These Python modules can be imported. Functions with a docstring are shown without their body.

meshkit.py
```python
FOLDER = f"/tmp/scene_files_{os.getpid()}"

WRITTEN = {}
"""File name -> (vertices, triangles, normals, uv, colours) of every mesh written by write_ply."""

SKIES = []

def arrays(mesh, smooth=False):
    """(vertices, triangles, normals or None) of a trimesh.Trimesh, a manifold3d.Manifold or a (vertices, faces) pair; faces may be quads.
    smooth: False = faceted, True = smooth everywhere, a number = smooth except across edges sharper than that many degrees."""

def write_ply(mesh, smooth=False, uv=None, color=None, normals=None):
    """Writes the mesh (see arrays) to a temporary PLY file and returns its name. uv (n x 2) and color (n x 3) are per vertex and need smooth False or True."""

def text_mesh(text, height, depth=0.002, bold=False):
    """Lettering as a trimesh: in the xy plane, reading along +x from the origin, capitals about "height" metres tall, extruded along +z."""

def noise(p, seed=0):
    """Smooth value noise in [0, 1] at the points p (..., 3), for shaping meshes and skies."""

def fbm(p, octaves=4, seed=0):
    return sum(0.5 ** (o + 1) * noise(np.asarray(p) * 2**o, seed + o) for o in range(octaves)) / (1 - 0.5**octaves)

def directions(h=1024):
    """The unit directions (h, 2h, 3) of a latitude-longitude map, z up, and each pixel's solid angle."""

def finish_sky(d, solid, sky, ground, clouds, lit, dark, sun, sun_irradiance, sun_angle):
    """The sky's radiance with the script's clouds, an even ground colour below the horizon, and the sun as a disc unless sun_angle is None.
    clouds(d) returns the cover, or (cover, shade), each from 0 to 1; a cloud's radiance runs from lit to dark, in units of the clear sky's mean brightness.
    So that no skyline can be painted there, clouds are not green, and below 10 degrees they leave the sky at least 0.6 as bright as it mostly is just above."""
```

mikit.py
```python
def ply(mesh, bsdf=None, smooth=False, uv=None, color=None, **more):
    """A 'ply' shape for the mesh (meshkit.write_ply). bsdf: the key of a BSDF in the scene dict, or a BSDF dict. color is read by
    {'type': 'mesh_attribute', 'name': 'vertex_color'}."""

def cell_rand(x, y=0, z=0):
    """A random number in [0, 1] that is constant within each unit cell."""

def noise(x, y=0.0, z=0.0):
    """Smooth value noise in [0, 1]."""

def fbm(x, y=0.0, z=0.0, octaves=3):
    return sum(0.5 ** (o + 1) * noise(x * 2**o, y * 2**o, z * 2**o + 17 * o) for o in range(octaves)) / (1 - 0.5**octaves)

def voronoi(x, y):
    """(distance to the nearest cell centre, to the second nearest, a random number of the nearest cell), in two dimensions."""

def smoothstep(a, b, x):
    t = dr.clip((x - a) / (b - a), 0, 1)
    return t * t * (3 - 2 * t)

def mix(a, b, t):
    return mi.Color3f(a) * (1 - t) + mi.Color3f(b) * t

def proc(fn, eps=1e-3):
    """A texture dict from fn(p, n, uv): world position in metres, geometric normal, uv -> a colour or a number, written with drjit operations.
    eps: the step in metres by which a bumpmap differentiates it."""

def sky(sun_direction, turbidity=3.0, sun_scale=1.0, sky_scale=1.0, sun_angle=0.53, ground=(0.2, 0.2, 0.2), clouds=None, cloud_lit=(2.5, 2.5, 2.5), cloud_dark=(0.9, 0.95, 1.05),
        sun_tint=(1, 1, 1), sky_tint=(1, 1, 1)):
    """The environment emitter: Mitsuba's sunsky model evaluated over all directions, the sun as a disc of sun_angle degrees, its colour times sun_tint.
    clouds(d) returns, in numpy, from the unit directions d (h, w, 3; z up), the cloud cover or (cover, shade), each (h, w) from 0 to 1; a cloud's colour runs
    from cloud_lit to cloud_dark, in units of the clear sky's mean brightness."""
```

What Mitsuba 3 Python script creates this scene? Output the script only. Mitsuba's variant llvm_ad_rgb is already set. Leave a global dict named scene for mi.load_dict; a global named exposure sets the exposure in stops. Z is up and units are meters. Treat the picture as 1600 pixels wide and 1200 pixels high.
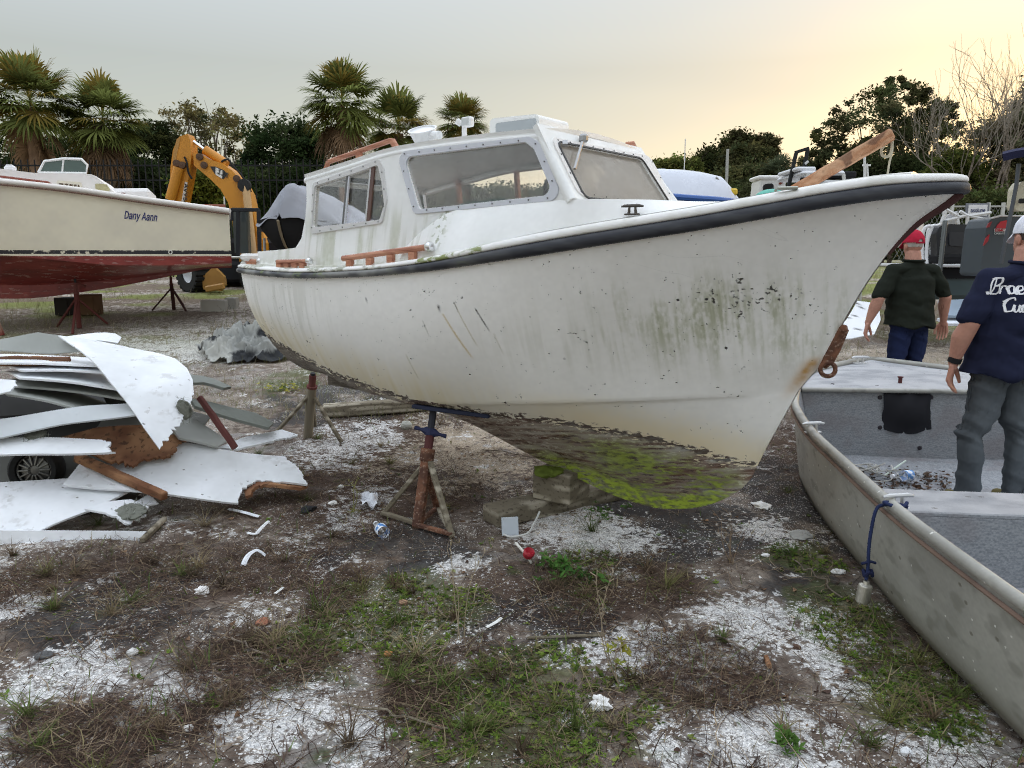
import math, random
import numpy as np, trimesh, drjit as dr, mitsuba as mi, mikit, meshkit
import manifold3d as m3
from scipy.interpolate import PchipInterpolator as PCH
from shapely.geometry import Polygon, LineString, Point
from shapely import affinity
from mikit import noise as dn, fbm as dfbm, smoothstep as sst, mix as dmix, voronoi as dvor, proc
T = mi.ScalarTransform4f
rng = np.random.default_rng(7)
random.seed(7)

# ------------------------------------------------------------------ camera, sky, exposure
CAM_H, FOC, HOR = 1.55, 1208.0, 400.0           # eye height (m); focal length and horizon row of a 1600 x 1200 frame
PITCH = math.atan((600 - HOR) / FOC)
CAM = np.array([0.0, 0.0, CAM_H])
C_R, C_F, C_U = np.array([1.0, 0, 0]), np.array([0, math.cos(PITCH), -math.sin(PITCH)]), np.array([0, math.sin(PITCH), math.cos(PITCH)])
scene, labels = {}, {}
scene['camera'] = {'type': 'perspective', 'fov': 2 * math.degrees(math.atan(800 / FOC)), 'fov_axis': 'x', 'near_clip': 0.05, 'far_clip': 2000.0,
                   'to_world': T().look_at(origin=CAM.tolist(), target=(CAM + C_F).tolist(), up=[0, 0, 1])}
SUN_AZ, SUN_EL = math.radians(47), math.radians(5.0)   # right of the view direction, low
SUN = [math.sin(SUN_AZ) * math.cos(SUN_EL), math.cos(SUN_AZ) * math.cos(SUN_EL), math.sin(SUN_EL)]
def fill_veil(d):
    "a veil of high cloud, made brighter overhead, above the view, to lift the light below"
    up = np.clip(d[..., 2], 0, 1)
    streak = meshkit.fbm(d * np.array([1.6, 1.6, 8.0]), 4, 5) - 0.5
    return np.clip(0.52 + 0.62 * up + 0.22 * streak, 0, 1), np.clip(1 - np.clip((up - 0.22) / (1 - 0.22), 0, 1) ** 0.8, 0, 1)  # overhead brightness added above the frame for its light on the yard
scene['sky'] = mikit.sky(SUN, turbidity=4.0, sun_scale=0.05, sky_scale=1.0, sun_angle=9.0, ground=(0.25, 0.24, 0.22), clouds=fill_veil,
                         cloud_lit=(3.4, 3.7, 4.1), cloud_dark=(0.98, 1.0, 1.01))
exposure = 3.75
# ------------------------------------------------------------------ helpers
V = lambda *a: np.array(a, float)
def ray(px, py): return (px - 800) / FOC * C_R + C_F - (py - 600) / FOC * C_U
def at_y(px, py, y): d = ray(px, py); return CAM + d * (y / d[1])
def at_z(px, py, z): d = ray(px, py); return CAM + d * ((z - CAM_H) / d[2])
def sm(a, b, x): t = np.clip((np.asarray(x, float) - a) / (b - a), 0, 1); return t * t * (3 - 2 * t)
GZ = PCH([0, 6.2, 8, 9.8, 11.5, 13, 16.5, 24, 60, 200], [0, 0, .10, .25, .48, .64, .92, 1.12, 1.25, 1.3])
def gz(x, y):
    "height of the ground"
    x, y = np.asarray(x, float), np.asarray(y, float)
    z = GZ(np.clip(y, 0, 200))
    p = np.stack([x, y, 0 * x], -1)
    near = 1 - sm(7, 14, y)
    return z + (meshkit.fbm(p * 1.3, 3, 3) - 0.5) * 0.05 * (0.4 + 0.6 * near) + (meshkit.fbm(p * 7, 3, 9) - 0.5) * 0.022 * near
def at_g(px, py, up=0.0):
    z = 0.0
    for _ in range(40):
        q = at_z(px, py, z + up); z = 0.5 * z + 0.5 * float(gz(q[0], q[1]))
    return V(q[0], q[1], float(gz(q[0], q[1])))
def unit(v): v = np.asarray(v, float); return v / (np.linalg.norm(v) + 1e-12)
def TM(v, f): return trimesh.Trimesh(np.asarray(v, float), np.asarray(f, int), process=False)
def cat(*ms): return trimesh.util.concatenate([m for m in ms if m is not None])
def as_tm(m):
    if hasattr(m, 'to_mesh'):
        q = m.to_mesh(); return TM(q.vert_properties[:, :3], q.tri_verts)
    return m
def box(c, s, rz=0.0, rx=0.0, ry=0.0, ch=0.0):
    "a box at centre c of size s, its edges chamfered by ch"
    s = np.asarray(s, float)
    if ch > 0:
        h, q = s / 2, []
        for k in range(3):
            e = h - ch; e[k] = h[k]
            q += [V(i, j, l) * e for i in (-1, 1) for j in (-1, 1) for l in (-1, 1)]
        m = as_tm(m3.Manifold.hull_points(np.array(q)))
    else:
        m = trimesh.creation.box(s)
    R = trimesh.transformations.euler_matrix(rx, ry, rz); R[:3, 3] = c
    m.apply_transform(R); return m
def beam(a, b, w, h, ch=0.0, up=(0, 0, 1)):
    "a squared bar from a to b, w wide and h high"
    a, b = np.asarray(a, float), np.asarray(b, float)
    d = b - a; L = np.linalg.norm(d); d /= L
    s = np.cross(d, up); s = unit(s if np.linalg.norm(s) > 1e-3 else np.cross(d, (1, 0, 0))); u = np.cross(s, d)
    m = box((0, 0, 0), (L, w, h), ch=ch)
    M = np.eye(4); M[:3, 0], M[:3, 1], M[:3, 2], M[:3, 3] = d, s, u, (a + b) / 2
    m.apply_transform(M); return m
def frames(P):
    P = np.asarray(P, float); t = np.gradient(P, axis=0); t /= np.linalg.norm(t, axis=1, keepdims=True) + 1e-12
    n = np.cross(t[0], (0, 0, 1) if abs(t[0][2]) < 0.9 else (1, 0, 0)); out = []
    for k in range(len(P)):
        n = unit(n - t[k] * (n @ t[k])); out.append((n, np.cross(t[k], n)))
    return t, out
def tube(P, r, n=8, cap=True, flat=1.0):
    "a round bar along the points P; r is one radius or one per point"
    P = np.asarray(P, float); r = np.broadcast_to(np.asarray(r, float), (len(P),)); t, fr = frames(P)
    a = np.arange(n) * 2 * np.pi / n
    v = np.vstack([p + ri * (np.cos(a)[:, None] * u + flat * np.sin(a)[:, None] * w) for p, ri, (u, w) in zip(P, r, fr)])
    f = []
    for i in range(len(P) - 1):
        for j in range(n):
            A, B = i * n + j, i * n + (j + 1) % n
            f += [[A, B, B + n], [A, B + n, A + n]]
    if cap:
        v = np.vstack([v, P[0], P[-1]]); m = len(v) - 2; e = (len(P) - 1) * n
        for j in range(n): f += [[m, (j + 1) % n, j], [m + 1, e + j, e + (j + 1) % n]]
    return TM(v, f)
def spline(P, n):
    P = np.asarray(P, float); s = np.r_[0, np.cumsum(np.linalg.norm(np.diff(P, axis=0), axis=1))]
    return PCH(s, P)(np.linspace(0, s[-1], n)) if len(P) > 2 else P[0] + (P[1] - P[0]) * np.linspace(0, 1, n)[:, None]
def lathe(prof, n=20, c=(0, 0, 0), axis=(0, 0, 1)):
    "revolve (r, z) points about the axis through c"
    prof = np.asarray(prof, float); a = np.arange(n) * 2 * np.pi / n
    v = np.vstack([np.stack([r * np.cos(a), r * np.sin(a), 0 * a + z], 1) for r, z in prof]); f = []
    for i in range(len(prof) - 1):
        for j in range(n):
            A, B = i * n + j, i * n + (j + 1) % n
            f += [[A, B, B + n], [A, B + n, A + n]]
    m = TM(v, f); m.merge_vertices()
    m.apply_transform(trimesh.geometry.align_vectors([0, 0, 1], unit(axis))); m.apply_translation(c); return m
def grid(P, close=False):
    "a sheet through an array of points (n, m, 3)"
    P = np.asarray(P, float); n, m = P.shape[:2]; i, j = np.meshgrid(np.arange(n - 1), np.arange(m if close else m - 1), indexing='ij')
    a, b = i * m + j, i * m + (j + 1) % m
    return TM(P.reshape(-1, 3), np.vstack([np.stack([a, b, b + m], -1).reshape(-1, 3), np.stack([a, b + m, a + m], -1).reshape(-1, 3)]))
def thick(m, t):
    "gives an open sheet the thickness t"
    m = m.copy(); m.merge_vertices(); n = m.vertex_normals; k = len(m.vertices)
    e = m.edges_sorted; u, c = np.unique(e, axis=0, return_counts=True); rim = set(map(tuple, u[c == 1]))
    f = [m.faces, m.faces[:, ::-1] + k]
    side = [[b, a, a + k] for a, b in m.edges if tuple(sorted((a, b))) in rim] + [[b, a + k, b + k] for a, b in m.edges if tuple(sorted((a, b))) in rim]
    return TM(np.vstack([m.vertices, m.vertices - n * t]), np.vstack(f + [np.array(side)]))
def slab(poly, t, M=None, c=(0, 0, 0)):
    "a shapely polygon (or point list) extruded by t, in the plane of M (columns x, y, normal)"
    poly = poly if hasattr(poly, 'exterior') else Polygon(poly)
    m = trimesh.creation.extrude_polygon(poly.buffer(0), t, engine='earcut'); A = np.eye(4)
    if M is not None: A[:3, :3] = np.stack(M, 1)
    A[:3, 3] = c; m.apply_transform(A); return m
def rough(m, amp, scale, seed=0, oct=3):
    "pushes vertices about by smooth noise"
    m = m.copy(); v = np.asarray(m.vertices)
    m.vertices = v + amp * np.stack([meshkit.fbm(v * scale + 31 * k, oct, seed + k) - 0.5 for k in range(3)], -1) * 2; return m
def refine(m, L):
    m = as_tm(m); v, f = trimesh.remesh.subdivide_to_size(m.vertices, m.faces, L, max_iter=12); q = TM(v, f); q.merge_vertices(); return q
def basis(n, up=(0, 0, 1)):
    n = unit(n); x = unit(np.cross(up, n)); return x, np.cross(n, x), n
# ------------------------------------------------------------------ materials
VCOL = {'type': 'mesh_attribute', 'name': 'vertex_color'}
def rgb(*c): return {'type': 'rgb', 'value': list(c)}
def two(d): return {'type': 'twosided', 'b': d}
def pr(col, rough_=0.6, metal=0.0, **k): return two({'type': 'principled', 'base_color': col, 'roughness': rough_, 'metallic': metal, 'specular': k.pop('spec', 0.4), **k})
scene['m_matte'] = pr(VCOL, 0.85, spec=0.25)
scene['m_paint'] = pr(VCOL, 0.42, spec=0.5)
scene['m_gloss'] = pr(VCOL, 0.18, spec=0.5)
scene['m_metal'] = pr(VCOL, 0.38, 0.85)
scene['m_chrome'] = pr(rgb(0.75, 0.75, 0.76), 0.12, 1.0)
scene['m_leaf'] = {'type': 'principledthin', 'base_color': VCOL, 'roughness': 0.55, 'diff_trans': 0.7, 'eta': 1.4}
scene['m_glass'] = {'type': 'thindielectric', 'int_ior': 1.45}
scene['m_clear_plastic'] = {'type': 'thindielectric', 'int_ior': 1.3}
taken, XF = {}, None       # XF: a change of place for the parts being built
def fresh(key):
    n = taken.get(key, 0); taken[key] = n + 1
    return key if n == 0 else f'{key}_{n:03d}'
def thing(name, label, cat_, group=None):
    key = fresh(name); labels[key] = {'label': label, 'category': cat_}
    if group: labels[key]['group'] = group
    return key
def shade(col, v, amp=0.0, scale=3.0, seed=0):
    if callable(col): return np.clip(col(v), 0, 1)
    c = np.broadcast_to(np.asarray(col, float), v.shape).copy()
    if amp: c *= 1 + amp * 2 * (meshkit.fbm(v * scale, 4, seed) - 0.5)[:, None]
    return np.clip(c, 0, 1)
def put(key, m, mat, col=None, smooth=35, amp=0.06, scale=3.0, uv=None):
    m = as_tm(m)
    if XF is not None: m = XF(m)
    if smooth not in (False, True):
        m = m.copy(); m.merge_vertices(); m = trimesh.graph.smooth_shade(m, angle=np.radians(smooth), facet_minarea=None); smooth = True
    v = np.asarray(m.vertices)
    scene[key] = mikit.ply((v, np.asarray(m.faces)), mat, smooth, uv=uv, color=None if col is None else shade(col, v, amp, scale, len(v) % 97))
    return key
def part(parent, name, m, mat, col=None, label=None, st=0, **k):
    key = fresh(parent + '__' + name); put(key, m, mat, col, **k)
    if label: labels[key] = {'label': label}
    if st: labels.setdefault(key, {})['kind'] = 'stuff'
    return key
def obj(name, label, cat_, m, mat, col=None, group=None, **k): key = thing(name, label, cat_, group); put(key, m, mat, col, **k); return key
def stuff(name, label, cat_, m, mat, col=None, **k):
    key = obj(name, label, cat_, m, mat, col, **k); labels[key]['kind'] = 'stuff'; return key
def soften(m, it):
    "Taubin smoothing; a vertex that would stray far stays where it was"
    o = np.array(m.vertices); trimesh.smoothing.filter_taubin(m, iterations=it); v = np.array(m.vertices)
    bad = ~np.isfinite(v).all(1) | (np.linalg.norm(np.nan_to_num(v) - o, axis=1) > .012); v[bad] = o[bad]; m.vertices = v; return m
def hulls(parts, L=None, it=10, sub=12):
    "bones [(p0, r0, p1, r1)] joined into one smooth skin; a radius may be a triple"
    S = as_tm(m3.Manifold.sphere(1.0, sub)).vertices; M = []
    for p0, r0, p1, r1 in parts:
        M.append(m3.Manifold.hull_points(np.vstack([S * r0 + p0, S * r1 + p1])))
    m = m3.Manifold.batch_boolean(M, m3.OpType.Add)
    if L: m = m.refine_to_length(L)
    m = as_tm(m); m.merge_vertices()
    if it: soften(m, it)
    return m
# ------------------------------------------------------------------ shared procedural materials
def rust_col(p, n, uv):
    f, g = dfbm(p.x * 22, p.y * 22, p.z * 22), dfbm(p.x * 90, p.y * 90, p.z * 90)
    return dmix(dmix((.085, .042, .030), (.20, .092, .055), sst(.3, .7, f)), (.34, .24, .18), sst(.55, .75, g) * .7)
scene['m_rust'] = pr(proc(rust_col), 0.85, spec=0.2)
def old_wood(p, n, uv):
    f, g = dfbm(p.x * 14, p.y * 14, p.z * 14), dfbm(p.x * 60 + p.z * 20, p.y * 60, p.z * 60)
    f = dr.abs(dn(p.x * 5 + p.z * 3, p.y * 9 - p.z * 7, p.z * 24) - .5) * 1.4 + .35 * f
    return dmix(dmix((.17, .145, .105), (.37, .33, .26), sst(.3, .7, f)), (.05, .04, .03), sst(.55, .75, g) * .6)
scene['m_old_wood'] = pr(proc(old_wood), 0.9, spec=0.2)
def pole_col(p, n, uv):
    f, g = dfbm(p.x * 8 + p.z * 12, p.y * 26, p.z * 30 - p.x * 22), dfbm(p.x * 40, p.y * 40, p.z * 40)
    c = dmix((.40, .19, .10), (.56, .34, .21), sst(.3, .7, f)) * (.8 + .3 * g); return dmix(c, (.13, .07, .05), sst(.60, .70, dfbm(p.x * 14, p.y * 14, p.z * 14)) * .7)
scene['m_pole'] = pr(proc(pole_col), 0.85, spec=0.2)
# ------------------------------------------------------------------ the cabin boat on stands
BK, BO, BTH = 0.87, V(0.507, 4.376), math.radians(37)
BU, BR = V(math.cos(BTH), -math.sin(BTH)), V(-math.sin(BTH), -math.cos(BTH))     # towards the bow; towards the near (starboard) side
BZ = 0.2015
BM = np.eye(4); BM[:2, 0], BM[:2, 1], BM[2, 2], BM[:2, 3], BM[2, 3] = BU * BK, -BR * BK, BK, BO, BZ     # boat frame: x to the bow, y to port, z up
BMI = np.linalg.inv(BM)
def bl(m): m = as_tm(m).copy(); m.apply_transform(BM); return m
def bp(*q): return (BM @ np.r_[V(*q), 1])[:3]
def lp(px, py, P0, n):
    "where the sight line of a pixel meets a plane of the boat frame"
    o, d = (BMI @ np.r_[CAM, 1])[:3], BMI[:3, :3] @ ray(px, py); n = V(*n)
    return o + d * (((V(*P0) - o) @ n) / (d @ n))
def boat_coords(p):
    x, y = (p.x - BO[0]) / BK, (p.y - BO[1]) / BK
    return x * BU[0] + y * BU[1], -(x * BR[0] + y * BR[1]), (p.z - BZ) / BK
# curves of the hull over S
h_b = PCH([-2.8, -2.3, -1.2, -.4, .3, .9, 1.35, 1.7, 1.9, 1.965, 1.99], [.775, .88, .95, .92, .80, .60, .405, .225, .115, .06, 0])
h_z = PCH([-2.8, -2.29, -1.95, -1.25, -.70, -.07, .30, .63, .93, 1.215, 1.48, 1.74, 1.99], [1.425, 1.405, 1.398, 1.418, 1.457, 1.534, 1.587, 1.637, 1.685, 1.738, 1.788, 1.826, 1.846])
h_f = PCH([-2.8, -1.3, -.7, .2, 1.6, 1.99], [.52, .55, .66, .95, .92, .74])      # height of the rail and cap
c_b = PCH([-2.69, -2.1, -1.6, -1.087, -.656, -.276, .498, .831, 1.138, 1.277], [.60, .63, .665, .678, .648, .602, .394, .256, .092, .012])
c_z = PCH([-2.69, -2.1, -1.6, -1.087, -.656, -.276, .498, .831, 1.138, 1.277], [.867, .70, .605, .574, .606, .645, .721, .753, .781, .803])
k_z = PCH([-2.69, -1.9, -1.129, -.914, -.519, -.148, .243, .433, .66, .895, 1.026, 1.075], [.45, .42, .326, .271, .158, .063, -.018, -.030, .008, .113, .241, .362])
stem_S = PCH([.30, .803, .999, 1.213, 1.485, 1.708, 1.812, 1.862], [1.06, 1.277, 1.411, 1.496, 1.635, 1.797, 1.93, 1.985])
NT = 150
tt = np.linspace(0, 1, NT); te = 1 - (1 - tt) ** 1.35
S_sh, S_ch, S_k = -2.785 + te * (1.985 + 2.785), -2.69 + te * (1.277 + 2.69), -2.69 + te * (1.075 + 2.69)
def hull_side(sgn):
    top, low = [], []
    vt, vl = np.linspace(0, 1, 34), np.linspace(0, 1, 30)
    for i in range(NT):
        w = te[i]; a, b = sm(.35, .85, w), sm(.80, 1.0, w)
        zc, zs = c_z(S_ch[i]), h_z(S_sh[i]); z = zc + (zs - zc) * vt
        g = (1 - a) * (1 - (1 - vt) ** 2.4) + a * (vt ** 1.12)
        bc, bs = c_b(S_ch[i]) + 0.014 * sm(.25, .45, w) * (1 - sm(.93, 1, w)), h_b(S_sh[i])
        S = S_ch[i] + (S_sh[i] - S_ch[i]) * vt
        S = S * (1 - b) + b * (stem_S(z) - (1.985 - S_sh[i]) * vt - (1.277 - S_ch[i]) * (1 - vt))
        top.append(np.stack([S, sgn * (bc + (bs - bc) * g), z], 1))
        zk, kw = k_z(S_k[i]), 0.042 * (1 - sm(.93, 1, w)) + .006
        bl_ = np.where(vl < .2, kw, kw + (max(c_b(S_ch[i]), kw) - kw) * np.clip((vl - .2) / .8, 0, 1) ** (.85 - .2 * (1 - a)))
        fin = min(.11, .4 * (zc - zk)); h = np.where(vl < .2, fin * vl / .2, fin + (zc - .004 - zk - fin) * np.clip((vl - .2) / .8, 0, 1) ** (1 + .35 * (1 - a)))
        u = h / (zc - zk)
        low.append(np.stack([S_k[i] + (S_ch[i] - S_k[i]) * u, sgn * bl_, zk + h], 1))
    P = np.concatenate([np.array(low), np.array(top)], 1)
    m = grid(P)
    if sgn < 0: m.invert()
    return m, P
hs, PS = hull_side(-1); hp, PP = hull_side(1)
hs.invert(); hp.invert()
ring = np.vstack([PS[0][::-1], PP[0]]); cen = ring.mean(0)
transom = TM(np.vstack([ring, cen]), [[i, i + 1, len(ring)] for i in range(len(ring) - 1)] + [[len(ring) - 1, 0, len(ring)]])
keel = grid(np.stack([PS[:, 0], PP[:, 0]], 1))
def hull_col(p, n, uv):
    S, b, z = boat_coords(p)
    big, mid, fine = dfbm(S * 1.3, z * 1.3, b), dfbm(S * 5, z * 7, b * 5), dfbm(S * 38, z * 42, b * 30)
    c = dmix((.87, .86, .835), (.775, .765, .735), sst(.35, .75, big)); c = c * (0.93 + 0.10 * fine)
    streak = dfbm(S * 26, z * 2.2, 3.0); streak2 = dfbm(S * 70, z * 3.5, 9.0)
    # grey run-down at the quarter and below the rail
    w = sst(-1.2, -2.2, S) * sst(1.45, 1.25, z) * sst(.85, 1.1, z)
    c = dmix(c, (.47, .47, .40), w * sst(.45, .7, streak) * .42)
    # yellowing low on the topsides aft and below the chine forward
    xf, xa = dr.maximum(S + .35, 0), dr.maximum(-.8 - S, 0)
    wl = .57 - .105 * xf * xf + .09 * xa * xa + .075 * sst(-.5, -1.5, S) + (mid - .5) * .05 + (fine - .5) * .05
    c = dmix(c, (.66, .575, .36), sst(.34, .02, z - wl) * (.62 * sst(.1, -1.0, S) + .10) * (.45 + .9 * streak))
    c = dmix(c, (.74, .64, .44), sst(.25, .0, z - wl) * sst(-.5, .2, S) * sst(.80, .70, z) * (.40 + .75 * big))
    # green algae in runs on the bow
    cs, cz = (S - 1.0) / .55, (z - 1.20) / .20
    m = dr.exp(-cs * cs - cz * cz); cs, cz = (S - .35) / .6, (z - 1.05) / .15
    m2 = dr.exp(-cs * cs - cz * cz)
    edge = sst(.25, .6, streak * .75 + .5 * dfbm(S * 3, z * 5, 2.0) - .22)
    fl2 = dfbm(S * 60, z * 34, b * 30 + 4.0)
    c = dmix(c, (.25, .265, .12), dr.clip(m * 1.6, 0, .95) * edge * (.35 + .5 * streak2) * sst(.22, .66, fl2 * .7 + .3 * streak2))
    c = dmix(c, (.50, .50, .42), dr.clip(m2, 0, .8) * sst(.40, .65, streak) * (.2 + .8 * streak2) * .55)
    # black specks, dense beside the algae's top
    cs, cz = (S - 1.05) / .26, (z - 1.33) / .13; dens = dr.exp(-cs * cs - cz * cz)
    spk = dfbm(S * 62, z * 95, b * 40 + 3.0) * .75 + .25 * dfbm(S * 16, z * 16, 6.0)
    c = dmix(c, (.05, .05, .04), sst(.735, .765, spk + .16 * dens) * sst(.0, .03, z - wl))
    d2, _, r2 = dvor(S * 9 + 4, z * 11); c = dmix(c, (.03, .03, .03), dr.select((r2 < .05) & (z > .9), sst(.085, .06, d2), 0) * sst(-.2, .6, S))
    # rust and black runs
    for s0, z0, z1, sl, wd, col, k in RUNS:
        x = (S - s0 - (z0 - z) * sl) / wd
        c = dmix(c, col, dr.exp(-x * x) * sst(z1, z1 + .05, z) * sst(z0 + .01, z0 - .01, z) * k * (.4 + .9 * fine))
    # rust below the bow eye, hairline scratches
    x = (S - stemrust(z)) / .035; c = dmix(c, (.50, .27, .06), dr.exp(-x * x) * sst(.72, .93, z) * sst(1.03, .96, z) * (.5 + .6 * fine))
    sc = dr.abs(dn(S * 5 + z * 9, z * 3) - .5); c = dmix(c, (.62, .62, .6), sst(.006, .0, sc) * sst(.6, .75, big) * .6)
    # below the waterline: old antifouling, bare gelcoat, moss
    lo = dfbm(S * 4 + z * 6, z * 26 - S * 6, b * 6, octaves=4); lo2 = dfbm(S * 26 + z * 20, z * 95 - S * 10, 5.0, octaves=4)
    stk = dfbm(S * 4 + z * 5, z * 60 - S * 8, b * 5, octaves=4)
    a = dmix((.14, .072, .050), (.42, .38, .33), sst(.28, .72, stk * .6 + lo * .4)); a = dmix(a, (.62, .59, .53), sst(.58, .78, lo2) * .6)
    a = dmix(a, (.03, .026, .022), sst(.46, .26, lo2 * .6 + stk * .4) * .75); a = dmix(a, (.52, .60, .60), sst(.60, .75, lo) * sst(.5, 1.0, S) * .8)
    a = dmix(a, (.08, .075, .06), sst(-1.0, -1.9, S) * sst(.06, -.02, z - wl) * .7)
    ms = sst(-.25, .35, S) * sst(.0, -.22, z - wl + .10 * (lo - .5)) * sst(1.06, .86, S)
    moss = dmix((.045, .055, .018), (.28, .36, .035), sst(.30, .66, lo2 * .5 + mid * .25 + dfbm(S * 70, z * 120, b * 60) * .25))
    a = dmix(a, moss, ms * sst(.38, .56, mid * .35 + stk * .3 + lo2 * .35) * .9)
    keelm = sst(.14, .06, z - KEELZ(S)) * sst(-.7, -.2, S) * sst(.95, .7, S)
    a = dmix(a, moss, keelm * (.55 + .42 * sst(.38, .55, lo2)))
    rim = sst(.0, -.012, z - wl) * sst(-.06, -.03, z - wl)
    a = dmix(a, (.05, .035, .028), rim * sst(.35, .5, lo2) * .8)
    c = dmix(c, a, sst(.004, -.004, z - wl) * sst(.0, .12, (lo2 - .42) + 3.0 * (wl - z)))
    return c
def KEELZ(S): x = dr.maximum(.35 - S, 0); y = dr.maximum(S - .5, 0); return -.03 + .19 * x + y * y * .75
def stemrust(z): return 1.277 + (z - .803) * .62 - .03
def bsolve(px, py, b):
    q = lp(px, py, (0, -b, 0), (0, 1, 0)); return q[0], q[2]
RUNS = []
for (px, py), (qx, qy), wd, col, k in [((697, 476), (702, 490), .010, (.02, .02, .02), 1.0), ((702, 490), (735, 565), .008, (.52, .38, .16), .8), ((720, 472), (745, 545), .006, (.45, .40, .28), .55),
                                       ((720, 472), (728, 490), .004, (.03, .03, .03), .8), ((748, 482), (766, 522), .006, (.04, .04, .03), .9), ((766, 522), (776, 560), .006, (.5, .48, .4), .5),
                                       ((580, 465), (586, 476), .008, (.02, .02, .02), .9), ((628, 555), (640, 600), .006, (.45, .42, .3), .5), ((672, 500), (682, 528), .005, (.3, .3, .25), .5)]:
    bb = .84 if px > 650 else .90
    (s0, z0), (s1, z1) = bsolve(px, py, bb), bsolve(qx, qy, bb - .02)
    RUNS.append((float(s0), float(z0), float(z1), float((s1 - s0) / max(z0 - z1, .01)), wd, col, k))
scene['m_hull'] = two({'type': 'bumpmap', 'scale': 1.0, 'a': proc(lambda p, n, uv: .004 * dn(p.x * 2.2, p.y * 2.2, p.z * 2.2) + .0007 * dfbm(p.x * 60, p.y * 60, p.z * 60), eps=4e-3),
                       'b': {'type': 'principled', 'base_color': proc(hull_col), 'roughness': 0.42, 'specular': 0.4}})
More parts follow.
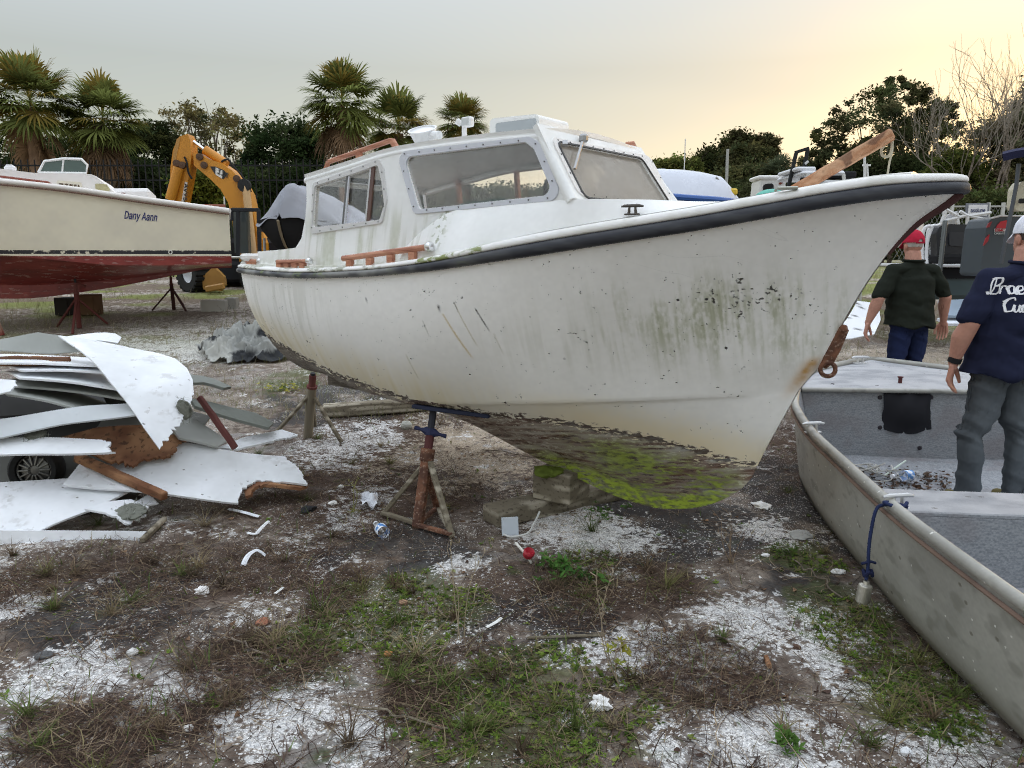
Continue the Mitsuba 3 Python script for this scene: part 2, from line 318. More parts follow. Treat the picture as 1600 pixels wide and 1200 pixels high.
def cabin_col(p, n, uv):
    S, b, z = boat_coords(p)
    big, fine = dfbm(S * 2, z * 2, b * 2), dfbm(S * 40, z * 40, b * 40)
    c = dmix((.80, .80, .79), (.72, .725, .71), sst(.35, .75, big)) * (.95 + .08 * fine)
    streak = dfbm(S * 24, z * 2.5, b * 3); up = sst(.3, .8, n.z)
    w = sst(-.55, -.9, S) * sst(1.95, 1.70, z) * sst(-2.6, -2.1, S)
    c = dmix(c, (.42, .43, .32), w * sst(.42, .72, streak) * (.4 + .5 * fine))
    c = dmix(c, (.50, .50, .42), sst(1.60, 1.48, z) * sst(-.2, -.9, S) * sst(.3, .7, fine) * .6)
    x = (S + .72 - .04 * dn(z * 9, 2.0)) / .05; c = dmix(c, (.25, .27, .16), dr.exp(-x * x) * sst(1.55, 1.65, z) * sst(2.0, 1.85, z) * sst(.52, .62, fine) * .8)
    c = dmix(c, (.60, .60, .55), up * sst(.45, .7, dfbm(S * 9, b * 9, z)) * .5)
    return dmix(c, dmix((.36, .33, .295), (.30, .275, .25), fine), sst(-.35, -.7, n.z) * sst(1.98, 2.02, z))      # roof underside coloured darker, to put in the shade inside the cabin
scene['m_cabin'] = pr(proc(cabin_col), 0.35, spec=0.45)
def rail_col(p, n, uv):
    S, b, z = boat_coords(p); f = dfbm(S * 30, b * 30, z * 60); g = dfbm(S * 6, b * 6, z * 8)
    c = dmix((.020, .022, .030), (.045, .048, .055), sst(.3, .8, dfbm(S * 9, b * 9, z * 30)))
    c = dmix(c, (.30, .30, .28), sst(.1, -1.3, S) * sst(.35, .6, g) * (.35 + .5 * f))
    c = dmix(c, (.13, .16, .06), sst(-.1, -.9, S) * sst(.55, .7, dfbm(S * 9, b * 9, 4.0)) * sst(.4, .6, f) * .8)
    return c
scene['m_rail'] = pr(proc(rail_col), 0.4)
def cap_col(p, n, uv):
    S, b, z = boat_coords(p); f = dfbm(S * 34, b * 34, z * 34); g = dfbm(S * 7, b * 7, 2.0)
    c = dmix((.72, .71, .69), (.63, .62, .58), sst(.4, .7, g)) * (.95 + .07 * f)
    c = dmix(c, (.16, .17, .10), sst(.1, -.9, S) * sst(.45, .62, g) * sst(.38, .6, f) * .8)
    c = dmix(c, (.17, .21, .04), sst(.25, -.1, S) * sst(-1.1, -.7, S) * sst(.48, .6, g) * sst(.35, .55, f) * .9)
    c = dmix(c, (.40, .40, .36), sst(.55, .75, f) * .2)
    return c
scene['m_cap'] = pr(proc(cap_col), 0.5)
def teak_col(p, n, uv):
    f = dfbm(p.x * 9, p.y * 9, p.z * 60); g = dfbm(p.x * 70, p.y * 70, p.z * 160)
    return dmix((.33, .125, .075), (.50, .24, .15), sst(.3, .7, f)) * (.8 + .35 * g)
scene['m_teak'] = pr(proc(teak_col), 0.45)
def dirty(p, n, uv):
    S, b, z = boat_coords(p)
    return dr.clip(.50 + .38 * (dfbm(b * 8, z * 12, 3.0) - .4) + .18 * dfbm(b * 60, z * 70, 1.0) + .28 * sst(2.05, 1.84, z), 0, .9)
scene['m_dirty_glass'] = {'type': 'blendbsdf', 'weight': proc(dirty), 'a': {'type': 'thindielectric', 'int_ior': 1.45},
                          'b': {'type': 'principledthin', 'base_color': rgb(.62, .58, .52), 'roughness': .6, 'diff_trans': 1.1}}
scene['m_side_glass'] = {'type': 'blendbsdf', 'weight': proc(lambda p, n, uv: .006 + .04 * sst(.45, .8, dfbm(p.x * 4, p.y * 4, p.z * 6)) + .02 * dfbm(p.x * 60, p.y * 60, p.z * 60)),
                         'a': {'type': 'thindielectric', 'int_ior': 1.4}, 'b': {'type': 'principledthin', 'base_color': rgb(.55, .52, .47), 'roughness': .6, 'diff_trans': 1.0}}

boat = thing('cabin_boat', 'derelict white cabin boat with mossy keel and black rub rail, propped on stands', 'boat')
part(boat, 'hull', bl(cat(hs, hp, transom, keel)), 'm_hull', label='stained white hull with green moss and peeling bottom paint', smooth=28)
def sheer_path(n=170, s0=-2.785):
    a = np.r_[np.linspace(s0, 1.6, 80), 1.6 + (1.99 - 1.6) * np.sin(np.linspace(0.05, 1, 40) * np.pi / 2)]
    st = np.stack([a, -h_b(a), h_z(a)], 1); po = st[:-1][::-1] * V(1, -1, 1)
    P = np.vstack([st, po]); t = np.gradient(P, axis=0); t[:, 2] = 0; t /= np.linalg.norm(t, axis=1, keepdims=True)
    return P, np.stack([t[:, 1], -t[:, 0], 0 * t[:, 0]], 1)
SP, SN = sheer_path()
def sweep(sec):
    sec = np.asarray(sec, float); P = SP[:, None, :] + SN[:, None, :] * sec[None, :, :1] + V(0, 0, 1) * sec[None, :, 1:] * h_f(SP[:, 0])[:, None, None]
    m = grid(P, close=True); k = len(sec)
    ends = [[0, j, j + 1] for j in range(1, k - 1)] + [[len(m.vertices) - k, len(m.vertices) - k + j + 1, len(m.vertices) - k + j] for j in range(1, k - 1)]
    m = TM(m.vertices, np.vstack([m.faces, ends])); m.fix_normals(); return m
part(boat, 'rub_rail', bl(sweep([(-.01, .0), (.018, -.004), (.030, .004), (.037, .018), (.038, .034), (.035, .050), (.029, .064), (.020, .073), (-.01, .075)])), 'm_rail', label='black rubber rub rail, greyed and mossy aft', smooth=50)
part(boat, 'gunwale', bl(sweep([(-.09, .06), (-.01, .076), (.018, .074), (.025, .082), (.024, .098), (.014, .114), (-.008, .124), (-.05, .130), (-.095, .126)])), 'm_cap', label='white gunwale cap with moss and grime', smooth=50)
# stern board and deck
tr = np.stack([np.full(9, -2.785), np.linspace(-.775, .775, 9), 1.425 + 0 * np.linspace(0, 1, 9)], 1)
part(boat, 'stern_rail', bl(cat(beam(tr[0] + (0, 0, .045), tr[-1] + (0, 0, .045), .06, .09, .02), beam(tr[0] + (0.03, 0, .115), tr[-1] + (0.03, 0, .115), .12, .06, .02))), 'm_cap')
a = np.linspace(-2.76, 1.78, 60); e = np.maximum(h_b(a) - .07, .01); c = np.linspace(-1, 1, 13)
deck = np.stack([np.repeat(a[:, None], 13, 1), e[:, None] * c, (h_z(a) + .115 * h_f(a))[:, None] + .012 * (1 - c ** 2)], -1)
part(boat, 'deck', bl(thick(grid(deck), .02)), 'm_cabin')
# cabin: sides lean in, b = .695 at z 1.85
LEAN = .17
P0s, Ns = V(0, -.695, 1.85), unit(V(0, -1, LEAN))
Exs, Eys = V(1, 0, 0), unit(V(0, LEAN, 1))
P0w, Nw = V(.21, 0, 1.85), unit(V(1, 0, .65))
Exw, Eyw = V(0, 1, 0), unit(V(-.65, 0, 1))
def s2(px, py): q = lp(px, py, P0s, Ns) - P0s; return (q @ Exs, q @ Eys)
def w2(px, py): q = lp(px, py, P0w, Nw) - P0w; return (q @ Exw, q @ Eyw)
def rnd(P, r):
    g = Polygon(P).buffer(-r, join_style=1).buffer(r, quad_segs=8); return Polygon(P) if g.is_empty or g.geom_type != 'Polygon' else g
side = Polygon([s2(*q) for q in [(478, 279), (600, 240), (625, 233), (730, 218), (842, 207), (868, 262), (894, 322)]] + [(.21, -.12), (.10, -.30), (-.9, -.42), (-1.6, -.44)] + [s2(*q) for q in [(405, 412), (402, 393), (440, 390), (462, 387), (471, 372), (477, 340), (479, 310)]]).buffer(0)
fw_out = rnd([s2(*q) for q in [(621, 238), (829, 214), (845, 224), (876, 300), (866, 314), (648, 335)]], .055)
fw_in = rnd([s2(*q) for q in [(632, 246), (822, 222), (835, 232), (863, 297), (857, 306), (655, 328)]], .045)
aw_out = rnd([s2(*q) for q in [(490, 287), (560, 262), (594, 249), (600, 262), (606, 312), (598, 349), (487, 366)]], .03)
aw_in = rnd([s2(*q) for q in [(493, 291), (560, 270), (592, 258), (598, 285), (602, 320), (595, 344), (489, 356)]], .025)
ws_out = rnd([w2(*q) for q in [(859, 215), (1014, 245), (1061, 333), (903, 306)]], .06)
ws_in = rnd([w2(*q) for q in [(868, 223), (1001, 249), (1048, 324), (912, 311)]], .05)
front = Polygon([w2(*q) for q in [(842, 205), (1015, 243)]] + [(.70, -.02), (-.695, -.02)])
front = Polygon([(-.63, .53), (.63, .53), (.70, -.06), (-.70, -.06)])
TS = .035
def on_side(poly, t, off=0.0, sgn=-1):
    m = slab(poly, t, (Exs, Eys, Ns), P0s + Ns * off)
    if sgn > 0: m.vertices = np.asarray(m.vertices) * V(1, -1, 1); m.invert()
    return m
wall_s = side.difference(fw_in.buffer(-.004)).difference(aw_in.buffer(-.004))
part(boat, 'cabin_side', bl(on_side(wall_s, TS, -TS)), 'm_cabin', smooth=20)
side_p = Polygon([s2(*q) for q in [(478, 279), (600, 240), (625, 233), (730, 218), (842, 207), (868, 262), (894, 322)]] + [(.21, -.25), (-2.0, -.25)]).buffer(0)
qz = lambda z: (z - 1.85) * math.sqrt(1 + LEAN ** 2)
far_in = rnd([(-2.17, qz(1.88)), (-2.17, qz(2.115)), (-1.60, qz(2.20)), (-.42, qz(2.24)), (-.22, qz(1.97)), (-.35, qz(1.90))], .03)
far_out = far_in.buffer(.022)
part(boat, 'cabin_side', bl(on_side(side_p.difference(far_in.buffer(-.004)), TS, -TS, 1)), 'm_cabin', smooth=20)
part(boat, 'cabin_front', bl(slab(front.difference(ws_in.buffer(-.004)), TS, (Exw, Eyw, Nw), P0w - Nw * TS)), 'm_cabin', smooth=20)
def bolts(poly, n, put_):
    L = poly.exterior.length; out = []
    for k in range(n):
        q = poly.exterior.interpolate((k + .5) / n * L); out.append(put_(Point(q).buffer(.0048, quad_segs=2)))
    return cat(*out)
ALU = (.52, .53, .57)
w = part(boat, 'far_window', bl(on_side(far_in.buffer(.003), .005, -.012, 1)), 'm_side_glass', smooth=False)
part(w, 'frame', bl(on_side(far_out.difference(far_in), .012, -.002, 1)), 'm_paint', ALU, smooth=20)
for sgn in (-1,):
    w = part(boat, 'side_window', bl(on_side(fw_in.buffer(.003), .005, -.012, sgn)), 'm_side_glass', smooth=False)
    part(w, 'frame', bl(on_side(fw_out.difference(fw_in), .012, -.002, sgn)), 'm_paint', ALU, smooth=20)
    part(w, 'bolts', bl(bolts(fw_out.buffer(-.017), 22, lambda g: on_side(g, .004, .010, sgn))), 'm_paint', (.05, .05, .05), smooth=False, st=1)
    labels[w] = {'label': 'large forward side window in riveted grey metal frame'}
    m1x, m2x = s2(540, 310)[0], s2(575, 310)[0]
    L_, M_, R_ = (aw_in.intersection(Polygon([(x0, -2), (x1, -2), (x1, 2), (x0, 2)])) for x0, x1 in ((-9, m1x), (m1x, m2x), (m2x, 9)))
    w = part(boat, 'side_window', bl(cat(on_side(L_, .005, -.010, sgn), on_side(R_, .005, -.010, sgn))), 'm_side_glass', smooth=False, label='small sliding aft side window of three panes')
    part(w, 'sliding_pane', bl(on_side(M_.buffer(.004), .005, -.020, sgn)), 'm_side_glass', smooth=False)
    part(w, 'frame', bl(on_side(aw_out.difference(aw_in), .014, -.002, sgn)), 'm_paint', (.56, .55, .54), smooth=20)
    for x, wd, col in ((m1x, .020, (.10, .10, .10)), (m1x + .016, .012, ALU), (m2x, .014, (.50, .5, .5)), (m2x + .024, .030, (.10, .05, .04))):
        part(w, 'mullion', bl(on_side(aw_in.intersection(Polygon([(x - wd / 2, -2), (x + wd / 2, -2), (x + wd / 2, 2), (x - wd / 2, 2)])), .012, -.008, sgn)), 'm_paint', col, smooth=False)
    part(w, 'bolts', bl(bolts(aw_out.buffer(-.012), 18, lambda g: on_side(g, .004, .012, sgn))), 'm_paint', (.12, .12, .12), smooth=False, st=1)
w = part(boat, 'windscreen', bl(slab(ws_in.buffer(.003), .005, (Exw, Eyw, Nw), P0w - Nw * .012)), 'm_dirty_glass', smooth=False, label='grimy clouded windscreen')
part(w, 'frame', bl(slab(ws_out.difference(ws_in), .012, (Exw, Eyw, Nw), P0w - Nw * .002)), 'm_paint', (.66, .64, .62), smooth=20)
part(w, 'gasket', bl(slab(ws_in.buffer(.006).difference(ws_in.buffer(-.006)), .008, (Exw, Eyw, Nw), P0w + Nw * .008)), 'm_paint', (.03, .03, .03), smooth=20)
part(w, 'bolts', bl(bolts(ws_out.buffer(-.018), 24, lambda g: slab(g, .004, (Exw, Eyw, Nw), P0w + Nw * .010))), 'm_paint', (.06, .06, .06), smooth=False, st=1)
# roof
tp = [lp(*q, P0s, Ns) for q in [(476, 276), (540, 256), (600, 237), (625, 231), (730, 216), (842, 205)]]
r_z, r_b = PCH([q[0] for q in tp], [q[2] for q in tp]), PCH([q[0] for q in tp], [-q[1] for q in tp])
a = np.linspace(tp[0][0], tp[-1][0], 40); c = np.sin(np.linspace(-1, 1, 25) * np.pi / 2)
roof = np.stack([np.repeat(a[:, None], 25, 1), (r_b(a) - .004)[:, None] * c, r_z(a)[:, None] - .014 + .045 * (1 - c ** 2)], -1)
edge_s = np.stack([a, -(r_b(a) - .016), r_z(a) - .032], 1)
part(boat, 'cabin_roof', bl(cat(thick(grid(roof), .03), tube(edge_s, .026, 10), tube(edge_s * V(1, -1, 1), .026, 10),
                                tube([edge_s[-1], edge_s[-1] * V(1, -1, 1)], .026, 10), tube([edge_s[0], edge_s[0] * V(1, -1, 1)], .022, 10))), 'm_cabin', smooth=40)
for s in (1, -1):
    A, B_ = V(*edge_s[-1]) * V(1, s, 1), V(.205, -.688 * s, 1.845)
    part(boat, 'corner_post', bl(tube([A, B_], [.030, .034], 12)), 'm_cabin', smooth=60)
# trunk: the slope from the windows down to the gunwale, and the coaming of the fore deck
a = np.linspace(-.95, 1.25, 50); zt = PCH([-.95, -.6, .21, .5, .9, 1.25], [1.58, 1.83, 1.855, 1.85, 1.835, 1.87])(a)
bi, bo, zo = np.where(a < .21, .70, .70 * (1 - sm(.21, 1.5, a) * .9)), h_b(a) - .07, h_z(a) + .138 * h_f(a)
bi = np.minimum(bi, bo - .02); bi = np.where(a < -.55, .70 + (bo - .03 - .70) * sm(-.55, -.95, a), bi)
zt = np.maximum(zt, zo + .002); cc = np.linspace(0, 1, 9)
for s in (-1, 1):
    P = np.stack([np.repeat(a[:, None], 9, 1), s * (bo[:, None] + (bi - bo)[:, None] * cc ** 1.15), zo[:, None] + (zt - zo)[:, None] * (cc ** .92)], -1)
    m = grid(P)
    part(boat, 'trunk_side', bl(m), 'm_cabin', smooth=60)
m_ = a >= .2; tt_ = np.linspace(-1, 1, 9)
part(boat, 'fore_trunk', bl(grid(np.stack([np.repeat(a[m_][:, None], 9, 1), bi[m_][:, None] * tt_, zt[m_][:, None] + .01 * (1 - tt_ ** 2)], -1))), 'm_cabin', smooth=60)
# inside
part(boat, 'dashboard', bl(cat(box((-.05, 0, 1.72), (.35, 1.2, .10), ch=.02), box((.02, 0, 1.78), (.14, 1.1, .06), ry=.3))), 'm_matte', (.42, .36, .30))
hw = np.array([(0, .14 * math.cos(t), .14 * math.sin(t)) for t in np.linspace(0, 2 * np.pi, 25)])
wh = cat(tube(hw, .013, 6), *[tube([(0, 0, 0), (0, .14 * math.cos(t), .14 * math.sin(t))], .008, 5) for t in (.5, 2.6, 4.7)])
wh.apply_transform(trimesh.transformations.rotation_matrix(-.4, [0, 1, 0])); wh.apply_translation((-.22, -.18, 1.90))
part(boat, 'steering_wheel', bl(wh), 'm_paint', (.03, .028, .025))
part(boat, 'inside_shelf', bl(beam((-2.2, .60, 1.915), (-.15, .60, 1.955), .06, .022, .006)), 'm_teak')
for x in (-1.72, -1.12): part(boat, 'window_post', bl(beam((x, .61, 1.93), (x, .575, 2.2), .03, .035)), 'm_teak')
gm = trimesh.creation.icosphere(4); gm.vertices = np.asarray(gm.vertices) * V(.55, .40, .26); gm = rough(gm, .05, 6, 4); gm.apply_translation((-.95, .05, 1.69))
obj('folded_canvas', 'teal green canvas heaped inside the cabin, seen through the big side window', 'canvas', bl(gm), 'm_matte', (.045, .20, .16), amp=.3)
part(boat, 'inside_seat', bl(cat(box((-.5, .35, 1.68), (.42, .4, .14), ch=.04), box((-.72, .35, 1.77), (.07, .4, .16), ch=.02))), 'm_matte', (.30, .27, .24))
# side rails of teak with chrome ends
def rail(p, q, r, n, bb, end=True):
    L = lambda x, y, b: lp(x, y, (0, -b, 0), (0, 1, 0))
    A, B_ = L(*p, bb), L(*q, bb)
    key = part(boat, 'hand_rail', bl(tube([A, B_], r, 10)), 'm_teak')
    for k in range(n):
        c = A + (B_ - A) * ((k + .35) / n); part(key, 'rail_block', bl(box(c - (0, 0, r + .022), (.05, .03, .05))), 'm_teak', smooth=False)
    if end:
        d = unit(B_ - A); part(key, 'chrome_end', bl(lathe([(0, 0), (r * 1.15, 0), (r * 1.5, .012), (r * 1.7, .03), (r * 1.4, .045), (r * .7, .047), (r * .7, .035), (0, .035)], 16, B_ - d * .01, d)), 'm_chrome')
rail((536, 404), (668, 386), .019, 4, .885); rail((433, 409), (481, 408), .015, 4, .84); rail((380, 408), (404, 408), .014, 3, .74)
# roof rails
for s in (-1, 1):
    pts = [lp(507, 263, (0, -.60, 0), (0, 1, 0)), lp(513, 253, (0, -.60, 0), (0, 1, 0)), lp(612, 219, (0, -.58, 0), (0, 1, 0)), lp(621, 229, (0, -.58, 0), (0, 1, 0))]
    P = [q * V(1, -s, 1) for q in pts]
    mid_ = (P[1] + P[2]) / 2
    part(boat, 'roof_rail', bl(cat(beam(P[0] - (0, 0, .03), P[1], .03, .03, .006), beam(P[1], P[2], .03, .032, .008), beam(P[2], P[3] - (0, 0, .02), .03, .045, .008), beam(mid_, mid_ - (0, 0, .06), .03, .05, .006))), 'm_teak', smooth=20)
for s0, s1 in ((-.42, -.26), (-.20, -.10)):
    part(boat, 'roof_rail', bl(tube([(s0, .60, 2.27), (s0 + .03, .60, 2.325), (s1 - .03, .60, 2.325), (s1, .60, 2.27)], .018, 8)), 'm_teak')
# roof hatch, search light, flood light
h0 = lp(765, 214, (0, -.28, 0), (0, 1, 0)); h1 = lp(842, 205, (0, -.28, 0), (0, 1, 0)); top = lp(775, 184, (0, -.28, 0), (0, 1, 0))[2]
hp_ = rnd([(h0[0], 2.30), (h1[0], 2.28), (h1[0], top - .01), (h0[0], top)], .035)
hm = slab(hp_, .34, (V(1, 0, 0), V(0, 0, 1), V(0, -1, 0)), (0, .06, 0))
hk = part(boat, 'roof_hatch', bl(hm), 'm_cabin', smooth=35)
part(hk, 'panel', bl(slab(rnd([(h0[0] + .055, 2.33), (h1[0] - .02, 2.32), (h1[0] - .02, top - .035), (h0[0] + .055, top - .035)], .012), .006, (V(1, 0, 0), V(0, 0, 1), V(0, -1, 0)), (0, -.281, 0))), 'm_paint', (.36, .39, .41), smooth=False)
sl = lp(661, 208, (0, -.30, 0), (0, 1, 0)); ax = unit(V(.12, -.42, 1.0))
lk = part(boat, 'search_light', bl(lathe([(0, -.095), (.04, -.09), (.07, -.06), (.085, -.01), (.098, .02), (.102, .028), (.090, .028), (.088, .018), (.0, .010)], 24, sl, ax)), 'm_paint', (.70, .71, .72), label='round white search light tipped up on the roof')
part(lk, 'lens', bl(lathe([(.088, .021), (.06, .030), (0, .036)], 24, sl, ax)), 'm_chrome')
part(lk, 'bracket', bl(cat(tube([sl - (0.0, 0, .02), (sl[0], sl[1], 2.30)], .022, 8), tube([sl + V(.06, 0, -.02), sl + V(.17, -.02, -.03)], .028, 10), tube([sl + V(-.04, .05, -.05), (sl[0] - .16, sl[1] + .03, 2.30)], .02, 8))), 'm_paint', (.68, .69, .70))
fl = lp(729, 191, (0, -.15, 0), (0, 1, 0)); ft = lp(722, 216, (0, -.15, 0), (0, 1, 0))
fk = part(boat, 'flood_light', bl(cat(box(fl + (.01, 0, 0), (.085, .05, .065), ch=.008), lathe([(0, -.02), (.02, -.02), (.022, .02), (0, .022)], 10, fl + (-.07, 0, .005), (-.5, -.6, .5)))), 'm_paint', (.72, .72, .72), label='small white flood light on a slanted stalk')
part(fk, 'lens', bl(box(fl + (.01, -.027, 0), (.065, .006, .048))), 'm_gloss', (.50, .52, .52))
part(fk, 'stalk', bl(beam(fl + (-.02, 0, -.02), ft + (.02, 0, -.06), .03, .03, .006)), 'm_paint', (.75, .75, .76))
# wiper on the windscreen
wp = lambda x, y, o=.03: lp(x, y, P0w + Nw * o, Nw)
part(boat, 'wiper', bl(cat(box(wp(912, 216), (.05, .05, .05), ch=.012), beam(wp(910, 222), wp(898, 264, .02), .014, .012), beam(wp(883, 221), wp(883, 227), .03, .02))), 'm_metal', (.35, .35, .35), label='single stopped wiper')
# deck fittings
cl = bsolve(993, 338, .64)
def cleat(c, d, L, h):
    "a horn cleat: foot, two stems, bar"
    d = unit(d); s = V(-d[1], d[0], 0)
    return cat(beam(c - d * L * .35 + (0, 0, .004), c + d * L * .35 + (0, 0, .004), L * .22, .008, .003), tube([c - d * L * .16, c - d * L * .13 + (0, 0, h)], [L * .075, L * .05], 8), tube([c + d * L * .16, c + d * L * .13 + (0, 0, h)], [L * .075, L * .05], 8),
               tube([c - d * L * .5 + (0, 0, h * .98), c - d * L * .3 + (0, 0, h * 1.06), c + d * L * .3 + (0, 0, h * 1.06), c + d * L * .5 + (0, 0, h * .98)], [L * .04, L * .07, L * .07, L * .04], 8))
ck = cl[0]; zc_ = float(h_z(ck) + .142 * h_f(ck))
part(boat, 'deck_cleat', bl(cleat(V(ck, -float(h_b(ck)) + .045, zc_), (1, .2, 0), .12, .045)), 'm_metal', (.10, .09, .08), label='dark tarnished deck cleat')
q = bsolve(1232, 308, .42); part(boat, 'deck_fairlead', bl(cat(box((q[0], -float(h_b(q[0])) - .012, float(h_z(q[0])) + .125), (.10, .03, .016), ch=.005, rz=.4), tube([(q[0] - .05, -float(h_b(q[0])) - .03, float(h_z(q[0])) + .115), (q[0] - .05, -float(h_b(q[0])) - .038, float(h_z(q[0])) + .115)], .007, 6))), 'm_metal', (.38, .39, .34))
# bow eye on a rusty plate; dark stem band under the rail
st = lambda z, o=.0: V(float(stem_S(z)) + o, 0, z)
ep = [st(1.17, .012), st(1.06, .012), st(1.0, .012), st(.955, .012)]
ek = part(boat, 'bow_plate', bl(cat(tube(ep, [.026, .030, .030, .020], 8, flat=1.25), lathe([(0, 0), (.02, 0), (.02, .015), (0, .016)], 8, ep[0] + V(.005, -.02, 0), (.6, -.8, .1)))), 'm_rust', label='rusty iron plate on the stem with a ring')
rr = np.array([(.038 * math.cos(t), 0, .038 * math.sin(t)) for t in np.linspace(0, 2 * np.pi, 20)]); 
rm = tube(rr, .012, 8); rm.apply_transform(trimesh.transformations.rotation_matrix(.3, [0, 0, 1])); rm.apply_translation(ep[2] + V(.012, -.035, -.055))
part(ek, 'ring', bl(rm), 'm_rust')
z_ = np.linspace(1.56, 1.855, 14)
part(boat, 'stem_band', bl(tube([st(z, .004) for z in z_], np.linspace(.010, .03, 14), 8)), 'm_matte', (.075, .035, .035))
# ------------------------------------------------------------------ the ground
def ell(px0, py0, px1, py1):
    "a patch of the ground between two corners given by their sight lines -> centre and radii in metres"
    a, b, c = at_g((px0 + px1) / 2, (py0 + py1) / 2), at_g(px0, (py0 + py1) / 2), at_g(px1, (py0 + py1) / 2)
    d, e = at_g((px0 + px1) / 2, py0), at_g((px0 + px1) / 2, py1)
    return float(a[0]), float((d[1] + e[1]) / 2), float(abs(c[0] - b[0]) / 2 * 1.15), float(abs(d[1] - e[1]) / 2 * 1.15)
WHITE = [ell(*q) for q in [(0, 1025, 170, 1090), (220, 1050, 310, 1125), (370, 1085, 510, 1165), (-80, 1130, 40, 1215), (500, 1130, 600, 1215), (1090, 940, 1300, 1030), (895, 990, 1090, 1055), (1120, 1100, 1310, 1215), (1305, 1055, 1380, 1100),
                           (1380, 1120, 1560, 1215), (845, 810, 1010, 872), (525, 765, 605, 815), (480, 672, 620, 722), (215, 490, 420, 525), (180, 530, 420, 560), (1170, 820, 1250, 850), (0, 930, 60, 960), (690, 870, 760, 900), (1010, 1110, 1060, 1200), (1040, 1050, 1120, 1080)]]
TAN = [ell(*q) for q in [(630, 655, 860, 750), (560, 690, 700, 740), (840, 800, 960, 850), (1290, 545, 1560, 575)]]
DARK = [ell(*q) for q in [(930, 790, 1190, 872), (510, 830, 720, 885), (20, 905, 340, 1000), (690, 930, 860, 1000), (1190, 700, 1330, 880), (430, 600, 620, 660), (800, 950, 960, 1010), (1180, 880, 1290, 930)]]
GREEN = [ell(*q) for q in [(540, 910, 730, 1010), (640, 1030, 960, 1215), (430, 960, 570, 1050), (1290, 930, 1420, 1060), (1350, 1050, 1520, 1140), (170, 500, 380, 522), (-60, 478, 130, 525), (300, 1080, 380, 1110), (880, 860, 960, 930), (1200, 850, 1300, 890), (420, 575, 500, 610), (600, 1000, 700, 1060)]]
BROWN = [ell(*q) for q in [(380, 690, 760, 800), (110, 855, 500, 925), (1150, 640, 1330, 790), (820, 875, 1090, 955), (60, 1090, 290, 1180), (300, 1000, 480, 1080), (1030, 1000, 1200, 1100), (560, 620, 760, 680), (500, 880, 560, 960), (620, 1050, 700, 1120), (-40, 880, 120, 935)]]
def field_np(E, x, y):
    f = np.full(np.shape(x), -3.0)
    for cx, cy, rx, ry in E: f = np.maximum(f, 1 - ((x - cx) / rx) ** 2 - ((y - cy) / ry) ** 2)
    return f
def masks(x, y, seed=0):
    "how much each kind of ground covers a point, about 0 to 1"
    p = np.stack([x, y, 0 * x], -1); n = lambda k, s: 2.4 * (meshkit.fbm(p * k, 4, s) - .5)
    near = 1 - sm(7, 10, y)
    g = lambda E, k, s, b=0.0: sm(-.35, .35, np.maximum(field_np(E, x, y), -1.3) * .7 + n(k, s) * 1.1 + b)
    return {'white': g(WHITE, 5, 1, .05), 'tan': g(TAN, 5, 2), 'dark': g(DARK, 5, 3), 'green': g(GREEN, 6, 4), 'brown': g(BROWN, 4, 5, .1)}
def ground_col(p, n, uv):
    x, y = p.x, p.y
    a, b, c, d = dfbm(x * 5, y * 5, 1.0), dfbm(x * 5 + 9, y * 5, 2.0), dfbm(x * 2.2, y * 2.2, 3.0), dfbm(x * 22, y * 22, 4.0)
    fine = dfbm(x * 120, y * 120, 5.0, octaves=2)
    def F(E, nn, bias=0.0):
        f = mi.Float(-3)
        for cx, cy, rx, ry in E: f = dr.maximum(f, 1 - dr.square((x - cx) / rx) - dr.square((y - cy) / ry))
        return sst(-.3, .35, dr.maximum(f, -1.3) * .7 + nn + bias)
    sp = dfbm(x * 55, y * 55, 6.0, octaves=2) - .5
    n1, n2, n3 = (a - .5) * 2.6 + (d - .5) * .8, (b - .5) * 2.4 + (d - .5) * 1.3 + sp * 1.9, (c - .5) * 2.6 + (d - .5) * .8
    col = dmix((.10, .075, .060), (.235, .198, .165), sst(.3, .7, d * .6 + c * .4))
    col = dmix(col, (.30, .285, .275), sst(.56, .75, a) * .55)
    col = dmix(col, (.075, .048, .036), F(BROWN, n3, .05) * .8)
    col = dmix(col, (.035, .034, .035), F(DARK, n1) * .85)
    col = dmix(col, (.40, .33, .25), F(TAN, n2) * .85)
    w = F(WHITE, n2, .0)
    col = dmix(col, dmix((.50, .495, .49), (.33, .315, .30), sst(.48, .66, dfbm(x * 34, y * 34, 12.0, octaves=2))), w * (.35 + .65 * sst(.3, .62, d * .6 + .4 * sp + .2)))
    col = dmix(col, (.07, .085, .025), F(GREEN, n1) * .6)
    # crumbs of shell and grit, smaller than the modelled ones
    d1, _, r1 = dvor(x * 75, y * 75); d2, _, r2 = dvor(x * 160 + 7, y * 160)
    cl = sst(.36, .66, dfbm(x * 3, y * 3, 11.0)) * 1.5
    chip = dr.maximum(dr.select(r1 < .05 * cl + .42 * w, sst(.46, .30, d1), 0), dr.select(r2 < .07 * cl + .5 * w, sst(.48, .28, d2), 0))
    col = dmix(col, dmix((.74, .725, .70), (.50, .47, .43), sst(.3, .8, r2)), chip * .9)
    col = dmix(col, (.07, .06, .055), dr.select(r2 > .90, sst(.40, .25, d2), 0) * .8)
    col = col * (.62 + .75 * fine)
    far = sst(8.5, 14, y)
    track = dfbm(x * .5, y * 1.6, 8.0) * .6 + d * .4
    fc = dmix((.145, .112, .085), (.36, .32, .285), sst(.48, .68, track)); fc = dmix(fc, (.15, .165, .05), sst(.47, .62, dfbm(x * .7, y * 1.1, 6.0)) * .9)
    return dmix(col, fc * (.8 + .4 * d), far)
scene['m_ground'] = pr(proc(ground_col), 0.95, spec=0.15)
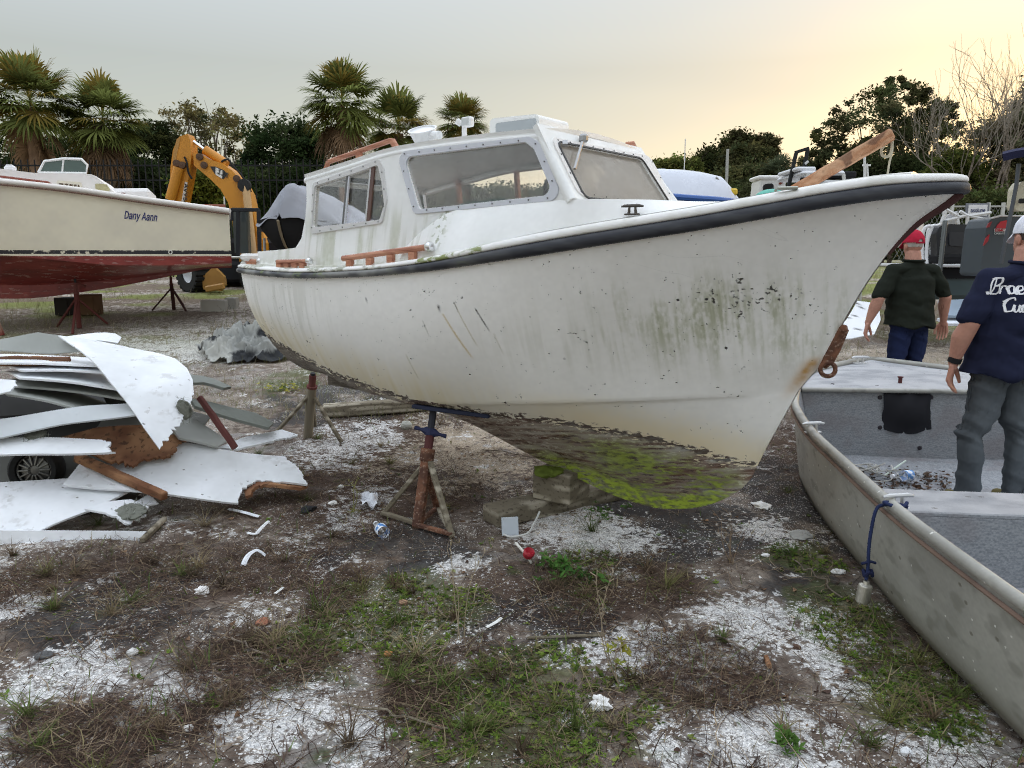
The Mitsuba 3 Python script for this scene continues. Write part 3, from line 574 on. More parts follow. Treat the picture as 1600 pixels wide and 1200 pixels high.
xs = np.unique(np.r_[-500, -300, -180, -110, -70, -45, -30, np.arange(-22, -6, .5), np.arange(-6, 5, .05), np.arange(5, 22, .5), 22, 30, 45, 70, 110, 180, 300, 500])
ys = np.unique(np.r_[-300, -120, -60, -30, -15, -8, -4, -2, 0, .7, np.arange(1.2, 9, .05), np.arange(9, 14, .15), np.arange(14, 30, .5), np.arange(30, 80, 4), 100, 140, 200, 300, 450, 700])
gx, gy = np.meshgrid(xs, ys, indexing='ij')
gm = grid(np.stack([gx, gy, gz(gx, gy)], -1))
scene['ground'] = mikit.ply(gm, 'm_ground', True); labels['ground'] = {'kind': 'structure', 'label': 'patchy ground of white shell grit, dark soil and weeds'}

# ------------------------------------------------------------------ scatter on the ground
def spots(n, accept, x0=-4.2, x1=2.9, y0=1.9, y1=7.5, seed=1):
    "random spots, the density falling with distance, kept where accept says so"
    r = np.random.default_rng(seed); y = y0 * (y1 / y0) ** r.random(n); half = .74 * y
    x = r.uniform(-1, 1, n) * half; ok = (x > x0) & (x < x1); x, y = x[ok], y[ok]
    k = r.random(len(x)) < accept(x, y); x, y = x[k], y[k]
    return np.stack([x, y, gz(x, y)], 1), r
def rot_rand(r, n):
    q = r.normal(size=(n, 4)); q /= np.linalg.norm(q, axis=1, keepdims=True); w, x, y, z = q.T
    return np.stack([np.stack([1 - 2 * (y * y + z * z), 2 * (x * y - z * w), 2 * (x * z + y * w)], -1), np.stack([2 * (x * y + z * w), 1 - 2 * (x * x + z * z), 2 * (y * z - x * w)], -1), np.stack([2 * (x * z - y * w), 2 * (y * z + x * w), 1 - 2 * (x * x + y * y)], -1)], 1)
def stamp(protos, P, size, r, cols, tilt=1.0):
    "copies of small meshes at the points P -> one mesh, a colour per vertex"
    which = r.integers(0, len(protos), len(P)); V_, F_, C_ = [], [], []; off = 0
    a = r.uniform(0, 2 * np.pi, len(P)); R = np.zeros((len(P), 3, 3)); R[:, 0, 0] = R[:, 1, 1] = np.cos(a); R[:, 1, 0] = np.sin(a); R[:, 0, 1] = -np.sin(a); R[:, 2, 2] = 1
    if tilt: 
        t = r.normal(0, tilt, (len(P), 2)); X = np.zeros((len(P), 3, 3)); c, s = np.cos(t[:, 0]), np.sin(t[:, 0]); X[:, 0, 0] = 1; X[:, 1, 1] = c; X[:, 2, 2] = c; X[:, 1, 2] = -s; X[:, 2, 1] = s; R = R @ X
    for k, m in enumerate(protos):
        i = np.where(which == k)[0]; v, f = np.asarray(m.vertices), np.asarray(m.faces)
        vv = np.einsum('nij,vj->nvi', R[i], v) * size[i][:, None, None] + P[i][:, None, :]
        V_.append(vv.reshape(-1, 3)); F_.append((f[None] + (np.arange(len(i)) * len(v))[:, None, None] + off).reshape(-1, 3)); C_.append(np.repeat(cols[i], len(v), 0)); off += len(i) * len(v)
    return TM(np.vstack(V_), np.vstack(F_)), np.vstack(C_)
def flake(r):
    q = r.normal(size=(8, 3)) * V(1, .75, .28); q /= np.abs(q).max(); m = trimesh.convex.convex_hull(q); return TM(m.vertices, m.faces)
rr_ = np.random.default_rng(3); FLAKES = [flake(rr_) for _ in range(10)]
M_ = masks
P, r = spots(90000, lambda x, y: np.clip(.13 * sm(.38, .66, meshkit.fbm(np.stack([x * 3, y * 3, 0 * x], -1), 3, 31)) + .62 * M_(x, y)['white'] + .35 * M_(x, y)['tan'] - .1 * M_(x, y)['green'], 0.01, 1) * .42, seed=11)
sz = .0022 + .0095 * r.random(len(P)) ** 3.4; tn = M_(P[:, 0], P[:, 1])['tan'][:, None]
cl_ = (.46 + .30 * r.random((len(P), 1))) * V(1, .98, .95); cl_ = cl_ * (1 - tn) + tn * V(.62, .52, .40) * (.75 + .4 * r.random((len(P), 1)))
dk = r.random(len(P)) < .12; cl_[dk] = V(.12, .11, .10)
P[:, 2] += sz * .1
m, c = stamp(FLAKES, P, sz, r, cl_, .5)
def put_stuff(name, label, cat_, m, c, mat, smooth=False):
    key = thing(name, label, cat_); labels[key]['kind'] = 'stuff'; scene[key] = mikit.ply((m.vertices, m.faces), mat, smooth, color=np.clip(c, 0, 1)); return key
put_stuff('shell_fragments', 'loose white and tan shell fragments strewn over the ground', 'shell grit', m, c, 'm_matte')
def strands(P, r, L, up, w, cols, seg=3, curl=.5, head=None):
    "thin bent blades from the points P: one mesh and its vertex colours"
    n = len(P); a = r.uniform(0, 2 * np.pi, n) if head is None else head; d = np.stack([np.cos(a), np.sin(a), 0 * a], 1); s = np.stack([-d[:, 1], d[:, 0], 0 * a], 1)
    rows = []; p = P.copy(); el = up.copy(); bend = r.normal(0, curl, n)
    ang = a.copy()
    for k in range(seg + 1):
        wk = (w * (1 - (k / seg) ** 2 * .9))[:, None]; s = np.stack([-np.sin(ang), np.cos(ang), 0 * a], 1)
        rows.append(p - s * wk); rows.append(p + s * wk)
        st_ = (L / seg)[:, None]; p = p + st_ * np.stack([np.cos(ang) * np.cos(el), np.sin(ang) * np.cos(el), np.sin(el)], 1)
        ang = ang + bend / seg; el = el - r.uniform(.1, .7, n) * up / seg * 1.6
    v = np.stack(rows, 1); k2 = 2 * (seg + 1); f = []
    for k in range(seg): f += [[2 * k, 2 * k + 1, 2 * k + 3], [2 * k, 2 * k + 3, 2 * k + 2]]
    f = (np.array(f)[None] + (np.arange(n) * k2)[:, None, None]).reshape(-1, 3); v = v.reshape(-1, 3)
    v[:, 2] = np.maximum(v[:, 2], gz(v[:, 0], v[:, 1]) + .001)
    return TM(v, f), np.repeat(cols, k2, 0)
def tones(r, n, *cs, j=.3): 
    c = np.array(cs)[r.integers(0, len(cs), n)]; return c * (1 + j * r.uniform(-1, 1, (n, 1)))
P, r = spots(5200, lambda x, y: np.clip(.25 + .5 * M_(x, y)['white'] + .5 * M_(x, y)['tan'], 0, 1) * .5, seed=17)
sz = .006 + .012 * r.random(len(P)) ** 2.5; c0 = tones(r, len(P), (.46, .43, .39), (.30, .27, .24), (.60, .58, .55), (.20, .17, .15), (.40, .33, .27)); P[:, 2] += sz * .2; m, c = stamp(FLAKES, P, sz, r, c0, .5)
put_stuff('pebbles', 'mixed grey and tan pebbles lying among the shell grit', 'pebbles', m, c, 'm_matte')
# dead needles and stalks lying about
P, r = spots(95000, lambda x, y: np.clip(.16 + .95 * M_(x, y)['brown'] + .1 * M_(x, y)['dark'] - .16 * M_(x, y)['white'], .05, 1) * .95, seed=21)
n = len(P); P[:, 2] += r.random(n) * .012
m, c = strands(P, r, r.uniform(.05, .20, n), np.abs(r.normal(.10, .16, n)), r.uniform(.0007, .0020, n), tones(r, n, (.11, .07, .052), (.17, .115, .08), (.07, .047, .038), (.30, .23, .155), (.09, .06, .048), (.05, .036, .03)), curl=.9)
scene['m_blade'] = {'type': 'principledthin', 'base_color': VCOL, 'roughness': .7, 'diff_trans': .5}
put_stuff('dead_needles', 'brown dead pine needles and dry stalks matted on the soil', 'pine needles', m, c, 'm_blade')
# low green weeds: little rosettes of leaves
def leaf(l, w, up=.5, fold=.15):
    q = [(0, 0, 0), (l * .45, w, l * up * .45 + fold * w), (l * .45, 0, l * up * .5), (l * .45, -w, l * up * .45 + fold * w), (l, 0, l * up * .75)]
    return TM(q, [[0, 2, 1], [0, 3, 2], [1, 2, 4], [2, 3, 4]])
def rosette(r, k, w):
    out = []
    for i in range(k):
        m = leaf(r.uniform(.6, 1.1), w * r.uniform(.7, 1.2), r.uniform(.1, .9)); a = 2 * np.pi * (i + r.random() * .6) / k
        m.apply_transform(trimesh.transformations.rotation_matrix(a, [0, 0, 1])); m.apply_translation(r.normal(0, .12, 3) * V(1, 1, .3) + V(0, 0, .1)); out.append(m)
    return cat(*out)
ROS = [rosette(rr_, k, w) for k, w in ((5, .26), (6, .2), (4, .3), (7, .16), (5, .34), (3, .36))]
P, r = spots(42000, lambda x, y: np.clip(1.15 * M_(x, y)['green'] - .2 * M_(x, y)['white'] + .012, .0, 1) * .72, seed=31, y1=6.8)
n = len(P); m, c = stamp(ROS, P, r.uniform(.009, .027, n), r, tones(r, n, (.10, .16, .030), (.14, .21, .035), (.075, .12, .028), (.17, .21, .05), (.19, .175, .08), j=.4), .4)
put_stuff('ground_weeds', 'low green weeds spreading in patches over the ground', 'weeds', m, c, 'm_blade')
# grass blades, green and straw
P, r = spots(42000, lambda x, y: np.clip(.55 * M_(x, y)['green'] + .22 * M_(x, y)['brown'] + .05, .0, 1) * .34, seed=41)
n = len(P); m, c = strands(P, r, r.uniform(.04, .12, n), r.uniform(.2, 1.3, n), r.uniform(.0011, .0026, n), tones(r, n, (.10, .16, .04), (.15, .18, .06), (.24, .20, .11), (.30, .25, .15), (.08, .12, .03)), curl=.5)
put_stuff('grass_blades', 'short sparse grass blades, some green and some straw dry', 'grass', m, c, 'm_blade')
# tufts of dry grass
P0, r = spots(300, lambda x, y: np.clip(.5 * M_(x, y)['brown'] + .4 * M_(x, y)['green'] + .14, 0, 1), seed=51, y0=2.1)
k = 46; n = len(P0) * k; P = np.repeat(P0, k, 0) + r.normal(0, .010, (n, 3)) * V(1, 1, 0); sc_ = np.repeat(r.uniform(.5, 1.15, len(P0)), k)
tone = np.repeat(tones(r, len(P0), (.25, .20, .12), (.16, .16, .06), (.13, .095, .06), (.10, .13, .04), (.10, .075, .05)), k, 0) * (1 + .3 * r.uniform(-1, 1, (n, 1)))
m, c = strands(P, r, sc_ * r.uniform(.06, .19, n), r.uniform(.15, 1.2, n), r.uniform(.0010, .0024, n), tone, seg=4, curl=.5)
put_stuff('dry_tufts', 'tufts of dry grass sprouting between the shell patches', 'grass tufts', m, c, 'm_blade')
# dead leaves and bits of bark
def chip_leaf(r):
    q = np.array([(math.cos(t) * r.uniform(.7, 1.1), math.sin(t) * r.uniform(.35, .6), .25 * math.sin(2 * t + r.random()) + .15) for t in np.linspace(0, 2 * np.pi, 8)[:-1]]); return TM(np.vstack([q, [0, 0, .02]]), [[i, (i + 1) % 7, 7] for i in range(7)])
LV = [chip_leaf(rr_) for _ in range(5)]
P, r = spots(900, lambda x, y: .3 + .5 * M_(x, y)['brown'], seed=61); n = len(P); P[:, 2] += .003
m, c = stamp(LV, P, r.uniform(.008, .024, n), r, tones(r, n, (.22, .13, .08), (.14, .09, .06), (.34, .22, .14), (.09, .06, .05)), .4)
put_stuff('dead_leaves', 'curled brown dead leaves and bark bits scattered about', 'dead leaves', m, c, 'm_blade')
# far grass
r = np.random.default_rng(71); n = 30000; y = 7 * (24 / 7) ** r.random(n); x = r.uniform(-.78, .78, n) * y
keep = meshkit.fbm(np.stack([x * .7, y * 1.1, 0 * x], -1), 3, 8) > .47; x, y = x[keep], y[keep]; n = len(x)
m, c = strands(np.stack([x, y, gz(x, y)], 1), r, r.uniform(.06, .22, n), r.uniform(.5, 1.4, n), .0012 * y / 5, tones(r, n, (.14, .16, .05), (.28, .24, .14), (.20, .19, .08), (.30, .26, .18)), seg=2)
put_stuff('rough_grass', 'rough patchy grass farther back in the yard', 'grass', m, c, 'm_blade')
# ------------------------------------------------------------------ stands, blocks, debris heap
from scipy.spatial import Delaunay
from scipy.interpolate import RBFInterpolator
def sheet(pts, step=.05, torn=(), jag=.009, bulge=0.0, extra=(), r=None, smooth=0.0):
    "a bent sheet through a closed ring of points; the edges listed in torn are ragged; extra = further points it passes"
    r = r or np.random.default_rng(len(pts) * 7 + int(abs(pts[0][0]) * 1000)); pts = np.array(pts, float)
    ctr = np.vstack([pts] + ([np.array(extra, float)] if len(extra) else [])); c0 = pts.mean(0)
    _, _, W = np.linalg.svd(pts - c0); ex, ey, nn = W
    to = lambda q: np.stack([(q - c0) @ ex, (q - c0) @ ey], -1)
    f = RBFInterpolator(to(ctr), (ctr - c0) @ nn, kernel='thin_plate_spline', smoothing=smooth)
    ring = []
    for i in range(len(pts)):
        a, b = to(pts[i]), to(pts[(i + 1) % len(pts)]); L = np.linalg.norm(b - a); k = max(1, int(L / (.010 if i in torn else step)))
        nrm = V(-(b - a)[1], (b - a)[0]) / (L + 1e-9)
        for j in range(k):
            q = a + (b - a) * j / k
            if i in torn and j: q = q + nrm * (r.normal(0, jag * .45) + jag * 5 * (meshkit.fbm(np.array([[j * .17, i * 7.3, len(pts) * 1.7]]), 4, 3)[0] - .5))
            ring.append(q)
    ring = np.array(ring); pg = Polygon(ring).buffer(0)
    if pg.geom_type != 'Polygon': pg = max(pg.geoms, key=lambda g: g.area)
    lo, hi = ring.min(0), ring.max(0); gx_, gy_ = np.meshgrid(np.arange(lo[0], hi[0], step), np.arange(lo[1], hi[1], step))
    inner = np.stack([gx_.ravel(), gy_.ravel()], 1); core = pg.buffer(-step * .45)
    inner = np.array([q for q in inner if core.contains(Point(q))]).reshape(-1, 2)
    q = np.vstack([np.array(pg.exterior.coords)[:-1], inner]); D = Delaunay(q).simplices
    D = D[[pg.contains(Point(q[t].mean(0))) for t in D]]
    dist = np.array([pg.exterior.distance(Point(x)) for x in q]); h = f(q) + bulge * sm(0, .3, dist)
    m = TM(c0 + q[:, :1] * ex + q[:, 1:] * ey + h[:, None] * nn, D)
    m.fix_normals()
    if m.face_normals[:, 2].mean() < 0: m.invert()
    return m
def panel_col(p, n, uv):
    f, g = dfbm(p.x * 4, p.y * 4, p.z * 4), dfbm(p.x * 40, p.y * 40, p.z * 40)
    c = dmix((.76, .775, .80), (.66, .675, .69), sst(.35, .7, f)) * (.95 + .08 * g)
    c = dmix(c, (.30, .28, .25), sst(.58, .78, dfbm(p.x * 7 + 4, p.y * 7, p.z * 11)) * .4 * sst(.35, .6, g)); c = dmix(c, (.24, .20, .16), sst(.72, .80, dfbm(p.x * 30, p.y * 30, p.z * 30)) * .3)
    d1, _, r1 = dvor(p.x * 14 + p.z * 5, p.y * 14 + p.z * 9); c = dmix(c, (.10, .09, .08), dr.select(r1 < .05, sst(.12, .05, d1), 0) * .8)
    return c
scene['m_panel'] = pr(proc(panel_col), 0.38, spec=0.45)
def brown_col(p, n, uv):
    f, g = dfbm(p.x * 7, p.y * 7, p.z * 7), dfbm(p.x * 50, p.y * 18, p.z * 50)
    return dmix(dmix((.15, .065, .035), (.34, .18, .095), sst(.3, .7, f)), (.05, .03, .02), sst(.55, .75, g) * .7)
scene['m_ply_brown'] = pr(proc(brown_col), 0.8, spec=0.2)
def jack_stand(name, label, top, foot, r=.034, spread=.30, hgt=.55, col=None, legcol=None, turn=0.3, group=None, handle=True, legs=4, ring=False):
    "a boat stand: slanting legs round a pipe, a screw with its winged nut, a pad"
    top, foot = np.asarray(top, float), np.asarray(foot, float); d = top - foot; L = np.linalg.norm(d); u = d / L
    k = thing(name, label, 'boat stand', group)
    mt = 'm_rust' if col is None else 'm_matte'; lm = 'm_old_wood' if legcol == 'wood' else mt
    part(k, 'pipe', tube([foot, foot + u * L * hgt], r, 12), mt, col, amp=.25, scale=12)
    part(k, 'collar', cat(tube([foot + u * L * hgt, foot + u * L * (hgt + .17)], r * .72, 10), tube([foot + u * L * (hgt - .02), foot + u * L * (hgt + .01)], r * 1.12, 12)), 'm_matte', (.14, .05, .045), amp=.3, scale=15)
    part(k, 'screw', tube([foot + u * L * (hgt + .15), top], r * .52, 8), 'm_matte', (.035, .035, .04))
    if handle:
        hc = foot + u * L * (hgt + .19); s = V(math.cos(turn), math.sin(turn), -.12)
        part(k, 'wing_nut', cat(tube([hc - s * .10, hc - s * .06, hc - s * .02, hc + s * .02, hc + s * .06, hc + s * .10], [.012, .010, .026, .026, .010, .012], 8), tube([hc - u * .02, hc + u * .02], r * .9, 10)), 'm_matte', (.03, .035, .075))
    for i in range(legs):
        a = turn + .6 + i * 2 * np.pi / legs; e = V(math.cos(a), math.sin(a), 0)
        b = foot + e * spread; b[2] = float(gz(b[0], b[1])) + .01
        part(k, 'leg', beam(foot + u * L * (hgt * .80) + e * r * .8, b, .032, .026, .004, up=e), lm, col if lm != 'm_old_wood' else None, amp=.3, scale=12)
    if ring:
        P = [foot + V(math.cos(turn + .6 + i * 2 * np.pi / legs), math.sin(turn + .6 + i * 2 * np.pi / legs), 0) * spread * .9 for i in range(legs)]
        for i in range(legs):
            A, B_ = P[i].copy(), P[(i + 1) % legs].copy(); A[2] = float(gz(A[0], A[1])) + .03; B_[2] = float(gz(B_[0], B_[1])) + .03; part(k, 'base_bar', beam(A, B_, .03, .02, .003), lm, col, amp=.3)
    return k
# under the cabin boat
ct = bp(-.93, -.61, .575)
ft = at_g(652, 826); ft[2] += .0
k = thing('jack_stand', 'rusty slim tripod stand with grey legs under the near chine of the cabin boat', 'boat stand')
tp3 = ct - (0, 0, .03); ax3 = unit(tp3 - ft); SP = lambda t: ft + (tp3 - ft) * t
part(k, 'pipe', beam(ft, SP(.60), .058, .058, .012), 'm_rust', smooth=30)
part(k, 'sleeve', tube([SP(.56), SP(.66)], .042, 12), 'm_rust'); part(k, 'collar', tube([SP(.66), SP(.80)], .026, 10), 'm_matte', (.10, .035, .035), amp=.3, scale=15)
part(k, 'screw', tube([SP(.76), tp3], .021, 8), 'm_matte', (.035, .035, .045))
hc = SP(.80); s_ = V(.93, -.2, -.22); part(k, 'wing_nut', cat(tube([hc - s_ * .10, hc - s_ * .06, hc - s_ * .02, hc + s_ * .02, hc + s_ * .06, hc + s_ * .10], [.013, .010, .028, .028, .010, .013], 8), tube([hc - ax3 * .02, hc + ax3 * .02], .032, 10)), 'm_matte', (.028, .032, .075))
l1, l2, l3 = at_g(597, 808), at_g(707, 843), at_g(684, 800)
for q, mt, a_ in ((l1, 'm_old_wood', .50), (l2, 'm_old_wood', .56), (l3, 'm_rust', .44)): part(k, 'leg', beam(SP(a_) + unit((q - ft) * V(1, 1, 0)) * .03, q + (0, 0, .012), .032, .028, .005), mt)
for A_, B_, mt in ((l1, ft, 'm_old_wood'), (ft + (0, -.02, 0), l2, 'm_rust'), (ft, l3, 'm_rust'), (l3, l2, 'm_old_wood')): part(k, 'base_bar', beam(A_ + (0, 0, .03), B_ + (0, 0, .03), .028, .022, .003), mt)
nrm = unit(BR[0] * V(0, 0, 0) + np.r_[BR * .55, -1.0])
part(k, 'pad', beam(bp(-1.05, -.66, .555), bp(-.52, -.50, .525), .10, .022, .004, up=(0, 0, 1)), 'm_matte', (.028, .033, .06), label='dark blue board as pad')
f2 = at_g(481, 684); t2 = at_y(489, 583, f2[1] - .15)
jack_stand('jack_stand', 'weathered grey wooden tripod stand under the stern quarter of the cabin boat', t2, f2, r=.040, spread=.36, hgt=.80, col=(.23, .20, .15), legcol='wood', turn=1.05, handle=False, legs=3)
def timber(name, label, a, b, w, h, cat_='timber', mat='m_old_wood', ch=.012, seed=1, group=None, col=None):
    m = refine(beam(a, b, w, h, ch), .09); return obj(name, label, cat_, rough(m, .002, 12, seed), mat, col, group)
kb = bp(-.30, 0, float(k_z(-.30))); q0 = at_g(757, 826); q1 = at_g(985, 778); dv = unit((q1 - q0) * V(1, 1, 0))
timber('base_timber', 'weathered grey timber lying on the ground under the keel block', q0 + (0.03, .08, .05), q1 + (0, .10, .05), .17, .10, seed=3, ch=.006)
bc_ = V(kb[0] - .0, kb[1] - .02, 0); zb = float(gz(bc_[0], bc_[1])) + .10
blk = rough(refine(box((bc_[0], bc_[1], (zb + kb[2]) / 2), (.26, .24, kb[2] - zb), rz=-.62, ch=.006), .05), .002, 14, 5)
kbk = obj('keel_block', 'squared wooden block between the keel and the timber, its top mossy', 'wood block', blk, 'm_old_wood')
mm = trimesh.creation.icosphere(3); mm.vertices = np.asarray(mm.vertices) * V(.10, .085, .022); mm = rough(mm, .03, 18, 3); mm.apply_translation((bc_[0] - .07, bc_[1] - .06, kb[2] - .005))
part(kbk, 'moss', mm, 'm_matte', (.10, .13, .02), amp=.6, scale=30)
timber('ground_timber', 'greenish old timber lying in the shadow beneath the stern', at_g(505, 652) + (0, 0, .06), at_g(668, 640) + (0, 0, .06), .14, .12, seed=8)
# ---- the heap of broken panels
Q = lambda *L: [at_y(*q) for q in L]
heap_n = 0
def panel(label, pts, torn=(), mat='m_panel', col=None, t=.010, bulge=0.0, extra=(), frayed=None, step=.06, cat_='panel', name='broken_panel', jag=.012):
    m = sheet(Q(*pts), step, torn, jag, bulge, Q(*extra))
    k = obj(name, label, cat_, thick(m, t), mat, col, smooth=40)
    return k
GREYB = (.30, .31, .29)
panel('big white curled panel draped over the top of the debris heap, pointed at its foot', [(91, 524, 4.95), (140, 530, 5.0), (190, 540, 5.02), (240, 550, 5.0), (272, 559, 4.95), (292, 575, 4.85), (301, 593, 4.75), (303, 617, 4.65), (283, 656, 4.5), (250, 702, 4.32), (225, 668, 4.36), (200, 631, 4.42), (172, 596, 4.52), (150, 569, 4.62), (125, 547, 4.76)], torn=(7, 8), extra=[(215, 600, 4.62), (255, 600, 4.62), (180, 556, 4.85)], t=.008, step=.05)
panel('underside of a grey sheet arching at the top left of the debris heap', [(-60, 545, 4.9), (-60, 536, 5.0), (0, 530, 5.0), (59, 519, 5.02), (95, 524, 5.0), (128, 548, 4.85), (70, 552, 4.92), (0, 547, 4.9)], mat='m_matte', col=GREYB, t=.008)
panel('cream strip of panel lying behind the top of the debris heap', [(92, 527, 5.5), (180, 521, 5.6), (190, 527, 5.6), (184, 536, 5.5), (110, 533, 5.45)], col=None)
panel('brown splintered board under the arching grey sheet of the heap', [(-40, 560, 5.0), (20, 556, 5.05), (110, 557, 5.1), (106, 562, 4.9), (40, 567, 4.85), (-40, 568, 4.8)], torn=(1, 2, 3), mat='m_ply_brown', t=.02)
for i, (lb, y0, y1, x0, x1, Y, c) in enumerate([('topmost', 567, 571, -60, 155, 4.75, None), ('second', 578, 582, 32, 168, 4.70, None), ('third', 590, 608, 30, 186, 4.62, None), ('fourth', 603, 625, 25, 205, 4.66, GREYB), ('fifth and longest', 616, 640, 12, 125, 4.55, GREYB)]):
    panel(f'{lb} thin sheet from the top of the stack at the heap\'s left', [(x0, y0, Y - .05), (x1 * .6 + x0 * .4, (y0 * .45 + y1 * .55) - 2, Y - .02), (x1, y1, Y), (x1 + 50, y1 - 8, Y + .55), (x0 + 60, y0 - 14, Y + .55), (x0 - 30, y0 - 10, Y + .5)], mat='m_panel' if c is None else 'm_matte', col=c, t=.012)
panel('long bent grey plank bowed across the left of the heap', [(-50, 660, 4.4), (20, 652, 4.44), (110, 637, 4.5), (203, 630, 4.55), (213, 648, 4.40), (110, 661, 4.34), (40, 675, 4.3), (-50, 694, 4.25)], mat='m_matte', col=(.46, .48, .49), extra=[(110, 648, 4.40)])
panel('small white torn panel at the left edge of the photo above the plank', [(-50, 590, 4.5), (0, 592, 4.5), (25, 594, 4.5), (28, 603, 4.45), (12, 612, 4.4), (-50, 628, 4.35)], torn=(2, 3))
panel('short white plank with a broken end lying over the wheel', [(-50, 685, 4.34), (80, 683, 4.36), (160, 687, 4.38), (172, 695, 4.34), (180, 706, 4.28), (90, 709, 4.24), (-50, 712, 4.22)], torn=(2, 3), t=.014)
panel('torn brown plywood sheet in the middle of the heap', [(84, 686, 4.62), (150, 668, 4.72), (230, 664, 4.78), (292, 688, 4.75), (252, 714, 4.55), (215, 724, 4.48), (168, 720, 4.46)], torn=(2, 3, 4, 5), mat='m_ply_brown', t=.018, jag=.02)
panel('wide white panel slanting down to the right with a broken brown edge', [(98, 757, 4.30), (127, 721, 4.50), (176, 724, 4.55), (220, 712, 4.62), (290, 691, 4.78), (370, 706, 4.85), (445, 713, 4.92), (470, 736, 4.80), (480, 757, 4.68), (440, 752, 4.66), (402, 750, 4.66), (378, 764, 4.56), (372, 786, 4.44), (285, 775, 4.38), (205, 766, 4.34)], torn=(6, 7, 9, 10, 11), extra=[(300, 740, 4.58)], t=.014, jag=.009)
panel('exposed brown core along the broken edge of the wide white panel', [(381, 766, 4.60), (400, 752, 4.68), (440, 753, 4.70), (481, 758, 4.72), (470, 762, 4.66), (430, 757, 4.62), (402, 759, 4.60), (384, 778, 4.52)], torn=(1, 2, 5, 6), mat='m_ply_brown', t=.02, name='splintered_board', cat_='board')
panel('large white panel at the lower left corner of the heap', [(-60, 757, 4.28), (60, 750, 4.42), (112, 747, 4.46), (203, 766, 4.40), (150, 794, 4.22), (60, 830, 4.05), (0, 852, 3.98), (-60, 872, 3.9)], extra=[(60, 785, 4.2)], t=.014)
panel('low white plank standing on edge along the heap\'s front', [(-60, 828, 3.98), (30, 829, 4.02), (150, 830, 4.06), (229, 830, 4.08), (222, 842, 4.06), (216, 858, 4.05), (100, 858, 4.02), (0, 857, 3.98), (-60, 857, 3.96)], torn=(3, 4), t=.03)
kf = panel('small torn white panel with a frayed grey fibre tip near the heap\'s front', [(132, 795, 4.15), (165, 784, 4.25), (205, 780, 4.32), (230, 790, 4.30), (226, 806, 4.20), (205, 818, 4.12), (188, 812, 4.10), (160, 800, 4.12)], torn=(2, 3, 4, 5, 6), t=.012)
panel('grey sheet with a curved rim poking out right of the curled panel', [(296, 585, 5.1), (330, 590, 5.2), (362, 604, 5.25), (350, 606, 5.1), (318, 597, 5.05), (300, 598, 5.0)], mat='m_matte', col=(.22, .23, .21), t=.02)
panel('long dark sheet reaching out to the right of the heap', [(298, 622, 5.0), (330, 628, 5.1), (400, 645, 5.2), (428, 660, 5.15), (420, 668, 5.0), (360, 652, 4.95), (305, 634, 4.85)], mat='m_matte', col=(.17, .18, .16), t=.02)
panel('narrow white panel at the far right tip of the heap', [(338, 700, 4.9), (385, 682, 5.05), (440, 671, 5.15), (466, 679, 5.1), (420, 690, 5.0), (372, 701, 4.85)], torn=(3,), t=.014)
panel('grey sheet tucked under the curled panel, right side', [(262, 660, 4.8), (300, 652, 4.95), (356, 688, 4.95), (340, 698, 4.8), (280, 684, 4.7)], mat='m_matte', col=(.38, .39, .37), t=.015)
panel('dark filler sheet added deep inside the heap for its shade', [(-50, 720, 4.9), (120, 690, 5.1), (280, 690, 5.2), (320, 720, 5.2), (200, 780, 4.7), (-40, 800, 4.6)], mat='m_matte', col=(.10, .10, .09), t=.02)  # this sheet and the next are dark filler, added to deepen the heap's shade
panel('dark grey filler sheet added under the brown plywood for the shade of the heap', [(170, 640, 4.95), (260, 632, 5.2), (330, 650, 5.3), (300, 690, 5.05), (230, 690, 4.8), (150, 670, 4.75)], mat='m_matte', col=(.16, .16, .15), t=.02)
panel('small white offcut below the wood beam at the heap\'s front', [(212, 784, 4.36), (232, 772, 4.42), (248, 786, 4.38), (226, 790, 4.3)], torn=(1,), t=.01)
bm_ = rough(refine(beam(at_y(120, 714, 4.52), at_y(258, 776, 4.28), .05, .05, .006), .05), .006, 16, 5)
obj('wood_beam', 'split reddish brown beam lying across the white panels of the heap', 'beam', bm_, 'm_ply_brown')
obj('red_post', 'thin red painted post leaning out of the heap\'s right side', 'post', rough(refine(beam(at_y(311, 620, 4.75), at_y(368, 700, 4.70), .030, .035, .004), .06), .004, 14, 2), 'm_matte', (.12, .045, .04), amp=.5, scale=15)
timber('rotten_stick', 'rotten grey stick on the ground before the heap', at_g(222, 850) + (0, 0, .02), at_g(258, 818) + (0, 0, .03), .03, .03, seed=5, ch=.006, cat_='stick')
def frayed(label, c, ax, ay, n=260, seed=1, name='frayed_fibre'):
    "a ragged clump of torn glass fibre"
    r = np.random.default_rng(seed); P = np.asarray(c) + r.normal(0, .4, (n, 1)) * ax + r.normal(0, .4, (n, 1)) * ay + r.normal(0, .006, (n, 3))
    m, cc = strands(P, r, r.uniform(.015, .05, n), r.normal(0, .6, n), r.uniform(.0012, .003, n), tones(r, n, (.25, .26, .22), (.36, .37, .33), (.16, .17, .14)), seg=2)
    core = rough(trimesh.creation.icosphere(3), .35, 2.4, seed); core.apply_scale((np.linalg.norm(ax) * .8, np.linalg.norm(ay) * .8, .018)); B_ = np.eye(4); B_[:3, 0] = unit(ax); B_[:3, 2] = unit(np.cross(ax, ay)); B_[:3, 1] = np.cross(B_[:3, 2], B_[:3, 0]); B_[:3, 3] = c; core.apply_transform(B_)
    k = thing(name, label, 'glass fibre'); v = np.vstack([m.vertices, core.vertices]); f = np.vstack([m.faces, core.faces + len(m.vertices)])
    scene[k] = mikit.ply((v, f), 'm_blade', False, color=np.clip(np.vstack([cc, np.broadcast_to(V(.24, .245, .21), core.vertices.shape)]), 0, 1)); return k
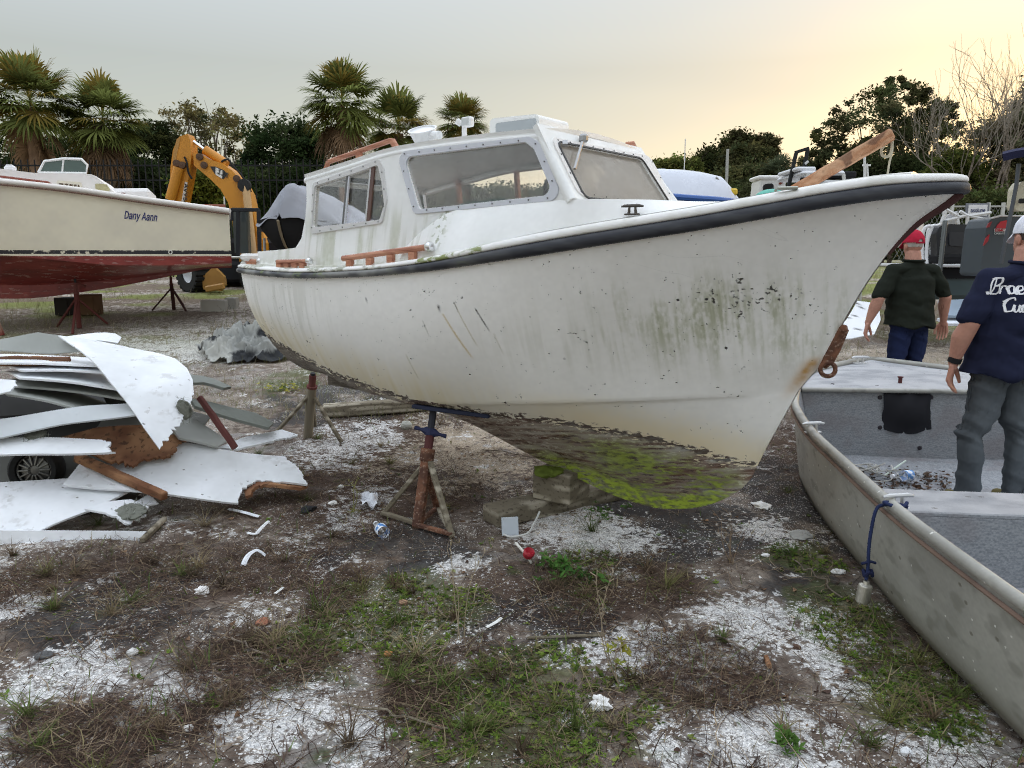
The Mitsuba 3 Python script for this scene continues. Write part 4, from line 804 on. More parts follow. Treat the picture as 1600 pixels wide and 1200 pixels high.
frayed('grey frayed glass fibre clump at the torn corner of the curled panel', at_y(288, 640, 4.54), V(.05, 0, .02), V(-.02, 0, .07), seed=4)
frayed('grey frayed fibre mat on the small torn panel at the heap\'s front', at_y(203, 800, 4.18), V(.10, 0.03, 0), V(0, .08, .03), seed=5, n=420)
frayed('grey fibre scrap behind the short white plank', at_y(55, 680, 4.38), V(.08, 0, .01), V(0, .05, .02), seed=6)
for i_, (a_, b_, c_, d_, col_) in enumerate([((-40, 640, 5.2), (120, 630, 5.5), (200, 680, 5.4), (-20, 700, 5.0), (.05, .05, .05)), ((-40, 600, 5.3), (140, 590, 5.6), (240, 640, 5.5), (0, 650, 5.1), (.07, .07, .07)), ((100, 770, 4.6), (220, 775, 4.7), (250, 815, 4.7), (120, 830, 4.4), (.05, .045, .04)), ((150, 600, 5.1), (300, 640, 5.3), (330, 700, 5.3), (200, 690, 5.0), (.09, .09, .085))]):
    panel(['black filler sheet added low at the left of the heap for shade', 'black filler sheet added high behind the stacked sheets for shade', 'dark filler sheet added on the soil under the heap front for shade', 'dark filler sheet added beneath the curled panel for shade'][i_], [a_, b_, c_, d_], mat='m_matte', col=col_, t=.01)  # added filler: the dark colour stands in for shade between the panels
# the wheel under the heap
wc = at_y(58, 733, 4.78)
wk = thing('car_wheel', 'dusty spoked wheel with its tyre half buried in the debris heap', 'wheel')
yax = unit(V(.22, -1, .12))
part(wk, 'tyre', lathe([(.105, -.07), (.135, -.08), (.152, -.05), (.156, 0), (.152, .05), (.135, .08), (.105, .07), (.105, -.07)], 32, wc, yax), 'm_matte', (.022, .022, .022), smooth=50)
part(wk, 'rim', lathe([(.105, -.06), (.100, .05), (.092, .045), (.088, 0), (.080, .0), (.080, .03), (.03, .042), (.0, .042)], 32, wc, yax), 'm_metal', (.20, .195, .185), amp=.4, scale=20)
sp = []
for a in np.arange(14) * 2 * np.pi / 14:
    x_, y_, n_ = basis(yax); d = x_ * math.cos(a) + y_ * math.sin(a); sp.append(beam(wc + d * .03 + yax * .05, wc + d * .095 + yax * .045, .012, .02, .003, up=yax))
part(wk, 'spokes', cat(*sp), 'm_metal', (.25, .245, .23), st=1)
# ------------------------------------------------------------------ the aluminium skiff
def skiff_col(p, n, uv):
    f, g, h = dfbm(p.x * 3, p.y * 3, p.z * 3), dfbm(p.x * 14, p.y * 9, p.z * 14), dfbm(p.x * 70, p.y * 70, p.z * 70)
    c = dmix((.42, .412, .375), (.335, .328, .30), sst(.3, .7, f)) * (.9 + .18 * h)
    c = dmix(c, (.17, .165, .14), sst(.56, .76, g) * .45); c = dmix(c, (.46, .455, .42), sst(.60, .75, dfbm(p.y * 3, p.z * 14, p.x * 5)) * .45)
    d1, _, r1 = dvor(p.y * 13, p.z * 20); c = dmix(c, (.10, .085, .06), dr.select(r1 < .06, sst(.20, .08, d1), 0) * .6)
    d2, _, r2 = dvor(p.y * 30 + 3, p.z * 38); c = dmix(c, (.72, .71, .68), dr.select(r2 < .04, sst(.2, .1, d2), 0))
    return dmix(c, (.13, .115, .085), sst(.17, .05, p.z) * .7)
scene['m_skiff'] = pr(proc(skiff_col), 0.48, 0.25, spec=0.4)
def skiff_in_col(p, n, uv):
    h, k = dfbm(p.x * 120, p.y * 120, p.z * 120, octaves=2), dfbm(p.x * 6, p.y * 6, p.z * 6)
    wv = dfbm(p.x * 30, p.y * 30, p.z * 160)
    c = dmix((.19, .20, .215), (.32, .33, .345), sst(.25, .75, h * .6 + wv * .4)); c = dmix(c, (.20, .17, .17), sst(.5, .75, k) * .45)
    up = sst(.5, .9, n.z); top = dmix((.36, .36, .37), (.25, .255, .27), sst(.35, .65, k)) * (.9 + .2 * h)
    top = dmix(top, (.40, .40, .41), sst(.5, .7, dfbm(p.x * 4 + 3, p.y * 9, 2.0)) * .5)
    d1, _, r1 = dvor(p.x * 9, p.y * 12); top = dmix(top, (.12, .11, .10), dr.select(r1 < .12, sst(.16, .08, d1), 0) * .7)
    c = dmix(c, top, up)
    fl = up * sst(.14, .10, p.z)
    st = dfbm(p.x * 3, p.y * 5, 7.0); fc = dmix((.31, .275, .225), (.11, .065, .045), sst(.42, .58, st)); fc = dmix(fc, (.06, .045, .04), sst(.6, .75, dfbm(p.x * 9, p.y * 9, 4.0)) * .8)
    return dmix(c, fc * (.75 + .5 * h), fl)
scene['m_skiff_in'] = pr(proc(skiff_in_col), 0.6, 0.0, spec=0.35)
KA = math.radians(7); KV, KN = V(math.sin(KA), math.cos(KA), 0), V(-math.cos(KA), math.sin(KA), 0); K0 = V(3.26, 6.98, 0)
def kp(t, lat, z): return K0 - KV * t + KN * lat + V(0, 0, z)
k_h = PCH([0, .03, .10, .26, .7, 1.5, 2.17, 3.0, 3.9, 5.0, 6.2], [0, .08, .15, .29, .67, .99, 1.15, 1.20, 1.20, 1.13, 1.0])
k_s = PCH([0, 1.5, 2.6, 6.2], [.62, .59, .535, .51])
t_ = np.r_[np.linspace(0, .3, 14), np.linspace(.34, 6.0, 90)]
def skiff_shell(off):
    S = []
    for t in t_:
        hb, zs = float(k_h(t)), float(k_s(t)); hc = max(hb - .07 - .16 * (1 - sm(.2, 2.2, t)), 0) if off == 0 else max(hb - .10 - .16 * (1 - sm(.2, 2.2, t)), 0)
        zb = .035 + .40 * (1 - sm(0, 1.1, t)); hb = max(hb - off, 0); zk = zb - .01 + (.05 if off else 0)
        v = np.linspace(0, 1, 12); up = [(hc + (hb - hc) * (w ** .85), zk + .03 + (zs - zk - .03) * w) for w in v]
        row = [(0, zk), (hc * .5, zk + .006), (hc * .95, zk + .015)] + up
        S.append([kp(t, l, z) for l, z in row[::-1]] + [kp(t, -l, z) for l, z in row[1:]])
    return grid(S)
skiff = thing('aluminium_skiff', 'weathered grey aluminium skiff at the right, a man standing in it', 'skiff')
so, si_ = skiff_shell(0), skiff_shell(.025)
so.invert()
part(skiff, 'hull', so, 'm_skiff', smooth=35); part(skiff, 'liner', si_, 'm_skiff_in', smooth=35)
for s in (1, -1):
    P = np.array([kp(t, s * (float(k_h(t)) - .012), float(k_s(t)) + .004) for t in t_]); Pr = np.array([kp(t, s * (float(k_h(t)) + .006), float(k_s(t)) - .036) for t in t_])
    part(skiff, 'gunwale', tube(P, .024, 10), 'm_skiff', smooth=60); part(skiff, 'rub_strip', tube(Pr, .0085, 6), 'm_matte', (.17, .115, .09), amp=.4, scale=14)
# fore deck, bulkhead, thwarts
td = np.r_[np.linspace(.02, .3, 10), np.linspace(.36, 1.46, 14)]; c = np.linspace(-1, 1, 15)
dk = np.array([[kp(t, (float(k_h(t)) - .03) * x, float(k_s(t)) - .012 + .012 * (1 - x * x)) for x in c] for t in td])
part(skiff, 'fore_deck', thick(grid(dk), .012), 'm_skiff_in', smooth=40)
e = float(k_h(1.46)) - .035
part(skiff, 'deck_lip', tube([kp(1.465, e, float(k_s(1.46)) - .018), kp(1.47, 0, float(k_s(1.46)) - .008), kp(1.465, -e, float(k_s(1.46)) - .018)], .018, 8), 'm_skiff', smooth=60)
hcb = float(k_h(1.44)) - .03
bh = slab([(-hcb, .57), (-hcb + .11, .07), (hcb - .11, .07), (hcb, .57)], .012, (KN * -1, V(0, 0, 1), KV * -1), kp(1.44, 0, -.0))
part(skiff, 'bulkhead', bh, 'm_skiff_in', smooth=False)
hth = 1.13
part(skiff, 'thwart', cat(box(kp(3.62, 0, .405), (2 * hth - .10, .35, .025), rz=-KA, ch=.006), box(kp(3.79, 0, .235), (2 * hth - .16, .014, .32), rz=-KA), box(kp(3.45, 0, .235), (2 * hth - .16, .014, .32), rz=-KA)), 'm_skiff_in', smooth=20)
part(skiff, 'stern_thwart', cat(box(kp(5.5, 0, .40), (1.9, .5, .025), rz=-KA, ch=.006), box(kp(5.26, 0, .23), (1.85, .014, .32), rz=-KA)), 'm_skiff_in', smooth=20)
part(skiff, 'transom', slab([(-1.0, .48), (-.90, .05), (.90, .05), (1.0, .48)], .03, (KN * -1, V(0, 0, 1), KV * -1), kp(5.97, 0, 0)), 'm_skiff', smooth=False)
def kcleat(px, py, z, L=.15):
    q = at_z(px, py, z); return part(skiff, 'cleat', cleat(q, V(1, .15, 0), L, .055), 'm_metal', (.62, .62, .62))
kcleat(1344, 568, .615, .17); kcleat(1270, 676, .515, .14); kcleat(1402, 795, .50, .14)
kq = at_z(1275, 690, .47); part(skiff, 'cleat_post', tube([kq + (0, 0, .03), kq + (0.02, -.03, -.12)], [.035, .04], 12), 'm_skiff', smooth=60)
pq = at_z(1406, 601, .585); part(skiff, 'red_peg', cat(tube([pq, pq + (0, 0, .055)], [.013, .015], 10), tube([pq + (0, 0, .055), pq + (0, 0, .062)], .021, 10), box(pq + (0, 0, .003), (.10, .05, .006))), 'm_matte', (.085, .03, .03))
blt = []
for x, y in [(1294, 589), (1370, 604), (1455, 604), (1390, 596), (1413, 597), (1301, 601)]:
    q = at_z(x, y, .585); blt.append(lathe([(0, 0), (.016, 0), (.014, .008), (0, .009)], 8, q + (0, 0, .0)))
yb = lambda px, py: at_y(px, py, kp(1.454, 0, 0)[1] - .004 + (at_y(px, py, 5.5)[0] - kp(1.454, 0, 0)[0]) * -math.tan(KA))
for x, y in [(1375, 621), (1455, 621), (1375, 668), (1437, 700)]: blt.append(lathe([(0, 0), (.017, 0), (.012, .010), (0, .011)], 8, yb(x, y), -KV))
part(skiff, 'bolts', cat(*blt), 'm_matte', (.035, .03, .035), st=1)
# black cloth pocket on the bulkhead
cx_ = [1380, 1398, 1416, 1434, 1452]; rows = []
for j, v in enumerate(np.linspace(0, 1, 8)):
    row = []
    for i, u in enumerate(np.linspace(0, 1, 10)):
        q = yb(1380 + 73 * u + (2 if v > .5 else 0) * (u - .5) * 2, 613 + (57 + 8 * math.sin(u * np.pi)) * v)
        row.append(q - KV * (.006 + .05 * math.sin(np.pi * min(v * 1.1, 1)) * math.sin(np.pi * u) + .012 * math.sin(u * 14 + v * 5)))
    rows.append(row)
obj('black_pocket', 'black cloth pocket hanging on the skiff\'s forward bulkhead', 'pocket', thick(grid(rows), -.004), 'm_matte', (.016, .016, .02), smooth=50, amp=.3)
# blue rope with a small can as its weight
rc = at_z(1400, 789, .53); P = spline([rc, at_z(1385, 788, .525), at_z(1372, 797, .50) + (0, 0, .015), at_z(1361, 830, .41), at_z(1357, 868, .31), at_z(1356, 890, .25), at_z(1353, 906, .21)], 40)
rk = obj('blue_rope', 'navy blue rope looped over the skiff\'s near rail', 'rope', cat(tube(P, .0075, 8), tube(spline([rc + (.05, 0, -.01), rc + (0, .03, 0), rc + (-.05, .0, 0.01), rc + (0, -.03, 0), rc + (.045, 0, .01)], 20), .0075, 8)), 'm_matte', (.02, .03, .085), amp=.35, scale=90, smooth=60)
kn = at_z(1356, 895, .235); part(rk, 'knot', cat(*[tube(spline([kn + V(.018 * math.cos(a + b), .018 * math.sin(a + b), .012 * math.sin(3 * b)) for b in np.linspace(0, 6, 9)], 16), .007, 6) for a in (0, 2)], tube([kn + (-.03, 0, .04), kn + (.01, 0, .05), kn + (.03, 0, .043)], .006, 6)), 'm_matte', (.015, .02, .06))
cq = at_z(1353, 912, .195); obj('small_can', 'small pale metal can hanging at the end of the blue rope', 'can', lathe([(0, .012), (.012, .012), (.014, 0), (.026, -.006), (.029, -.012), (.029, -.075), (.026, -.082), (0, -.083)], 18, cq, V(.12, 0, 1)), 'm_metal', (.58, .56, .50), amp=.3, scale=30)
# litter in the skiff
def bottle(key, c, ax, L, r, col=None):
    prof = [(0, 0), (r * .9, 0), (r, .01), (r, L * .2), (r * .93, L * .22), (r, L * .25), (r, L * .62), (r * .9, L * .7), (r * .45, L * .86), (r * .38, L * .9), (r * .38, L * .95)]
    put(key, lathe(prof, 20, c, ax), 'm_clear_plastic', smooth=50)
    part(key, 'label', lathe([(r * 1.02, L * .27), (r * 1.02, L * .55)], 20, c, ax), 'm_label', smooth=60)
    part(key, 'cap', lathe([(r * .42, L * .93), (r * .42, L), (0, L * 1.0)], 14, c, ax), 'm_paint', (.75, .76, .78))
def label_col(p, n, uv):
    b = dn(p.x * 55, p.y * 55, p.z * 55); return dmix((.10, .25, .55), (.78, .82, .88), sst(.42, .5, b))
scene['m_label'] = pr(proc(label_col), 0.4)
fz = lambda px, py, up=.0: at_z(px, py, .09 + up)
kb_ = thing('water_bottle', 'clear plastic water bottle lying on the skiff\'s stained floor', 'bottle'); bottle(kb_, fz(1434, 742, .04), V(-1, -.35, .05), .22, .035)
obj('black_box', 'small black box among the litter on the skiff\'s floor', 'box', box(fz(1338, 737, .02), (.10, .06, .05), rz=.4, ch=.008), 'm_matte', (.02, .02, .022))
r = np.random.default_rng(5); w = []
for i in range(9):
    c0 = fz(1372 + r.normal(0, 14), 740 + r.normal(0, 4), .02); w.append(tube(spline([c0 + V(r.normal(0, .09), r.normal(0, .08), abs(r.normal(0, .03))) for _ in range(5)], 22), .004, 5))
obj('wire_tangle', 'tangle of grey and white wires on the skiff\'s floor beside the bottle', 'wires', cat(*w), 'm_matte', (.38, .37, .34), amp=.5, scale=20)
obj('white_rod', 'thin pale rod leaning over the wire tangle in the skiff', 'rod', tube([fz(1382, 743, .02), fz(1415, 720, .06)], .006, 6), 'm_matte', (.55, .62, .55))
r = np.random.default_rng(8); n = 260; P = np.array([fz(1350 + 130 * u, 735 + 38 * v, .004) for u, v in r.random((n, 2))]) + r.normal(0, .05, (n, 3)) * V(1, 1, 0)
m, c = stamp(LV, P, r.uniform(.008, .028, n), r, tones(r, n, (.10, .06, .04), (.06, .04, .03), (.16, .11, .08), (.05, .045, .04)), .35)
put_stuff('leaf_litter', 'dark wet leaf litter on the floor of the skiff', 'leaf litter', m, c, 'm_blade')
# ------------------------------------------------------------------ the two men
def bone(p0, r0, p1, r1): return (np.asarray(p0, float), r0, np.asarray(p1, float), r1)
def hand_bones(w, d, palm_n, s=1.0, curl=.5, side=1):
    "a relaxed hand from the wrist w pointing along d; palm_n = where the palm faces; side = where the thumb is"
    d, palm_n = unit(d), unit(palm_n - d * (np.asarray(palm_n) @ d)); lat = np.cross(d, palm_n) * side; B = []
    L = .09 * s; kn = [w + d * L + lat * o * s for o in (.035, .0125, -.0105, -.033)]
    for q in kn: B.append(bone(w + d * .015 + (q - w - d * L) * .6, .014 * s, q, .0125 * s))
    for q, l, e in zip(kn, (.070, .078, .072, .056), (0, .05, .1, .18)):
        a = curl + e; p, dd = q, d
        for k, (f_, rr0, rr1) in enumerate(((.45, .0105, .0090), (.32, .0090, .0080), (.25, .0080, .0064))):
            dd = unit(dd * math.cos(a * .8) + palm_n * math.sin(a * .8)); n2 = unit(palm_n * math.cos(a * .8) - d * math.sin(a * .8) * 0.6); q2 = p + dd * l * f_ * s
            B.append(bone(p, rr0 * s, q2, rr1 * s)); p = q2
    t0 = w + d * .025 * s + lat * .024 * s; t1 = t0 + (d * .55 + lat * .6 + palm_n * .35) * .042 * s; t2 = t1 + (d * .85 + lat * .2 + palm_n * .45) * .034 * s; t3 = t2 + (d * .9 - lat * .05 + palm_n * .4) * .027 * s
    B += [bone(t0, .017 * s, t1, .0125 * s), bone(t1, .0122 * s, t2, .0108 * s), bone(t2, .0108 * s, t3, .0082 * s)]
    return B
def folds(m, amp, fn, seed=0):
    v = np.asarray(m.vertices); m.fix_normals(); n = m.vertex_normals; m.vertices = v + n * (amp * fn(v))[:, None]; return m
def fabric(base, hi=1.25):
    def c(v):
        f = meshkit.fbm(v * V(6, 6, 3), 4, 3)[:, None]; g = meshkit.fbm(v * 60, 3, 8)[:, None]; return V(*base) * (.75 + .5 * f) * (.8 + .4 * g)
    return c
def skin_col(v):
    f = meshkit.fbm(v * 9, 3, 4)[:, None]; g = meshkit.fbm(v * 70, 3, 6)[:, None]; return (V(.50, .27, .20) * f + V(.40, .185, .135) * (1 - f)) * (.85 + .3 * g)
def man(label, foot, yaw, H, shirt, jeans, cap, girth=1.0, lean=0.0, arm_out=.10, cap_bill='front', shirt_len=.0, feet=True, head_turn=0.0, hair=(.32, .30, .28), stance=.10, shoe=(.05, .05, .05), hand_in=1, sway=0.0):
    "a standing man seen from behind, facing along yaw; H = height"
    k = thing('person', label, 'man'); s = H / 1.78
    X = V(math.cos(yaw), math.sin(yaw), 0); Y = V(-math.sin(yaw), math.cos(yaw), 0); Z = V(0, 0, 1)     # X to his right, Y ahead
    P = lambda x, y, z: np.asarray(foot, float) + (X * (x + sway * max(z - .9, 0)) + Y * (y + lean * max(z - .95, 0)) + Z * z) * s
    E3 = lambda a, b, c: None
    def orb(x, y, z, a, b, c):     # an ellipsoid whose axes follow his body
        return P(x, y, z), (a * s, b * s, c * s)
    S12 = as_tm(m3.Manifold.sphere(1.0, 24)).vertices
    def hullset(sets, L, it):
        M = [m3.Manifold.hull_points(np.vstack([p + (S12[:, :1] * r[0] * X + S12[:, 1:2] * r[1] * Y + S12[:, 2:] * r[2] * Z) for p, r in st])) for st in sets]
        m = m3.Manifold.batch_boolean(M, m3.OpType.Add).refine_to_length(L); m = as_tm(m); m.merge_vertices(); return soften(m, it)
    def ball(x, y, z, r): return P(x, y, z), (r * s, r * s, r * s)
    g = girth
    sh, el, wr = {}, {}, {}
    for q in (1, -1):
        sh[q] = (q * .180 * (.6 + .4 * g), -.005, 1.395); el[q] = (q * (.235 * (.5 + .5 * g) + arm_out * .55), -.03, 1.14); wr[q] = (q * (.235 * (.5 + .5 * g) + arm_out * .95), .035, .90)
    # skin: neck, head, arms, hands in one surface
    parts_ = [[ball(0, -.005, 1.42, .068 * (.6 + .4 * g)), ball(0, .015, 1.56, .060 * (.6 + .4 * g))], [orb(0, .025, 1.665, .077, .096, .105), orb(0, .045, 1.60, .062, .075, .06)], [orb(0, .075, 1.565, .04, .035, .03), orb(0, .04, 1.60, .06, .07, .05)],
              [ball(0, .118, 1.635, .014), ball(0, .126, 1.61, .017)]]
    parts_ += [[orb(q * .078, .02, 1.635, .012, .022, .032), orb(q * .07, .03, 1.635, .008, .015, .02)] for q in (1, -1)]
    for q in (1, -1):
        parts_ += [[ball(*sh[q], .06), ball(*el[q], .046 * (.7 + .3 * g))], [ball(*el[q], .046 * (.7 + .3 * g)), ball(el[q][0] + q * .012, -.0, 1.06, .049 * (.7 + .3 * g)), ball(*wr[q], .029)]]
        parts_ += [[ball(q * .05, 0, 1.38, .065), ball(*sh[q], .05)]]
    B = []
    for q in (1, -1):
        w = P(*wr[q]); d = unit(P(*wr[q]) - P(*el[q])) * .6 + V(0, 0, -1) * .6
        B += hand_bones(w, d, -X * q * hand_in + Y * (-.9), s * 1.15, .42, side=(q if hand_in > 0 else q))
    MM = [m3.Manifold.hull_points(np.vstack([S12 * r0 + p0, S12 * r1 + p1])) for p0, r0, p1, r1 in B]
    MM += [m3.Manifold.hull_points(np.vstack([p + (S12[:, :1] * r[0] * X + S12[:, 1:2] * r[1] * Y + S12[:, 2:] * r[2] * Z) for p, r in st])) for st in parts_]
    for q in (1, -1): MM.append(m3.Manifold.hull_points(np.vstack([S12 * .029 * s + P(*wr[q]), S12 * .022 * s * V(1, 1, 1) + P(*wr[q]) + V(0, 0, -.03) * s])))
    skin = as_tm(m3.Manifold.batch_boolean(MM, m3.OpType.Add).refine_to_length(.008)); skin.merge_vertices(); soften(skin, 6)
    part(k, 'body', skin, 'm_skin', skin_col, smooth=True)
    # shirt: torso and sleeves, loose over the belt
    hem = .87 - shirt_len
    tor = [[orb(0, -.01, 1.40, .10 + .05 * g, .085, .05), orb(0, .0, 1.28, .165 + .045 * g, .105 + .03 * g, .10)], [orb(0, 0, 1.30, .165 + .045 * g, .11 + .03 * g, .10), orb(0, .0, 1.06, .155 + .06 * g, .11 + .058 * g, .09)],
           [orb(0, .0, 1.06, .155 + .06 * g, .11 + .058 * g, .09), orb(0, -.005, hem + .03, .172 + .055 * g, .135 + .05 * g, .012)], [ball(0, -.008, 1.475, .074 * (.6 + .4 * g)), orb(0, -.01, 1.385, .15 + .015 * g, .08, .04)]]
    for q in (1, -1):
        m_ = tuple(np.array(sh[q]) * .20 + np.array(el[q]) * .80)
        tor += [[orb(q * .06, 0, 1.43, .06, .08, .045), ball(*sh[q], .068 * (.75 + .25 * g))], [ball(*sh[q], .068 * (.75 + .25 * g)), orb(m_[0] + q * .006, m_[1], m_[2] - .02, .076 * (.7 + .3 * g), .078, .05)], [ball(*sh[q], .066), orb(q * .145, 0, 1.26, .05, .085, .10)]]
    m = hullset(tor, .018, 6); v = np.asarray(m.vertices)
    loc = lambda v: np.stack([(v - foot) @ X / s - sway * np.maximum((v - foot) @ Z / s - .9, 0), (v - foot) @ Y / s, (v - foot) @ Z / s], 1)
    def shirt_folds(v):
        l = loc(v); low = sm(1.32, .95, l[:, 2]); a = meshkit.fbm(np.stack([l[:, 0] * 3 + l[:, 2] * 2.4, l[:, 1] * 3, l[:, 2] * 7], 1), 3, 12) - .5
        b = np.abs(meshkit.noise(np.stack([l[:, 0] * 5 - l[:, 2] * 5, l[:, 1] * 5, l[:, 2] * 9 + l[:, 0] * 5], 1), 5) - .5); c = np.sin(l[:, 0] * 34 + 6 * meshkit.noise(l * 3, 2)) * sm(1.15, .9, l[:, 2])
        return a * (.9 + .8 * low) + (b - .25) * .9 * (.5 + low) + c * .28
    m = folds(m, .040 * s, shirt_folds)
    l = loc(np.asarray(m.vertices)); col = sm(1.485, 1.497, l[:, 2])
    m.vertices = np.asarray(m.vertices) + ((l[:, 2] < hem + .05) * (.010 * np.sin(l[:, 0] * 21 + 1)))[:, None] * s * Z
    cut = trimesh.intersections.slice_mesh_plane(m, [0, 0, -1], foot + Z * 1.508 * s + Y * 0)     # neckline
    shirt_key = part(k, 'shirt', cut, 'm_cloth', fabric(shirt), smooth=True)
    nb = np.array([P(.078 * (.6 + .4 * g) * 1.0 * math.cos(t), -.004 + .082 * (.6 + .4 * g) * math.sin(t), 1.502 + .006 * math.sin(t)) for t in np.linspace(0, 2 * np.pi, 28)])
    part(shirt_key, 'collar', tube(nb, .011 * s, 8, cap=False), 'm_cloth', fabric(tuple(np.array(shirt) * .8)), smooth=60)
    # jeans
    hip = [[orb(0, -.015, .96, .140 + .035 * g, .10 + .03 * g, .04), orb(0, -.02, .86, .145 + .04 * g, .115 + .025 * g, .06)]]
    for q in (1, -1):
        fx = q * stance
        hip += [[orb(q * .085, -.02, .85, .10 * (.8 + .2 * g), .11, .07), ball(q * .097, .0, .60, .088 * (.8 + .2 * g))], [ball(q * .097, .0, .60, .086 * (.8 + .2 * g)), ball(fx, .015, .46, .075)], [ball(fx, .015, .46, .074), orb(fx, -.015, .30, .072, .075, .05)], [orb(fx, -.015, .30, .070, .073, .05), orb(fx, -.01, .075, .073, .082, .02)]]
    m = hullset(hip, .016, 6)
    def leg_folds(v):
        l = loc(v); kx = sm(.30, .05, l[:, 2]) + sm(.12, 0, np.abs(l[:, 2] - .47)) + sm(.10, 0, np.abs(l[:, 2] - .80)) * .8
        a = np.abs(meshkit.noise(np.stack([l[:, 0] * 6 + l[:, 2] * 5, l[:, 1] * 6, l[:, 2] * 19 + l[:, 0] * 9], 1), 4) - .5) - .25; return a * (.6 + 1.5 * kx) + (meshkit.fbm(l * 8, 3, 2) - .5) * .7
    m = folds(m, .032 * s, leg_folds)
    jk = part(k, 'jeans', m, 'm_cloth', lambda v: fabric(jeans)(v) * (1 + .7 * (sm(.16, .0, np.abs(np.abs(loc(v)[:, 0]) - .10)) * sm(.95, .6, loc(v)[:, 2]) * sm(-.02, -.07, loc(v)[:, 1])))[:, None], smooth=True)
    for q in (1, -1):
        pk = np.array([[P(q * .095 + .062 * a, -.148 - .03 * g + .018 * abs(a) + .03 * (1 - b), .86 - .13 * b + (.012 * abs(a) if b == 1 else 0)) for a in np.linspace(-1, 1, 7)] for b in np.linspace(0, 1, 6)])
    if feet:
        for q in (1, -1):
            fx = q * stance
            m = hulls([bone(P(fx, -.07, .045), .036 * s, P(fx, .02, .05), .043 * s), bone(P(fx, .02, .05), .043 * s, P(fx + q * .012, .15, .035), .034 * s)], .012, 4)
            v = np.asarray(m.vertices); v[:, 2] = np.maximum(v[:, 2], foot[2] + .004); m.vertices = v; part(k, 'shoe', m, 'm_matte', shoe, amp=.3)
    # cap and hair
    hc = P(0, .022, 1.675); th = trimesh.creation.icosphere(4); v = np.asarray(th.vertices).copy(); dome = v * V(.088, .108, .118)
    keep = v[:, 2] > -.06; loc2w = lambda q: hc + (q[:, :1] * X + q[:, 1:2] * Y + q[:, 2:] * Z) * s
    back = -1 if cap_bill == 'front' else 1
    gap = (np.abs(v[:, 0]) < .42) & (v[:, 1] * back * -1 < 0) if False else (np.abs(v[:, 0]) < .40) & (v[:, 1] < -.4) & (v[:, 2] < .30 - (v[:, 0] / .40) ** 2 * .34)
    f = np.asarray(th.faces); fk = f[keep[f].all(1) & ~gap[f].all(1)]
    q_ = TM(loc2w(dome * 1.04), fk); q_.remove_unreferenced_vertices()
    ck = part(k, 'cap', thick(q_, .004), 'm_cloth', fabric(cap), smooth=40)
    bl_ = np.array([[(.083 * (1 - .1 * b) * math.cos(t), .020 + (.085 + .075 * b) * math.sin(t), -.006 - .055 * b * math.sin(t)) for t in np.linspace(.35, np.pi - .35, 14)] for b in np.linspace(0, 1, 6)])
    part(ck, 'bill', thick(grid(loc2w(bl_.reshape(-1, 3)).reshape(bl_.shape)), .004), 'm_cloth', fabric(tuple(np.array(cap) * .9)))
    st_ = np.array([(.048 * math.sin(t) * 1.0, -.104 + .012 * abs(math.sin(t)) ** 2, -.004 + 0 * t) for t in np.linspace(-1.2, 1.2, 9)])
    part(ck, 'strap', tube(loc2w(st_), .006 * s, 6, flat=1.6), 'm_cloth', fabric(tuple(np.array(cap) * .85)))
    part(ck, 'button', lathe([(0, 0), (.009, 0), (.007, .005), (0, .006)], 10, hc + Z * .1225 * s), 'm_cloth', fabric(cap))
    hv = v * V(.081, .100, .106); hk = (v[:, 2] < .55) & (v[:, 2] > -.46 - .25 * (v[:, 1] > 0)) & ((v[:, 1] < .10) | (v[:, 2] > .0)); fk = f[hk[f].all(1)]
    q_ = TM(loc2w(hv), fk); q_.remove_unreferenced_vertices(); q_ = rough(q_, .003, 60, 2)
    part(k, 'hair', thick(q_, .003), 'm_matte', lambda v: V(*hair) * (.6 + .8 * meshkit.fbm(v * V(90, 90, 25), 3, 5))[:, None], smooth=50)
    ey = []
    for q in (1, -1): ey.append(trimesh.creation.icosphere(2, .011 * s)); ey[-1].apply_translation(P(q * .031, .112, 1.655))
    [part(k, 'eye', e_, 'm_gloss', (.6, .58, .55)) for e_ in ey]; part(k, 'mouth', tube([P(-.024, .112, 1.578), P(0, .118, 1.576), P(.024, .112, 1.578)], .005, 6), 'm_skin', (.32, .13, .11))
    return k, P, wr, el, s
scene['m_cloth'] = pr(VCOL, 0.9, spec=0.15)
scene['m_skin'] = pr(VCOL, 0.5, spec=0.35)
r0 = at_z(1410, 725, 0.02); f_red = V(3.77, 7.35, float(gz(3.77, 7.35)))
man('man in red cap, dark green t-shirt and blue jeans standing beyond the skiff', f_red, .16, 1.72, (.014, .017, .0125), (.012, .018, .052), (.40, .020, .045), girth=1.45, arm_out=.13, shirt_len=.03, hair=(.42, .38, .35))
f_nav = at_y(1562, 790, 4.42); f_nav[0], f_nav[2] = 2.83, .08
kn_, Pn, wrn, eln, sn = man('man in white cap, navy t-shirt with white script and faded jeans in the skiff', f_nav, .06, 1.70, (.014, .017, .040), (.062, .07, .078), (.70, .71, .78), girth=1.42, arm_out=.0, shirt_len=.06, hair=(.07, .05, .04), stance=.15, sway=.15, shoe=(.12, .10, .04))
# wrist watch on his left arm
wq = Pn(*wrn[-1]); dn_ = unit(wq - Pn(*eln[-1])); part(kn_, 'wrist_watch', lathe([(.030, -.016), (.036, -.016), (.036, .016), (.030, .016)], 20, wq - dn_ * .02, dn_), 'm_matte', (.015, .015, .017))
